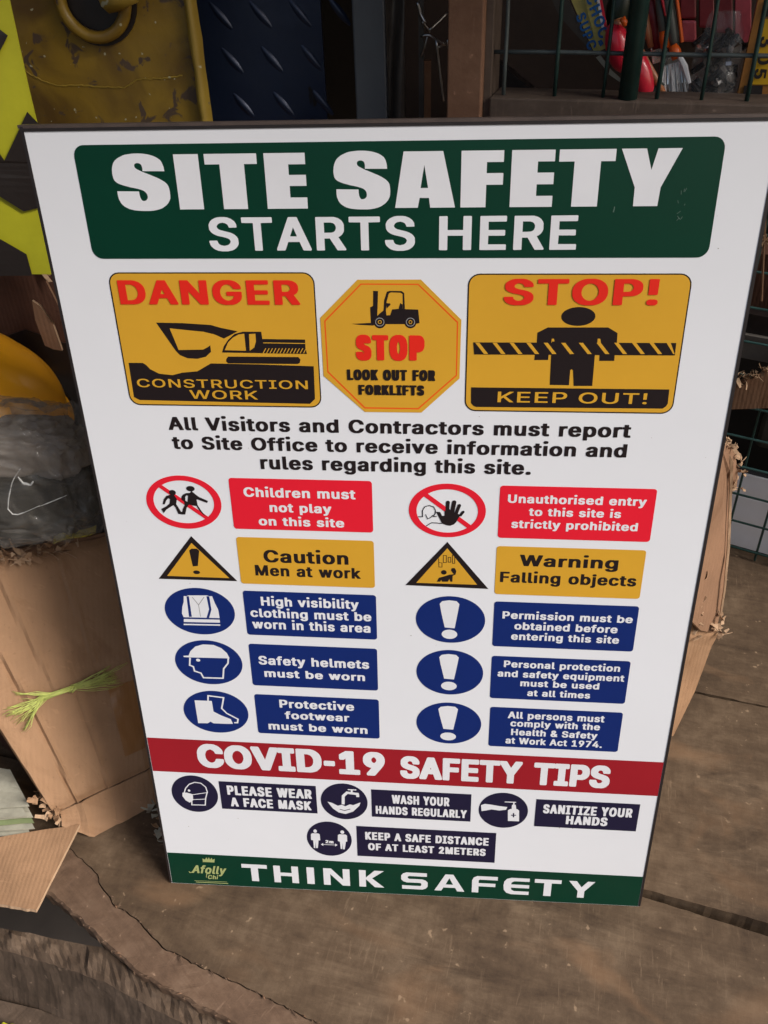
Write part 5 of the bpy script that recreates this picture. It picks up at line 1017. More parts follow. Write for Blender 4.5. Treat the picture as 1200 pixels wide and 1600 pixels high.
for i in range(NB + 1):
    t = i / NB
    p, q = along(bl, t), along(fl, t)
    row = [Vector((p.x, p.y, -0.2)), p + Vector((0, 0, 0.002 * nz(p, 50)))]
    for k in (.25, .5, .75):
        r_ = p.lerp(q, k)
        r_.z += 0.005 * noise.noise(r_ * 45) + 0.0035 * noise.noise(r_ * 140) + 0.002
        row.append(r_)
    row.append(q + Vector((0.001 * nz(q, 200), 0.0015 * nz(q, 120), 0.002 * nz(q, 90))))
    for k in (.08, .2, .4, .7, 1):
        r_ = Vector((q.x - 0.02 * k, q.y - 0.045 * k, q.z - 0.14 * k))
        r_ += Vector((0, 0.0016 * noise.noise(Vector((q.x * 60, q.y * 60, k * 9))) + 0.0008 * noise.noise(Vector((q.x * 200, q.y * 200, k * 20))), 0))
        row.append(r_)
    rows.append(row)
nn_ = len(rows[0])
b.add([p for r_ in rows for p in r_], [(i * nn_ + j, i * nn_ + j + 1, (i + 1) * nn_ + j + 1, (i + 1) * nn_ + j) for i in range(NB) for j in range(nn_ - 1)] +
      [(i * nn_, (i + 1) * nn_, (i + 1) * nn_ + nn_ - 1, i * nn_ + nn_ - 1) for i in range(NB)] +
      [tuple(range(nn_)), tuple(range(NB * nn_, NB * nn_ + nn_))], 'plank_dark')
wi = b.mi('plank_lit')  # top faces take paler wood: the lit ridge put into the colour
for n_, f in enumerate(b.f):
    if len(f) == 4 and f[1] - f[0] == 1 and f[0] % nn_ in (1, 2, 3, 4):
        b.m[n_] = wi
cpart(b, 'timber', beam)
b = MB()
b.prism([(-0.2983, -0.0984, -0.1300), (-0.2270, -0.1001, -0.1300), (-0.1713, -0.1081, -0.1300), (-0.0859, -0.1304, -0.1300), (0.0224, -0.1879, -0.1300), (-0.2456, -0.2037, -0.1300)], (0, 0, -0.03), 'plank_dark')
lb = b.build('lower_board')
tag(lb, 'small dark board in the bottom left corner below the dark beam', 'board')
b = MB()
b.grid(lambda u, v: (-0.214 + 0.026 * u, -0.146 + 0.014 * v, -0.124 + 0.006 * noise.noise(Vector((u * 4, v * 4, 1))) + .006 * math.sin(u * 3)), 10, 8, 'neon_sheet')
nb = b.build('plastic_scrap', smooth=True)
tag(nb, 'crumpled yellow-green plastic scrap lying in the bottom left corner', 'scrap')

# ================================================================== cardboard
def shards(mb, spots, k, size=(0.004, 0.014), n=8, seed=0):
    """little torn, curled tongues of corrugated board"""
    rnd = random.Random(seed)
    for c in spots:
        for _ in range(n):
            p = Vector(c) + Vector((rnd.uniform(-1, 1), rnd.uniform(-1, 1), rnd.uniform(-.6, .8))) * 0.008
            L_ = rnd.uniform(*size)
            wd = rnd.uniform(0.003, 0.010)
            d = Vector((rnd.uniform(-1, 1), rnd.uniform(-1, .6), rnd.uniform(-.5, .9))).normalized()
            s_ = d.cross(Vector((rnd.uniform(-1, 1), rnd.uniform(-1, 1), 1))).normalized() * wd
            up = d.cross(s_).normalized()
            curl = rnd.uniform(-0.8, 0.8) * L_
            pts = []
            for j in range(4):
                t = j / 3
                m_ = p + d * L_ * t + up * curl * t * t
                ww = (1 - 0.55 * t) * (0.8 + 0.4 * rnd.random())
                pts.append((m_ - s_ * ww * 0.5, m_ + s_ * ww * 0.5))
            vs, fs = [], []
            for a, c_ in pts:
                vs += [a, c_, a - up * 0.0007, c_ - up * 0.0007]
            for j in range(3):
                o = 4 * j
                fs += [(o, o + 1, o + 5, o + 4), (o + 2, o + 6, o + 7, o + 3), (o, o + 4, o + 6, o + 2), (o + 1, o + 3, o + 7, o + 5)]
            fs += [(0, 2, 3, 1), (12, 13, 15, 14)]
            mb.add(vs, fs, k if rnd.random() < .7 else 'card_pale')

bundle = empty('cardboard_bundle', (-0.1715, 0.1184, 0.0000), 'flattened brown cardboard bundle tied with neon twine left of the sign', 'cardboard')
Q0, Q1, Q2, Q3 = [Vector(p) for p in ((-0.1715, 0.0641, 0.0450), (-0.0408, 0.1567, 0.0451), (-0.0574, 0.3114, 0.3427), (-0.3084, 0.1565, 0.3832))]
NRM = (Q1 - Q0).cross(Q3 - Q0).normalized()
def slab(u, v, off=0.0):
    p = Q0.lerp(Q1, u).lerp(Q3.lerp(Q2, u), v)
    return p + NRM * off
def crease(u, v):
    h = 0.0
    for c, a, wd, v0, v1 in ((0.175, -0.0035, .008, -1, .62), (0.20, 0.0030, .010, -1, .66), (0.335, -0.0018, .008, .5, 1.2), (0.36, 0.0025, .016, .45, 1.2), (.62, 0.0015, .012, .52, 1.2), (.60, -0.0015, .008, .5, 1.2), (0.80, 0.0012, .02, -1, .5), (.47, .0016, .012, -.1, .42), (.45, -.0014, .007, -.1, .42)):
        if v0 < v < v1:
            h += a * math.exp(-((u - c - 0.02 * math.sin(v * 5)) / wd) ** 2)
    h += 0.0022 * noise.noise(Vector((u * 4, v * 5, 0))) + 0.0008 * noise.noise(Vector((u * 16, v * 20, 2)))
    if u > .72:
        h -= 0.02 * ((u - .72) / .28) ** 2
    # far edge curls away
    if v > 0.93:
        h -= 0.01 * ((v - 0.93) / .07) ** 2
    h -= 0.004 * math.exp(-(v / .02) ** 2)
    return h
def edge_wob(u, v):
    return (0.006 * noise.noise(Vector((v * 14, u, 7))) * (1 if u < .5 else .4), 0.012 * noise.noise(Vector((u * 22, v, 3))))
b = MB()
def f_top(u, v):
    du, dv = edge_wob(u, v)
    uu = u + (du if u < .02 else 0)
    vv = v + (dv if v > .98 else 0)
    return slab(uu, vv, crease(u, v))
b.sheet(f_top, 60, 80, NRM * 0.005, 'card', 'card_mid')
cpart(b, 'sheet', bundle, smooth=False)
for i in range(1, 5):
    b = MB()
    j = i * 0.0085
    ox, oy = random.uniform(-.04, .02), random.uniform(-.012, .012)
    def f_lay(u, v):
        return slab(u * (1 - 0.02) + (ox if u < .5 else 0), v + oy + (0.02 * noise.noise(Vector((u * 18, i, 0))) if v > .98 or v < .02 else 0), -j + 0.5 * crease(u, v) + 0.001 * noise.noise(Vector((u * 9, v * 9, i * 3))))
    b.sheet(f_lay, 16, 20, NRM * 0.005, 'card_mid' if i % 2 else 'card', 'card_pale')
    cpart(b, 'sheet', bundle)
# near right side flap folded down
b = MB()
def f_fl(u, v):
    e = slab(0.03 + u * .97, -0.002, 0.0 + crease(u, 0))
    d = Vector((0.012, -0.03, -0.047)) * (1 - .15 * u) * (0.35 + .65 * min(1, u * 4))
    return e + d * v + Vector((0, 0.004 * math.sin(v * 3), 0))
b.sheet(f_fl, 20, 6, Vector((-0.002, 0.002, -0.0015)), 'card', 'card_pale')
cpart(b, 'side_flap', bundle)
# filler carton the bundle leans on
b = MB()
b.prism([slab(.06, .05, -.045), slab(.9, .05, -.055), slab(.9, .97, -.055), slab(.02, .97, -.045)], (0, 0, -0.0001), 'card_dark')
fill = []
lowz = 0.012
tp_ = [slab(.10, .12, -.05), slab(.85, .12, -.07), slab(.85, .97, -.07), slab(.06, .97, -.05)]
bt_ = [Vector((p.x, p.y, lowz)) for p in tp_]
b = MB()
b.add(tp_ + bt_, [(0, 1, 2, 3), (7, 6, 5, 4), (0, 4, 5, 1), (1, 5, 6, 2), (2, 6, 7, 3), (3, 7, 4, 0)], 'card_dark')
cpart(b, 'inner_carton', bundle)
# brown tape patch and thin scratches
b = MB()
b.sheet(lambda u, v: slab(.66 + .22 * u, .10 + .30 * v, crease(.66 + .22 * u, .10 + .30 * v) + .0007), 12, 14, NRM * 0.0003, 'tape_brown')
cpart(b, 'tape', bundle)
b = MB()
shards(b, [slab(0.0 + .01 * i, .0 - .004 * (i % 3), -.004 * i) for i in range(7)] + [slab(.02, .02, -.02), slab(.1, -.01, -.025), slab(-.02, .04, -.03), slab(-.03, .07, -.01)], 'card', n=8, seed=5)
shards(b, [slab(.28 + .045 * i, 1.0 - .01 * (i % 2), .003) for i in range(8)], 'card', size=(.010, .026), n=5, seed=6)
shards(b, [slab(.30 + .06 * i, 1.0, .001) for i in range(7)], 'card_pale', size=(.004, .010), n=5, seed=66)
cpart(b, 'torn_edge', bundle)['kind'] = 'stuff'

# neon twine knotted over the bundle
tw = MB()
rnd = random.Random(4)
KN = Vector((-0.1479, 0.1621, 0.1903)) + NRM * 0.008
def strand(a, c, r, sag=0.0):
    a, c = Vector(a), Vector(c)
    m_ = a.lerp(c, .5) + NRM * rnd.uniform(0.001, 0.007) + Vector((rnd.uniform(-1, 1), rnd.uniform(-1, 1), 0)) * 0.004
    m2 = a.lerp(c, .8) + NRM * rnd.uniform(0.0, 0.006) + Vector((rnd.uniform(-1, 1), rnd.uniform(-1, 1), 0)) * 0.003
    tw.tube([a, a.lerp(m_, .55) + NRM * .002, m_, m2, c], [r, r, r, r * .9, r * .5], 'neon', 4)
NK2 = Vector((-0.1796, 0.1408, 0.1923)) + NRM * 0.007
for i in range(40):   # left bunch runs to a waist then fans out
    a = KN + Vector((rnd.uniform(-1, 1), rnd.uniform(-1, 1), rnd.uniform(-1, 1))) * 0.0028
    w_ = NK2 + Vector((rnd.uniform(-1, 1), rnd.uniform(-1, 1), rnd.uniform(-1, 1))) * 0.0045
    tw.tube([a, a.lerp(w_, .5) + NRM * .001, w_], 0.00055, 'neon', 4)
    t = rnd.random()
    e = Vector((-0.2221, 0.1140, 0.1982)).lerp(Vector((-0.1970, 0.1108, 0.1606)), t) + Vector((rnd.uniform(-1, 1), rnd.uniform(-1, 1), 0)) * .006 + NRM * rnd.uniform(.001, .006)
    strand(w_, e, 0.0004)
for i in range(9):
    e = Vector((-0.2110, 0.1308, 0.2141)).lerp(Vector((-0.2036, 0.1283, 0.2002)), rnd.random()) + NRM * rnd.uniform(.001, .005)
    strand(KN.lerp(NK2, .5), e, 0.0004)
for i in range(40):
    a = KN + Vector((rnd.uniform(-1, 1), rnd.uniform(-1, 1), rnd.uniform(-1, 1))) * 0.0028
    t = rnd.random()
    e = Vector((-0.1064, 0.1952, 0.1969)).lerp(Vector((-0.0941, 0.1876, 0.1677)), t) + Vector((rnd.uniform(-1, 1), rnd.uniform(-1, 1), 0)) * .006 + NRM * rnd.uniform(.001, .006)
    strand(a, e, 0.0004)
for i in range(3):
    strand(KN, Vector((-0.0861, 0.2073, 0.1928)) + NRM * (.003 + .002 * i), 0.00045)
tw.tube([KN + Vector((0.001, -0.005, -.003)), KN + NRM * .005 + Vector((.003, 0, 0)), KN + Vector((0.0, 0.006, -.002))], 0.0016, 'neon', 6)
tw.tube([KN + Vector((-0.003, -0.005, -.003)), KN + NRM * .005 + Vector((-.001, 0, 0)), KN + Vector((-.004, 0.006, -.002))], 0.0016, 'neon', 6)
o = tw.build('twine', smooth=True)
tag(o, 'frayed neon yellow twine knotted across the brown cardboard bundle', 'twine')

# loose tan flap and a small stack of papers at the lower left
b = MB()
fa, fb, fc, fd = Vector((-0.2918, 0.0261, 0.0200)), Vector((-0.1412, 0.0638, 0.0260)), Vector((-0.1631, -0.0466, 0.0040)), Vector((-0.2644, -0.0409, 0.0040))
def f_flap(u, v):
    p = fa.lerp(fb, u).lerp(fd.lerp(fc, u), v)
    return p + Vector((0, 0, 0.004 * math.sin(u * 2.5 + 1) + 0.0012 * noise.noise(Vector((u * 5, v * 5, 3)))) ) + Vector((0, .0025 * noise.noise(Vector((u * 11, v, 0))) if v > .98 else 0, 0))
b.sheet(f_flap, 24, 16, (0, 0.001, 0.0045), 'card', 'card_pale')
o = b.build('cardboard_flap')
tag(o, 'flat tan cardboard flap hanging over the counter edge below the bundle', 'cardboard')
pst = empty('paper_stack', (-0.2665, 0.0890, 0.0200), 'thin stack of grey papers sticking out under the cardboard bundle', 'papers')
for i in range(7):
    b = MB()
    z = 0.058 - 0.006 * i
    c = [Vector((-0.3405, 0.1323, 0.0580)), Vector((-0.2504, 0.1202, 0.0580)), Vector((-0.1990, 0.0637, 0.0580)), Vector((-0.3001, 0.0507, 0.0580))]
    dx, dy = random.uniform(-.006, .006), random.uniform(-.008, .004) - .002 * i
    def f_p(u, v):
        p = c[0].lerp(c[1], u).lerp(c[3].lerp(c[2], u), v)
        return Vector((p.x + dx, p.y + dy, z + 0.003 * noise.noise(Vector((u * 3, v * 3, i * 2.0)))))
    b.sheet(f_p, 8, 8, (0, 0, 0.0014), 'paper_green' if i in (3, 5) else 'paper_grey')
    cpart(b, 'sheet', pst)

# torn grey scraps beside the lower left edge of the sign
b = MB()
shards(b, [(-0.0423, 0.0911, 0.0300), (-0.0375, 0.0826, 0.0280), (-0.0288, 0.0634, 0.0160), (-0.0314, 0.0587, 0.0140)], 'paper_grey', size=(.006, .014), n=4, seed=8)
o = b.build('paper_scraps')
tag(o, 'small torn grey paper scraps behind the lower left edge of the sign', 'paper scraps')

# ------------------------------------------------------------------ carton behind the sign, right
crt = empty('torn_carton', (0.6, 0.3, 0.009), 'torn open brown carton standing behind the right edge of the sign', 'carton')
b = MB()
ca, cb, cc, cd = Vector((0.6646, 0.2600, 0.5217)), Vector((0.6939, 0.3000, 0.4879)), Vector((0.7185, 0.2700, 0.2230)), Vector((0.6420, 0.2400, 0.2313))
# side wall, seen nearly edge on
W0 = [(0.6462, 0.2200, 0.5442), (0.6600, 0.2400, 0.5338), (0.6755, 0.2600, 0.5168), (0.6851, 0.2700, 0.4968), (0.6941, 0.2750, 0.4704), (0.6968, 0.2750, 0.4503), (0.6901, 0.2750, 0.4464), (0.6948, 0.2750, 0.4161), (0.7025, 0.2750, 0.3666), (0.7086, 0.2700, 0.3185), (0.7126, 0.2650, 0.2679), (0.7121, 0.2600, 0.2264), (0.6799, 0.2300, 0.2598), (0.6439, 0.2000, 0.3141)]
b.prism(W0, (-0.0035, 0.002, 0), 'card_mid', 'card_pale')
cpart(b, 'inner_wall', crt)
b = MB()
b.prism([(0.7050, 0.2580, 0.2605), (0.7150, 0.2580, 0.2261), (0.7108, 0.2580, 0.2045), (0.7023, 0.2520, 0.1225), (0.6858, 0.2450, 0.0344), (0.6565, 0.2200, 0.0631), (0.6430, 0.2200, 0.2510), (0.6668, 0.2350, 0.2936)], (-0.003, 0.0035, 0), 'card', 'card_pale')
cpart(b, 'side_wall', crt)
b = MB()
pth = [Vector(p) for p in ((0.6598, 0.2400, 0.5347), (0.6755, 0.2600, 0.5168), (0.6862, 0.2700, 0.4950), (0.6946, 0.2730, 0.4691), (0.6953, 0.2730, 0.4516))]
for i in range(30):
    t = i / 29
shards(b, [along(pth, i / 12) for i in range(13)], 'card_pale', size=(.003, .008), n=4, seed=14)
shards(b, [(0.7046, 0.2550, 0.2587), (0.6986, 0.2500, 0.2494), (0.7121, 0.2550, 0.2371), (0.6900, 0.2450, 0.2458), (0.6800, 0.2400, 0.2582), (0.6698, 0.2350, 0.2772), (0.6688, 0.2350, 0.3045), (0.6642, 0.2350, 0.3467)], 'card_pale', size=(.005, .013), n=7, seed=15)
cpart(b, 'torn_edge', crt)['kind'] = 'stuff'
b = MB()
b.prism([(0.3504, 0.2280, 0.5283), (0.6490, 0.2280, 0.5328), (0.6574, 0.2280, 0.2887), (0.6728, 0.2280, 0.0599), (0.3582, 0.2280, 0.0423)], (0, .004, 0), 'card_mid')
cpart(b, 'front_wall', crt)
b = MB()
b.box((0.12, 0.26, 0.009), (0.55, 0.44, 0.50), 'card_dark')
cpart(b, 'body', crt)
b = MB()
b.prism([(0.6615, 0.2450, 0.5258), (0.6710, 0.2500, 0.5057), (0.6839, 0.2620, 0.4534), (0.6972, 0.2620, 0.3766), (0.7055, 0.2580, 0.3071), (0.7081, 0.2550, 0.2656), (0.7106, 0.2550, 0.2657), (0.7079, 0.2580, 0.3072), (0.7003, 0.2620, 0.3767), (0.6869, 0.2620, 0.4534), (0.6746, 0.2500, 0.5058)], (0, -0.003, 0), 'card_pale')
cpart(b, 'wall_edge', crt)

# ================================================================== left background
b = MB()
def bn(u, v):
    y = -30 + 460 * v
    return u, v
BA, BB_, BC, BD = Vector((-0.1008, 0.2900, 0.9870)), Vector((-0.0657, 0.3000, 0.9854)), Vector((-0.0711, 0.3100, 0.7028)), Vector((-0.1800, 0.2700, 0.7179))
def f_ban(u, v, off=0.0):
    p = BA.lerp(BB_, u).lerp(BD.lerp(BC, u), v)
    return p + Vector((0, -off + 0.003 * math.sin(v * 7 + u * 2), 0))
b.sheet(lambda u, v: f_ban(u, -1 + 2 * v), 8, 80, (0, -0.0012, 0), 'neon_sheet')
ban = empty('warning_banner', (-0.1324, 0.3000, 0.7284), 'fluorescent yellow and black warning banner hanging in the top left corner', 'banner')
cpart(b, 'sheet', ban)
def ban_uv(x, y):
    v = (y + 30) / 460
    xl, xr = -60, 6 + 112 * v
    return (x - xl) / (xr - xl), v
for pl_ in ([(-60,10),(-10,28),(12,42),(-4,70),(-60,180)], [(42,150),(66,175),(85,240),(66,304),(36,313),(-60,242),(-60,160),(-12,195),(8,227)], [(-60,320),(0,362),(40,390),(50,430),(-60,430)]):
    b = MB()
    pts = [Vector((x, y, 0)) for x, y in pl_]
    bm = bmesh.new()
    vv = [bm.verts.new(p) for p in pts]
    bm.faces.new(vv)
    for y in range(-20, 440, 12):
        bmesh.ops.bisect_plane(bm, geom=bm.verts[:] + bm.edges[:] + bm.faces[:], plane_co=(0, y, 0), plane_no=(0, 1, 0), dist=1e-4)
    bm.verts.index_update()
    vs = [f_ban(*ban_uv(v.co.x, v.co.y), 0.0045) for v in bm.verts]
    fs = [tuple(q.index for q in f.verts) for f in bm.faces]
    b.add(vs, fs, 'black_sheet')
    bm.free()
    cpart(b, 'chevron', ban)

# ochre painted steel panel
och = empty('painted_steel_panel', (-0.0168, 0.3800, 0.8483), 'old ochre painted steel panel with chipped paint behind the top left of the sign', 'panel')
xr0, xr1 = (0.0754, 0.3800, 0.9601), (0.0808, 0.3800, 0.8469)
b = MB()
b.box((-0.85, 0.38, 0.74), ((xr0[0] + xr1[0]) / 2, 0.40, 1.6), 'ochre')
cpart(b, 'plate', och)
b = MB()
b.grid(lambda u, v: ((xr0[0] + xr1[0]) / 2 + 0.0135 * u + 0.0012 * nz((0, v * 30, u)), 0.3785 - 0.012 * math.sin(u * math.pi) ** .6 + .001 * nz((v * 40, 0, 1)), 0.74 + 0.86 * v), 6, 60, 'ochre_rim')
cpart(b, 'rim', och, smooth=True)
b = MB()
pp = [(-0.1033, 0.3800, 0.8986), (-0.0875, 0.3800, 0.8897), (-0.0720, 0.3800, 0.8845), (-0.0473, 0.3800, 0.8847), (-0.0233, 0.3800, 0.8825), (0.0009, 0.3800, 0.8815), (0.0164, 0.3800, 0.8892), (0.0476, 0.3800, 0.8899), (0.0652, 0.3800, 0.8920)]
P_ = []
for i in range(61):
    p = along(pp, i / 60)
    P_.append(p + Vector((0, -0.0004, 0.0012 * nz((i * .7, 0, 0)))))
b.tube(P_, [0.0009 + 0.0005 * nz((i * .9, 3, 0)) for i in range(61)], 'ochre_rim', 5)
cpart(b, 'weld_seam', och)
b = MB()
cx_, cz_ = Vector((-0.0116, 0.3800, 0.9631)), None
b.tube([cx_ + Vector((0, -0.0005, 0)), cx_ + Vector((0, -0.0035, 0))], 0.042, 'black_sheet', 32)  # black disc painted in for the shadow around the ring
cpart(b, 'shadow_disc', och)
b = MB()
P_ = [cx_ + Vector((0.033 * math.cos(a), -0.011, 0.033 * math.sin(a))) for a in [R(q) for q in range(0, 361, 10)]]
b.tube(P_, 0.0062, 'ochre', 8)
b.tube([cx_ + Vector((0.012, 0.0, 0.012)), cx_ + Vector((0.026, -0.03, 0.002)), cx_ + Vector((0.052, -0.035, 0.006))], [.012, .013, .008], 'ochre_rim', 8)
cpart(b, 'lock_ring', och, smooth=True)

# navy tread plate
tr = empty('tread_plate', (0.1208, 0.4600, 0.8302), 'dark navy diamond tread steel plate behind the top of the sign', 'plate')
b = MB()
x1_ = ((0.2046, 0.4600, 0.9502)[0] + (0.2048, 0.4600, 0.8291)[0]) / 2
b.box((-0.05, 0.46, 0.3), (x1_, 0.467, 1.6), 'navy_plate')
cpart(b, 'plate', tr)
bump0 = None
b = MB()
L_, W_ = 0.0165, 0.0042
vs = [(0, 0, 0)]
b.grid(lambda u, v: ((u - .5) * 2 * L_ , -0.0022 * max(0, 1 - (2 * v - 1) ** 2) * math.sin(math.pi * u) ** .7, (v - .5) * 2 * W_ * math.sin(math.pi * (0.08 + .84 * u)) ** .8), 10, 6, 'navy_plate')
for cx0, cy0 in [(0.0879, 0.9792), (0.1308, 0.9793), (0.1733, 0.9795), (0.2156, 0.9796), (0.0945, 0.9376), (0.1384, 0.9379), (0.1820, 0.9382), (0.2254, 0.9385), (0.1014, 0.8938), (0.1465, 0.8942), (0.1912, 0.8947), (0.1086, 0.8475), (0.1550, 0.8482), (0.2009, 0.8488), (0.1163, 0.7986), (0.1640, 0.7995), (0.2112, 0.8003)]:
    if bump0 is None:
        o = b.build('tread_bump', tr, smooth=True, fix=False)
        bump0 = o
    else:
        o = bump0.copy()
        COL.objects.link(o)
    o.location = Vector((cx0, 0.4598, cy0)) - Vector(tr.location)
    o.rotation_euler = (0, R(50), 0)

# posts between the plates and the window
def post(name, label, cat, px0, px1, Y, th, k):
    pass
sl = empty('slate_post', (0.2572, 0.4000, 0.8404), 'blue-grey steel post behind the middle of the sign top edge', 'post')
b = MB()
b.box(((0.2447, 0.4000, 0.8997)[0], 0.40, 0.25), ((0.2783, 0.4000, 0.8991)[0], 0.45, 1.6), 'slate_post')
cpart(b, 'column', sl, bevel=0.002)
addm('strip_grey', flat('strip_grey', (0.055, 0.045, 0.038), 0.35, var=0.3, vscale=20))
b = MB()
xs0, xs1 = (0.2779, 0.4150, 0.8970)[0], (0.2976, 0.4150, 0.8966)[0]
b.sheet(lambda u, v: (xs0 + (xs1 - xs0) * u + 0.0015 * nz((v * 12, 0, 0)), 0.415 + 0.006 * math.sin(u * 5 + 1.5 * math.sin(v * 14)) + 0.002 * nz((u * 3, v * 40, 0)), 0.35 + 0.85 * v), 10, 90, (0, -0.0015, 0), 'strip_grey')
tag(b.build('plastic_strip', smooth=True), 'wrinkled grey-brown plastic strip hanging beside the blue-grey post', 'strip')
b = MB()
b.box(((0.3113, 0.4300, 0.8942)[0], 0.43, 0.25), ((0.3168, 0.4300, 0.8941)[0], 0.445, 1.6), 'strip_grey')
tag(b.build('thin_post'), 'thin dark post between the plastic strip and the wooden post', 'post')
b = MB()
b.box(((0.3162, 0.4700, 0.8658)[0], 0.47, 0.6), ((0.3235, 0.4700, 0.8657)[0], 0.48, (0.3198, 0.4700, 0.8884)[2]), 'post_wood')
tag(b.build('wood_offcut'), 'narrow brown wooden offcut in the dark gap beside the hanging wires', 'wood')
b = MB()
for pts, r in (([(0.3106, 0.4200, 0.9497), (0.3139, 0.4200, 0.9388), (0.3192, 0.4180, 0.9308)], .0016), ([(0.3158, 0.4200, 0.9318), (0.3237, 0.4250, 0.9217)], .0011), ([(0.3414, 0.4400, 0.9374), (0.3323, 0.4300, 0.9304), (0.3232, 0.4200, 0.9241)], .0013),
               ([(0.3145, 0.4200, 0.9178), (0.3212, 0.4180, 0.9208), (0.3306, 0.4200, 0.9151), (0.3387, 0.4200, 0.9102), (0.3426, 0.4300, 0.9112)], .0013), ([(0.3426, 0.4200, 0.9149), (0.3448, 0.4200, 0.9029)], .0018), ([(0.3299, 0.4200, 0.9163), (0.3320, 0.4200, 0.9031), (0.3350, 0.4200, 0.8811), (0.3387, 0.4200, 0.8559)], .0013),
               ([(0.3212, 0.4200, 0.9188), (0.3185, 0.4200, 0.9094), (0.3142, 0.4250, 0.8992)], .0009), ([(0.3320, 0.4200, 0.9079), (0.3406, 0.4300, 0.9101)], .0011)):
    b.tube([along([Vector(p) for p in pts], i / 8) for i in range(9)], r, 'wire_steel', 6)
tag(b.build('wire_hooks', smooth=True), 'bright bent steel wire hooks hanging in the dark gap left of the wooden post', 'wire')

# ================================================================== window cage with tools
V0 = Vector((0.3857, 0.3500, 0.8726))
VD = Vector((0.9744, -0.2250, 0.0000))
VN = Vector((0.2250, 0.9744, 0.0000))     # points away from the camera
cage = empty('window_frame', (0.3868, 0.3498, 0.8487), 'brown wooden window frame with green wire mesh at the top right', 'window frame')
def vbox(mb, a, bx, off0, off1, k, z0, z1):
    p = [V0 + VD * a + VN * off0, V0 + VD * bx + VN * off0, V0 + VD * bx + VN * off1, V0 + VD * a + VN * off1]
    vs = [Vector((q.x, q.y, z)) for z in (z0, z1) for q in p]
    mb.add(vs, [(3, 2, 1, 0), (4, 5, 6, 7), (0, 1, 5, 4), (1, 2, 6, 5), (2, 3, 7, 6), (3, 0, 4, 7)], k)
def va(u, v, off=0):
    return 0
pa = (Vector((0.3453, 0.3593, 0.9037)) - V0).dot(VD)
pb = (Vector((0.3794, 0.3515, 0.9042)) - V0).dot(VD)
pc = (Vector((0.3862, 0.3499, 0.9043)) - V0).dot(VD)
b = MB()
vbox(b, pa, pb, -0.012, 0.045, 'post_wood', 0.01, 1.6)
cpart(b, 'post', cage, bevel=0.0015)
b = MB()
vbox(b, pb + .0003, pc, 0.0, 0.045, 'sill_wood', 0.55, 1.6)
cpart(b, 'jamb', cage)
ZS = V0.z
b = MB()
vbox(b, pc + .0003, 0.75, -0.006, 0.05, 'sill_wood', ZS - 0.075, ZS)
cpart(b, 'sill', cage, bevel=0.002)
def wire(parent, p, q, r, k, name='wire', wob=0.0):
    mb = MB()
    p, q = Vector(p), Vector(q)
    n = 12
    mb.tube([p.lerp(q, i / n) + Vector((wob * nz((i * .4, p.x * 9, 0)), 0, wob * nz((i * .4, 4, p.z * 9)))) for i in range(n + 1)], r, k, 6)
    return cpart(mb, name, parent, smooth=True)
for x, y, r, k in ((0.3998, 0.3550, 0.0021, 'mesh_grey'), (0.4497, 0.3434, 0.0021, 'mesh_green'), (0.4963, 0.3327, 0.0018, 'mesh_green'), (0.5455, 0.3213, 0.0021, 'mesh_green'), (0.5850, 0.3122, 0.0018, 'mesh_green'), (0.6245, 0.3031, 0.0021, 'mesh_green')):
    wire(cage, (x, y, ZS), (x, y, 1.25), r, k, wob=.0012)
for z in ((0.4657, 0.3315, 0.9104)[2], (0.4582, 0.3333, 0.9858)[2]):
    p = V0 + VD * pc + VN * .012
    q = V0 + VD * .75 + VN * .012
    wire(cage, (p.x, p.y, z), (q.x, q.y, z), .0021, 'mesh_grey', wob=.001)
b = MB()
p = Vector((0.5181, 0.3235, 0.9137))
b.tube([(p.x, p.y, ZS), (p.x, p.y, 1.25)], .0092, 'mesh_green', 12)
cpart(b, 'mesh_rod', cage, smooth=True)

# things behind the mesh
shelf = empty('tool_shelf', (0.4841, 0.4710, 0.8821), 'dull brown tool shelf backing behind the green mesh window', 'shelf')
b = MB()
vbox(b, -0.2, 0.75, 0.17, 0.18, 'brown_board', 0.78, 1.25)
cpart(b, 'board', shelf)
b = MB()
b.prism([(0.3888, 0.4519, 0.8897), (0.3999, 0.4494, 0.8867), (0.4452, 0.4389, 0.8547), (0.4463, 0.4386, 0.8398), (0.3911, 0.4514, 0.8382)], VN * 0.02, 'black_sheet')
tag(b.build('black_pouch'), 'black triangular pouch in the lower left corner of the mesh window', 'pouch')
def at3(name, pts, n, th, k, parent=None, kside=None, bevel=0):
    mb = MB()
    mb.prism(pts, Vector(n) * th, k, kside)
    if parent:
        o = mb.build(name, parent, bevel=bevel)
        o.data.transform(Matrix.Translation(-Vector(parent.location)))
        return o
    return mb.build(name, bevel=bevel)
def letters(name, txt, p0, xd, yd, h, k, parent, adv=1.0, lift=0.0006):
    """printed letters as thin film: p0 start, xd writing direction, yd up"""
    mb = MB()
    xd, yd = Vector(xd).normalized(), Vector(yd).normalized()
    nn = VN * -lift
    x = 0.0
    for ch in txt:
        a, cs = glyph('A', ch)
        if cs:
            for isl in islands(cs):
                V3 = [[Vector((q[0], q[1], 0)) for q in c] for c in isl]
                tri = tessellate_polygon(V3)
                fl_ = [v for l in V3 for v in l]
                mb.add([Vector(p0) + xd * (x + v.x * adv) * h + yd * v.y * h + nn for v in fl_], [tuple(t) for t in tri], k)
        x += a * adv + 0.03
    return cpart(mb, name, parent)

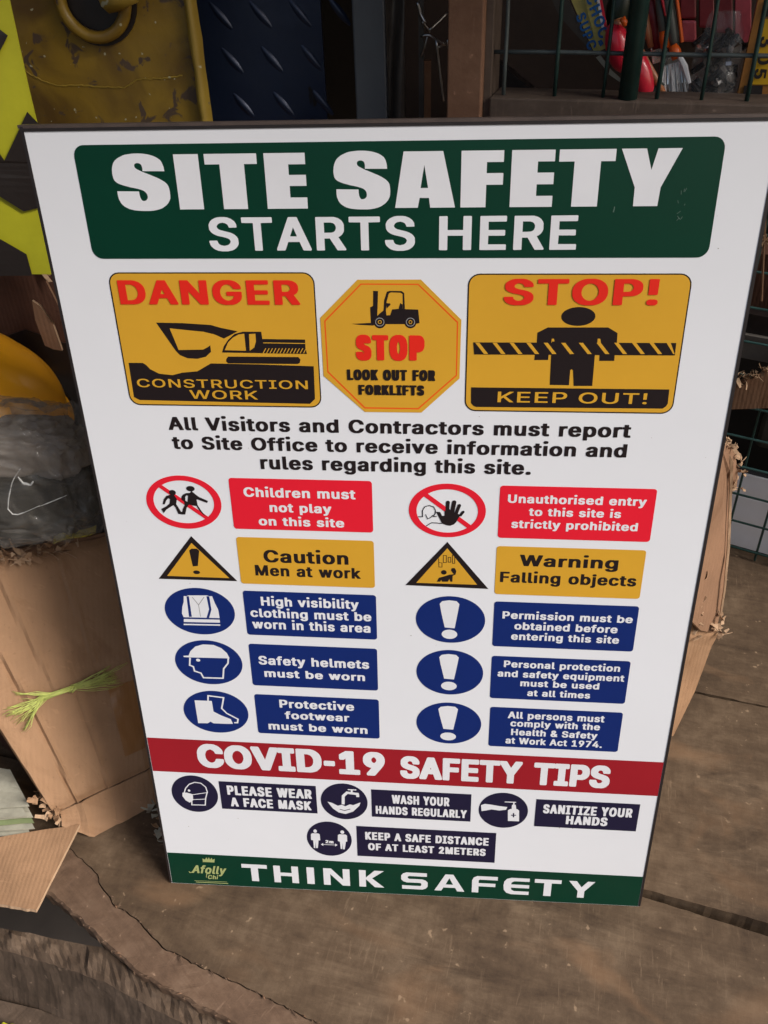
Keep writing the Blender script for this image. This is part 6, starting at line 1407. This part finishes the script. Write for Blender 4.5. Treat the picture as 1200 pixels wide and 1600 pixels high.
# two glue sachet cards hanging at a slant
g1 = empty('glue_card_strip', (0.4891, 0.3877, 0.8999), 'pair of slanting yellow cards with blue letters behind the window mesh', 'cards')
at3('card', [(0.4608, 0.3963, 0.9556), (0.4742, 0.3932, 0.9556), (0.5024, 0.3867, 0.9102), (0.4922, 0.3890, 0.9020)], VN, .002, 'card_yellow', g1)
at3('card', [(0.4745, 0.3911, 0.9558), (0.4907, 0.3873, 0.9557), (0.5024, 0.3846, 0.9228), (0.5026, 0.3846, 0.9116), (0.5035, 0.3844, 0.9093), (0.4946, 0.3864, 0.9058), (0.4923, 0.3870, 0.9103)], VN, .002, 'card_yellow', g1)
at3('card_edge', [(0.4437, 0.3992, 0.9536), (0.4582, 0.3959, 0.9557), (0.4916, 0.3882, 0.9010), (0.4887, 0.3888, 0.9044), (0.4532, 0.3970, 0.9370)], VN, .002, 'strip_grey', g1)
at3('stripe', [(0.4887, 0.3863, 0.9558), (0.4911, 0.3857, 0.9558), (0.5023, 0.3831, 0.9219), (0.5011, 0.3834, 0.9174), (0.4974, 0.3843, 0.9275)], VN, .001, 'red_plastic', g1)
at3('stripe', [(0.4863, 0.3863, 0.9559), (0.4887, 0.3858, 0.9559), (0.4974, 0.3838, 0.9275), (0.4961, 0.3841, 0.9230)], VN, .001, 'sheet_white', g1)
_a, _b = Vector((0.4786, 0.3881, 0.9494)), Vector((0.4887, 0.3857, 0.9286))
_u = (_b - _a).normalized()
letters('lettering', 'CHOC', Vector((0.4764, 0.3891, 0.9537)), _u, _u.cross(VN), .0105, 'card_blue', g1, .85)
_a, _b = Vector((0.4693, 0.3902, 0.9396)), Vector((0.4800, 0.3878, 0.9184))
_u = (_b - _a).normalized()
letters('lettering', 'SUPC', Vector((0.4692, 0.3928, 0.9371)), _u, _u.cross(VN), .0095, 'card_blue', g1, .85)
at3('card_dot', [(0.4927, 0.3848, 0.9151), (0.4962, 0.3840, 0.9163), (0.4985, 0.3835, 0.9129), (0.4957, 0.3841, 0.9100)], VN, .0008, 'card_blue', g1)

# pale tags below the cards
o = at3('pale_tag', [(0.4921, 0.3819, 0.9007), (0.4961, 0.3810, 0.9030), (0.5047, 0.3790, 0.8934), (0.5025, 0.3795, 0.8904)], VN, .002, 'paper_grey'); tag(o, 'upper pale grey tag hanging below the yellow cards', 'tag')
o = at3('pale_tag', [(0.5066, 0.3775, 0.8912), (0.5189, 0.3747, 0.8815), (0.5174, 0.3750, 0.8791), (0.5060, 0.3776, 0.8860)], VN, .002, 'paper_grey'); tag(o, 'lower pale tag beside the thick dark mesh rod', 'tag')

# red two-lobed tool handle with dark grip
def lobe(mb, c, ax, r0, r1, k, nu=14, nv=10):
    c, ax = Vector(c), Vector(ax).normalized()
    u_ = ax.cross(Vector((0.2, 1, 0.1))).normalized()
    v_ = ax.cross(u_)
    mb.grid(lambda s, t: c + ax * r1 * math.cos(math.pi * t) + (u_ * math.cos(2 * math.pi * s) + v_ * math.sin(2 * math.pi * s)) * r0 * math.sin(math.pi * max(.001, min(.999, t))), nu, nv, k)
rh = empty('red_tool', (0.5249, 0.3692, 0.8962), 'red bulbous tool handles with black ends behind the thick mesh rod', 'tool')
b = MB(); lobe(b, (0.5124, 0.3772, 0.9101), Vector((0.5063, 0.3735, 0.9241)) - Vector((0.5174, 0.3709, 0.8937)), .0125, .024, 'red_plastic'); cpart(b, 'handle', rh, smooth=True)
b = MB(); lobe(b, (0.5365, 0.3665, 0.8866), Vector((0.5294, 0.3681, 0.9030)) - Vector((0.5438, 0.3648, 0.8698)), .0115, .026, 'red_plastic'); cpart(b, 'handle', rh, smooth=True)
b = MB(); lobe(b, (0.5126, 0.3977, 0.9412), (0.1, 0, 1), .013, .028, 'green_plastic'); cpart(b, 'grip', rh, smooth=True)
b = MB(); b.tube([(0.5382, 0.3682, 0.8682), (0.5457, 0.3664, 0.8672), (0.5533, 0.3647, 0.8732), (0.5571, 0.3638, 0.8803)], [.006, .008, .006, .004], 'green_plastic', 10); cpart(b, 'end_cap', rh, smooth=True)
b = MB(); b.tube([(0.5075, 0.3783, 0.9345), (0.5095, 0.3779, 0.9279), (0.5154, 0.3765, 0.9246)], [.006, .005, .003], 'tan_handle', 8); cpart(b, 'nozzle', rh, smooth=True)
b = MB(); b.tube([(0.5111, 0.3672, 0.9367), (0.5155, 0.3662, 0.9302)], .0032, 'orange_plastic', 8); cpart(b, 'nozzle_tip', rh, smooth=True)
b = MB(); lobe(b, (0.5619, 0.3812, 0.8546), VD, .02, .028, 'red_plastic'); o = b.build('red_ball', smooth=True); tag(o, 'rounded red plastic thing low behind the brush bristles', 'tool')

def brush(loc, hp, hr, hk, neck, bristle, label, tip=None):
    e = empty('paint_brush', loc, label, 'paint brush', 'paint brushes behind the mesh')
    mb = MB(); mb.tube(hp, hr, hk, 10); cpart(mb, 'handle', e, smooth=True)
    if neck:
        at3('ferrule', neck, VN, .010, 'steel', e)
    if bristle:
        at3('bristles', bristle, VN, .007, 'bristle', e)
    if tip:
        mb = MB(); mb.tube(tip, [.0042, .0056, .0052], 'orange_plastic', 10); cpart(mb, 'collar', e, smooth=True)
    return e
brush((0.5700, 0.3690, 0.9067), [(0.5507, 0.3756, 0.9574), (0.5575, 0.3740, 0.9393), (0.5645, 0.3724, 0.9175), (0.5668, 0.3718, 0.9108)], [.0042, .0052, .005, .004], 'grey_rubber', [(0.5640, 0.3684, 0.9046), (0.5709, 0.3668, 0.9058), (0.5747, 0.3659, 0.8969), (0.5568, 0.3700, 0.8897), (0.5564, 0.3701, 0.8920)], [(0.5546, 0.3716, 0.8895), (0.5715, 0.3677, 0.8995), (0.5843, 0.3647, 0.8797), (0.5853, 0.3645, 0.8562), (0.5659, 0.3690, 0.8556), (0.5537, 0.3718, 0.8791)], 'wide silver bristled brush with grey and orange handle behind the mesh', [(0.5638, 0.3705, 0.9122), (0.5670, 0.3697, 0.9066), (0.5698, 0.3691, 0.9005)])
brush((0.5529, 0.3730, 0.9177), [(0.5445, 0.3811, 0.9571), (0.5516, 0.3794, 0.9335), (0.5565, 0.3783, 0.9169)], [.0036, .0045, .004], 'grey_rubber', [(0.5531, 0.3791, 0.9079), (0.5601, 0.3775, 0.9091), (0.5646, 0.3764, 0.8955), (0.5578, 0.3780, 0.8931)], None, 'slim grey brush handle with orange collar beside the widest brush', [(0.5545, 0.3767, 0.9238), (0.5567, 0.3762, 0.9172), (0.5591, 0.3757, 0.9094)])
brush((0.5375, 0.3765, 0.9175), [(0.5283, 0.3889, 0.9569), (0.5350, 0.3874, 0.9385), (0.5410, 0.3860, 0.9219), (0.5459, 0.3849, 0.9084)], [.0035, .0045, .004, .003], 'tan_handle', None, None, 'slim tan brush handle right of the thick mesh rod')
brush((0.5458, 0.3746, 0.9176), [(0.5379, 0.3908, 0.9565), (0.5455, 0.3891, 0.9326), (0.5494, 0.3882, 0.9181), (0.5523, 0.3875, 0.9068)], [.005, .0062, .005, .004], 'maroon', [(0.5459, 0.3890, 0.9090), (0.5554, 0.3868, 0.9103), (0.5601, 0.3857, 0.8954), (0.5507, 0.3879, 0.8930)], None, 'maroon brush handle between the tan and grey handles')
b = MB(); b.tube([(0.5590, 0.3695, 0.9577), (0.5662, 0.3679, 0.9344), (0.5718, 0.3666, 0.9148)], .0016, 'orange_plastic', 6); b.tube([(0.5462, 0.3745, 0.9576), (0.5502, 0.3736, 0.9470), (0.5540, 0.3727, 0.9374)], .0018, 'red_plastic', 6); o = b.build('orange_strap'); tag(o, 'narrow orange edge strip beside the widest brush handle', 'strip', kind=None)
b = MB(); b.tube([(0.5288, 0.3683, 0.9165), (0.5395, 0.3658, 0.8998), (0.5517, 0.3630, 0.8817), (0.5624, 0.3605, 0.8668)], [.002, .0026, .0036, .003], 'tan_handle', 8); o = b.build('orange_stick', smooth=True); tag(o, 'thin orange stick slanting in front of the silver bristles', 'stick')
b = MB()
rnd = random.Random(2)
for i in range(70):
    t = rnd.random()
    a_ = Vector((0.5573, 0.3689, 0.8933)).lerp(Vector((0.5747, 0.3649, 0.8993)), t)
    c_ = Vector((0.5582, 0.3666, 0.8610)).lerp(Vector((0.5883, 0.3597, 0.8618)), t * .85 + rnd.random() * .15)
    b.tube([a_, a_.lerp(c_, .5) + VN * rnd.uniform(-.004, .002), c_], rnd.uniform(.0003, .0009), 'bristle' if i % 4 else 'steel', 4)
b.tube([(0.5703, 0.3618, 0.9032), (0.5765, 0.3604, 0.8942), (0.5831, 0.3588, 0.8795)], [.0022, .003, .002], 'sheet_white', 6)  # white tube drawn as the highlight along the brush edge
o = b.build('loose_bristles'); tag(o, 'spread pale bristles and painted edge highlight of the widest brush', 'bristles', kind='stuff')

# dark red packets at the back
tag(at3('red_packet', [(0.5758, 0.4293, 0.9526), (0.5914, 0.4257, 0.9525), (0.5957, 0.4247, 0.9278), (0.5798, 0.4283, 0.9278)], VN, .02, 'maroon', bevel=.002), 'upper dark red packet right of the grey brush handle', 'packet', 'red packets at the back of the tool shelf')
tag(at3('red_packet', [(0.5812, 0.4280, 0.9266), (0.5959, 0.4246, 0.9267), (0.5993, 0.4239, 0.9070), (0.5845, 0.4273, 0.9069)], VN, .02, 'pink_pack', bevel=.002), 'lower pink packet right of the grey brush handle', 'packet', 'red packets at the back of the tool shelf')
tag(at3('red_packet', [(0.5938, 0.4251, 0.9525), (0.6081, 0.4218, 0.9524), (0.6141, 0.4204, 0.9199), (0.5995, 0.4238, 0.9198)], VN, .02, 'maroon', bevel=.002), 'dark red packet above the left side of the bolt bag', 'packet', 'red packets at the back of the tool shelf')
tag(at3('red_packet', [(0.6099, 0.4214, 0.9524), (0.6253, 0.4179, 0.9524), (0.6324, 0.4162, 0.9154), (0.6168, 0.4198, 0.9153)], VN, .02, 'maroon', bevel=.002), 'dark red packet above the right side of the bolt bag', 'packet', 'red packets at the back of the tool shelf')
tag(at3('red_packet', [(0.6270, 0.4175, 0.9524), (0.6422, 0.4139, 0.9523), (0.6519, 0.4117, 0.9052), (0.6363, 0.4153, 0.9051)], VN, .02, 'pink_pack', bevel=.002), 'faded pink packet left of the spirit level', 'packet', 'red packets at the back of the tool shelf')
# plastic bag of bolts
bb = empty('bolt_bag', (0.6101, 0.3495, 0.8604), 'clear plastic bag of dark steel bolts standing on the window sill', 'bag')
b = MB()
rnd = random.Random(9)
for i in range(46):
    c = Vector((0.6077, 0.3603, 0.8857)) + VD * rnd.uniform(-.021, .021) + Vector((0, 0, rnd.uniform(-.036, .034))) + VN * rnd.uniform(-.008, .01)
    d = Vector((rnd.uniform(-1, 1), rnd.uniform(-.5, .5), rnd.uniform(-1, 1))).normalized()
    b.tube([c - d * .008, c + d * .008], .0027, 'bolt_dark', 6)
    b.tube([c + d * .008, c + d * .0115], .0052, 'wire_steel' if i % 2 == 0 else 'bolt_dark', 6)
cpart(b, 'bolts', bb)['kind'] = 'stuff'
b = MB()
cB = Vector((0.6058, 0.3556, 0.8899))
def f_bb(s, t):
    a = 2 * math.pi * s
    zz = 0.052 - .104 * t
    wx = .0225 * (1 - .45 * max(0, 1 - t * 3.2)) * (1 if t < .97 else .6)
    p = cB + VD * math.cos(a) * wx + VN * math.sin(a) * wx * .55 + Vector((0, 0, zz))
    return p + VD * .004 * nz((s * 8, t * 9, 0)) + VN * .004 * nz((s * 9, t * 8, 5))
b.grid(f_bb, 36, 30, 'bolt_bag')
cpart(b, 'bag', bb, smooth=True)

# spirit level
lv = empty('spirit_level', (0.6402, 0.3323, 0.8631), 'yellow and amber spirit level standing at the right end of the window sill', 'level')
at3('body', [(0.6288, 0.3411, 0.9574), (0.6571, 0.3346, 0.9573), (0.6759, 0.3302, 0.8629), (0.6276, 0.3414, 0.8616), (0.6271, 0.3415, 0.8702)], VN, .014, 'level_wood', lv)
at3('tape_panel', [(0.6373, 0.3376, 0.9361), (0.6519, 0.3342, 0.9361), (0.6551, 0.3335, 0.8813), (0.6343, 0.3383, 0.8809)], VN, .001, 'level_yellow', lv)
at3('vial_window', [(0.6310, 0.3385, 0.8798), (0.6473, 0.3348, 0.8801), (0.6488, 0.3344, 0.8677), (0.6317, 0.3384, 0.8673)], VN, .001, 'black_sheet', lv)
at3('vial_window', [(0.6346, 0.3377, 0.9505), (0.6453, 0.3352, 0.9505), (0.6469, 0.3349, 0.9382), (0.6345, 0.3377, 0.9382)], VN, .001, 'black_sheet', lv)
_u = (Vector((0.6383, 0.3327, 0.8884)) - Vector((0.6376, 0.3329, 0.9209))).normalized()
for ch, (x, y) in zip('355', ((1187,62), (1183,88), (1178,112))):
    pass
letters('lettering', '3', (0.6363, 0.3363, 0.9231), _u, _u.cross(VN), .011, 'black_sheet', lv)
letters('lettering', '0', (0.6377, 0.3360, 0.9087), _u, _u.cross(VN), .011, 'black_sheet', lv)
letters('lettering', '5', (0.6370, 0.3361, 0.8962), _u, _u.cross(VN), .011, 'black_sheet', lv)

# ================================================================== right side strip behind the sign
GV = Vector((0.8969, -0.4423, 0.0000))
GN = Vector((0.4423, 0.8969, 0.0000))
G0 = Vector((0.8800, 0.7199, 0.0000))
lc = empty('lower_cage', (G0.x, G0.y, 0.002), 'dark wire mesh cage standing at the back right of the counter', 'cage')
def gpt(a, z, off=0):
    p = G0 + GV * a + GN * off
    return Vector((p.x, p.y, z))
for i in range(-6, 10):
    b = MB(); a_ = -0.002 + i * 0.058
    b.tube([gpt(a_, .002, .004), gpt(a_, .35, .004), gpt(a_, .75, .004)], .0022, 'mesh_green', 6)
    cpart(b, 'wire', lc)
for i in range(0, 13):
    b = MB(); z = 0.022 + i * 0.058
    b.tube([gpt(-.4, z, 0), gpt(.2, z, 0), gpt(.6, z, 0)], .0022, 'mesh_green' if i < 3 else 'mesh_teal', 6)
    cpart(b, 'wire', lc)
zt = (0.9001, 0.7100, 0.1667)[2]
tw_ = empty('white_tiled_panel', gpt(0, .002, .03), 'white tiled panel with dark joints behind the lower mesh at right', 'panel')
b = MB()
def gbox(mb, a0, a1, o0, o1, z0, z1, k):
    p = [gpt(a0, 0, o0), gpt(a1, 0, o0), gpt(a1, 0, o1), gpt(a0, 0, o1)]
    vs = [Vector((q.x, q.y, z)) for z in (z0, z1) for q in p]
    mb.add(vs, [(3, 2, 1, 0), (4, 5, 6, 7), (0, 1, 5, 4), (1, 2, 6, 5), (2, 3, 7, 6), (3, 0, 4, 7)], k)
gbox(b, -.4, .6, .034, .04, .002, zt + .004, 'grout')
cpart(b, 'backing', tw_)
zr = [.003, .060, .118, zt]
for j in range(3):
    for i in range(-2, 4):
        b = MB()
        gbox(b, i * .105 - .02, i * .105 + .080, .029, .0338, zr[j] + .002, zr[j + 1] - .002, 'tile_white')
        cpart(b, 'tile', tw_, bevel=.0008)
b = MB(); gbox(b, -.4, .6, .20, .21, .002, 1.0, 'dark_wall'); tag(b.build('dark_recess_sheet'), 'dark sheet standing in for the shaded recess behind the lower cage at right', 'board')  # dark sheet set in for the shade of the recess
b = MB(); gbox(b, -.4, .6, .02, .10, (0.8622, 0.7510, 0.3896)[2], (0.8543, 0.7549, 0.4305)[2], 'grey_plank'); tag(b.build('shelf_plank'), 'grey shelf plank beyond the right edge of the sign', 'plank')
b = MB(); gbox(b, -.1, .6, .03, .09, (0.8574, 0.7645, 0.4285)[2], (0.8506, 0.7678, 0.4631)[2], 'black_sheet'); tag(b.build('black_case'), 'low black case lying on the grey shelf plank at right', 'case', )
b = MB(); gbox(b, -.3, .6, .06, .12, (0.8606, 0.7964, 0.4534)[2], (0.8412, 0.8060, 0.5534)[2], 'card_dark'); tag(b.build('brown_carton'), 'dark brown carton above the black case at right', 'carton')
tc_ = empty('torn_board', (0.8501, 0.7012, 0.3827), 'brown cardboard strip with a torn pale top edge at the right frame border', 'cardboard')
at3('sheet', [(0.8098, 0.7211, 0.3533), (0.8258, 0.7132, 0.3670), (0.8350, 0.7086, 0.3765), (0.8467, 0.7029, 0.3818), (0.8569, 0.6979, 0.3937), (0.8752, 0.6888, 0.4119), (0.9095, 0.6719, 0.4315), (1.0802, 0.5877, 0.4930), (1.1079, 0.5741, 0.3966), (0.9274, 0.6631, 0.3499), (0.8168, 0.7176, 0.3138)], GN, .006, 'card_mid', tc_, 'card_pale')
b = MB(); shards(b, [GQ for GQ in [(0.8254, 0.7089, 0.3739), (0.8319, 0.7057, 0.3780), (0.8384, 0.7025, 0.3820), (0.8465, 0.6985, 0.3864), (0.8537, 0.6950, 0.3951), (0.8594, 0.6922, 0.4023)]], 'card_pale', size=(.006, .016), n=5, seed=21); cpart(b, 'torn_edge', tc_)['kind'] = 'stuff'
b = MB(); gbox(b, .0, .6, .04, .08, (0.9013, 0.7540, 0.2161)[2], (0.8869, 0.7611, 0.2903)[2], 'olive_cloth'); tag(b.build('grey_bundle', bevel=.01), 'dull grey bundle behind the right mesh under the torn cardboard', 'bundle')
b = MB(); rnd = random.Random(31)
for i in range(26):
    c = Vector((0.7071, 0.4000, 0.7088)); d = Vector((rnd.uniform(-1, 1), rnd.uniform(-1, .3), rnd.uniform(-1, 1))).normalized() * rnd.uniform(.006, .016)
    b.tube([c, c + d * .6 + Vector((0, 0, rnd.uniform(-.004, .004))), c + d], .0005, 'card_pale', 4)
b.tube([(0.6997, 0.4000, 0.7412), (0.7057, 0.4000, 0.7088), (0.7191, 0.4000, 0.6362)], .0016, 'card_mid', 6)
tag(b.build('frayed_string'), 'frayed pale string knotted beside the upper right edge of the sign', 'string')

# ================================================================== left pile: carton, hard hat, bag
dc = empty('dark_carton', (-0.3316, 0.4200, 0.2261), 'dark brown open carton under the warning banner at left', 'carton')
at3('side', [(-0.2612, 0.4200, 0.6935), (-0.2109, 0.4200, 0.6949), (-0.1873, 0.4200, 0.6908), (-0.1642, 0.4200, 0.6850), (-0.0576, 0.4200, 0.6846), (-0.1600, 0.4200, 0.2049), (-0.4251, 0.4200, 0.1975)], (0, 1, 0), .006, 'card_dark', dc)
at3('inside', [(-0.3184, 0.4185, 0.5181), (-0.2459, 0.4185, 0.5770), (-0.2073, 0.4185, 0.5890), (-0.1600, 0.4185, 0.5700), (-0.0804, 0.4185, 0.5758), (-0.1592, 0.4185, 0.2062), (-0.4240, 0.4185, 0.1988)], (0, 1, 0), .001, 'black_sheet', dc)  # black sheet in place of the shade inside the open carton
at3('flap', [(-0.1724, 0.3900, 0.6402), (-0.1643, 0.3900, 0.6335), (-0.1538, 0.3900, 0.6104), (-0.1510, 0.3900, 0.5724), (-0.1617, 0.3900, 0.5742), (-0.1722, 0.3900, 0.5795), (-0.1754, 0.3900, 0.6147)], (0, 1, 0), .004, 'card_mid', dc, 'card_pale')
at3('flap', [(-0.1597, 0.3850, 0.6957), (-0.1417, 0.3850, 0.6972), (-0.1451, 0.3850, 0.6669), (-0.1335, 0.3850, 0.6169), (-0.1485, 0.3850, 0.6169), (-0.1565, 0.3850, 0.6547)], (0, 1, 0), .004, 'card_dark', dc, 'card_mid')
b = MB(); shards(b, [(-0.1685, 0.3800, 0.6967), (-0.1632, 0.3800, 0.6928), (-0.1532, 0.3800, 0.6943), (-0.1444, 0.3800, 0.6974), (-0.1457, 0.3800, 0.6809), (-0.1413, 0.3800, 0.6911)], 'card_mid', size=(.006, .02), n=4, seed=23); cpart(b, 'torn_edge', dc)['kind'] = 'stuff'

hh = empty('hard_hat', (-0.2400, 0.3100, 0.5346), 'orange-yellow hard hat lying on the plastic bag at the left edge', 'hard hat', rot=(R(6), R(20), 0))
HX = .108
b = MB()
b.grid(lambda s, t: (HX * math.cos(2 * math.pi * s) * math.cos(t * math.pi / 2 * .999), .10 * math.sin(2 * math.pi * s) * math.cos(t * math.pi / 2 * .999), .088 * math.sin(t * math.pi / 2) + .005 * math.exp(-((math.cos(2 * math.pi * s) * math.cos(t * 1.57)) / .12) ** 2) * math.sin(t * 1.57)), 60, 22, 'hat_orange')
b.build('shell', hh, smooth=True)
b = MB()
b.grid(lambda s, t: ((HX - .002 + .012 * t) * math.cos(2 * math.pi * s), (.098 + (.012 + .03 * max(0, -math.sin(2 * math.pi * s)) ** 2) * t) * math.sin(2 * math.pi * s), .001 - .007 * t), 60, 4, 'hat_orange')
b.build('brim', hh, smooth=True)
b = MB()
P_ = [((HX + .0105) * math.cos(R(a)), (.098 + .012 + .03 * max(0, -math.sin(R(a))) ** 2) * math.sin(R(a)), -.0065) for a in range(0, 361, 6)]
b.tube(P_, .0025, 'black_sheet', 6)
b.build('rim', hh, smooth=True)

pb_ = empty('plastic_bag', (-0.1500, 0.2000, 0.4227), 'crumpled clear plastic bag of grey work gear on top of the cardboard bundle', 'bag')
cP = Vector((-0.1378, 0.2000, 0.5087))
def blob(c, rx, ry, rz, amp, fr, seed, mb, k, nu=64, nv=40, sx=0.75):
    def f(s, t):
        a, q = 2 * math.pi * s, math.pi * t
        d = Vector((math.cos(a) * math.sin(q), math.sin(a) * math.sin(q), math.cos(q)))
        e = Vector([math.copysign(abs(w_) ** sx, w_) for w_ in d])
        n1 = noise.noise(d * fr + Vector((seed, 0, 0)))
        n2 = 1 - abs(noise.noise(d * fr * 2.3 + Vector((seed, 7, 0)))) * 2
        n3 = 1 - abs(noise.noise(d * fr * 5 + Vector((seed, 3, 9)))) * 2
        m_ = 1 + amp * (n1 * 1.2 + n2 * .5 + n3 * .22)
        return c + Vector((e.x * rx, e.y * ry, e.z * rz)) * m_
    mb.grid(f, nu, nv, k)
b = MB(); blob(cP, .083, .052, .076, .17, 2.2, 3, b, 'bag_plastic', 170, 130, .62); cpart(b, 'film', pb_, smooth=True)
b = MB(); blob(Vector((-0.1563, 0.2250, 0.5243)), .080, .034, .030, .16, 2.6, 8, b, 'grey_cloth', 90, 50, .6); cpart(b, 'contents', pb_, smooth=True)
b = MB(); blob(Vector((-0.1518, 0.2150, 0.4674)), .074, .036, .040, .18, 2.4, 12, b, 'olive_cloth', 90, 50, .6); cpart(b, 'contents', pb_, smooth=True)
for pts, r in (([(-0.1023, 0.1350, 0.5568), (-0.1152, 0.1350, 0.5418), (-0.1257, 0.1350, 0.5207), (-0.1323, 0.1350, 0.5034), (-0.1277, 0.1350, 0.4939), (-0.1129, 0.1350, 0.4995), (-0.0944, 0.1350, 0.5085)], .0008), ([(-0.1095, 0.1370, 0.5447), (-0.1061, 0.1370, 0.5365), (-0.0982, 0.1370, 0.5342), (-0.0940, 0.1370, 0.5392)], .0016), ([(-0.0982, 0.1380, 0.5046), (-0.0817, 0.1380, 0.5118), (-0.0621, 0.1380, 0.5207)], .0006)):  # pale tubes drawn for the glints on the bag film
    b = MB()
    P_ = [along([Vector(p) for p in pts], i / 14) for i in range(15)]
    b.tube(P_, [r * (.25 + .75 * math.sin(math.pi * (i + .5) / 15)) * (1 + .4 * nz((i * 1.3, r * 900, 0))) for i in range(15)], 'bag_glint', 6)
    cpart(b, 'glint', pb_, smooth=True)
b = MB(); b.sheet(lambda u, v: Vector((-0.1525, 0.2400, 0.3840)).lerp(Vector((-0.0948, 0.2450, 0.4002)), u) + Vector((0, -.006 * v, -.006 * v + .002 * math.sin(u * 6))), 10, 4, (0, 0, .002), 'yellow_cloth'); tag(b.build('yellow_rag'), 'thin yellow edge of cloth under the plastic bag', 'cloth')

# camera stays last to be checked against the sign
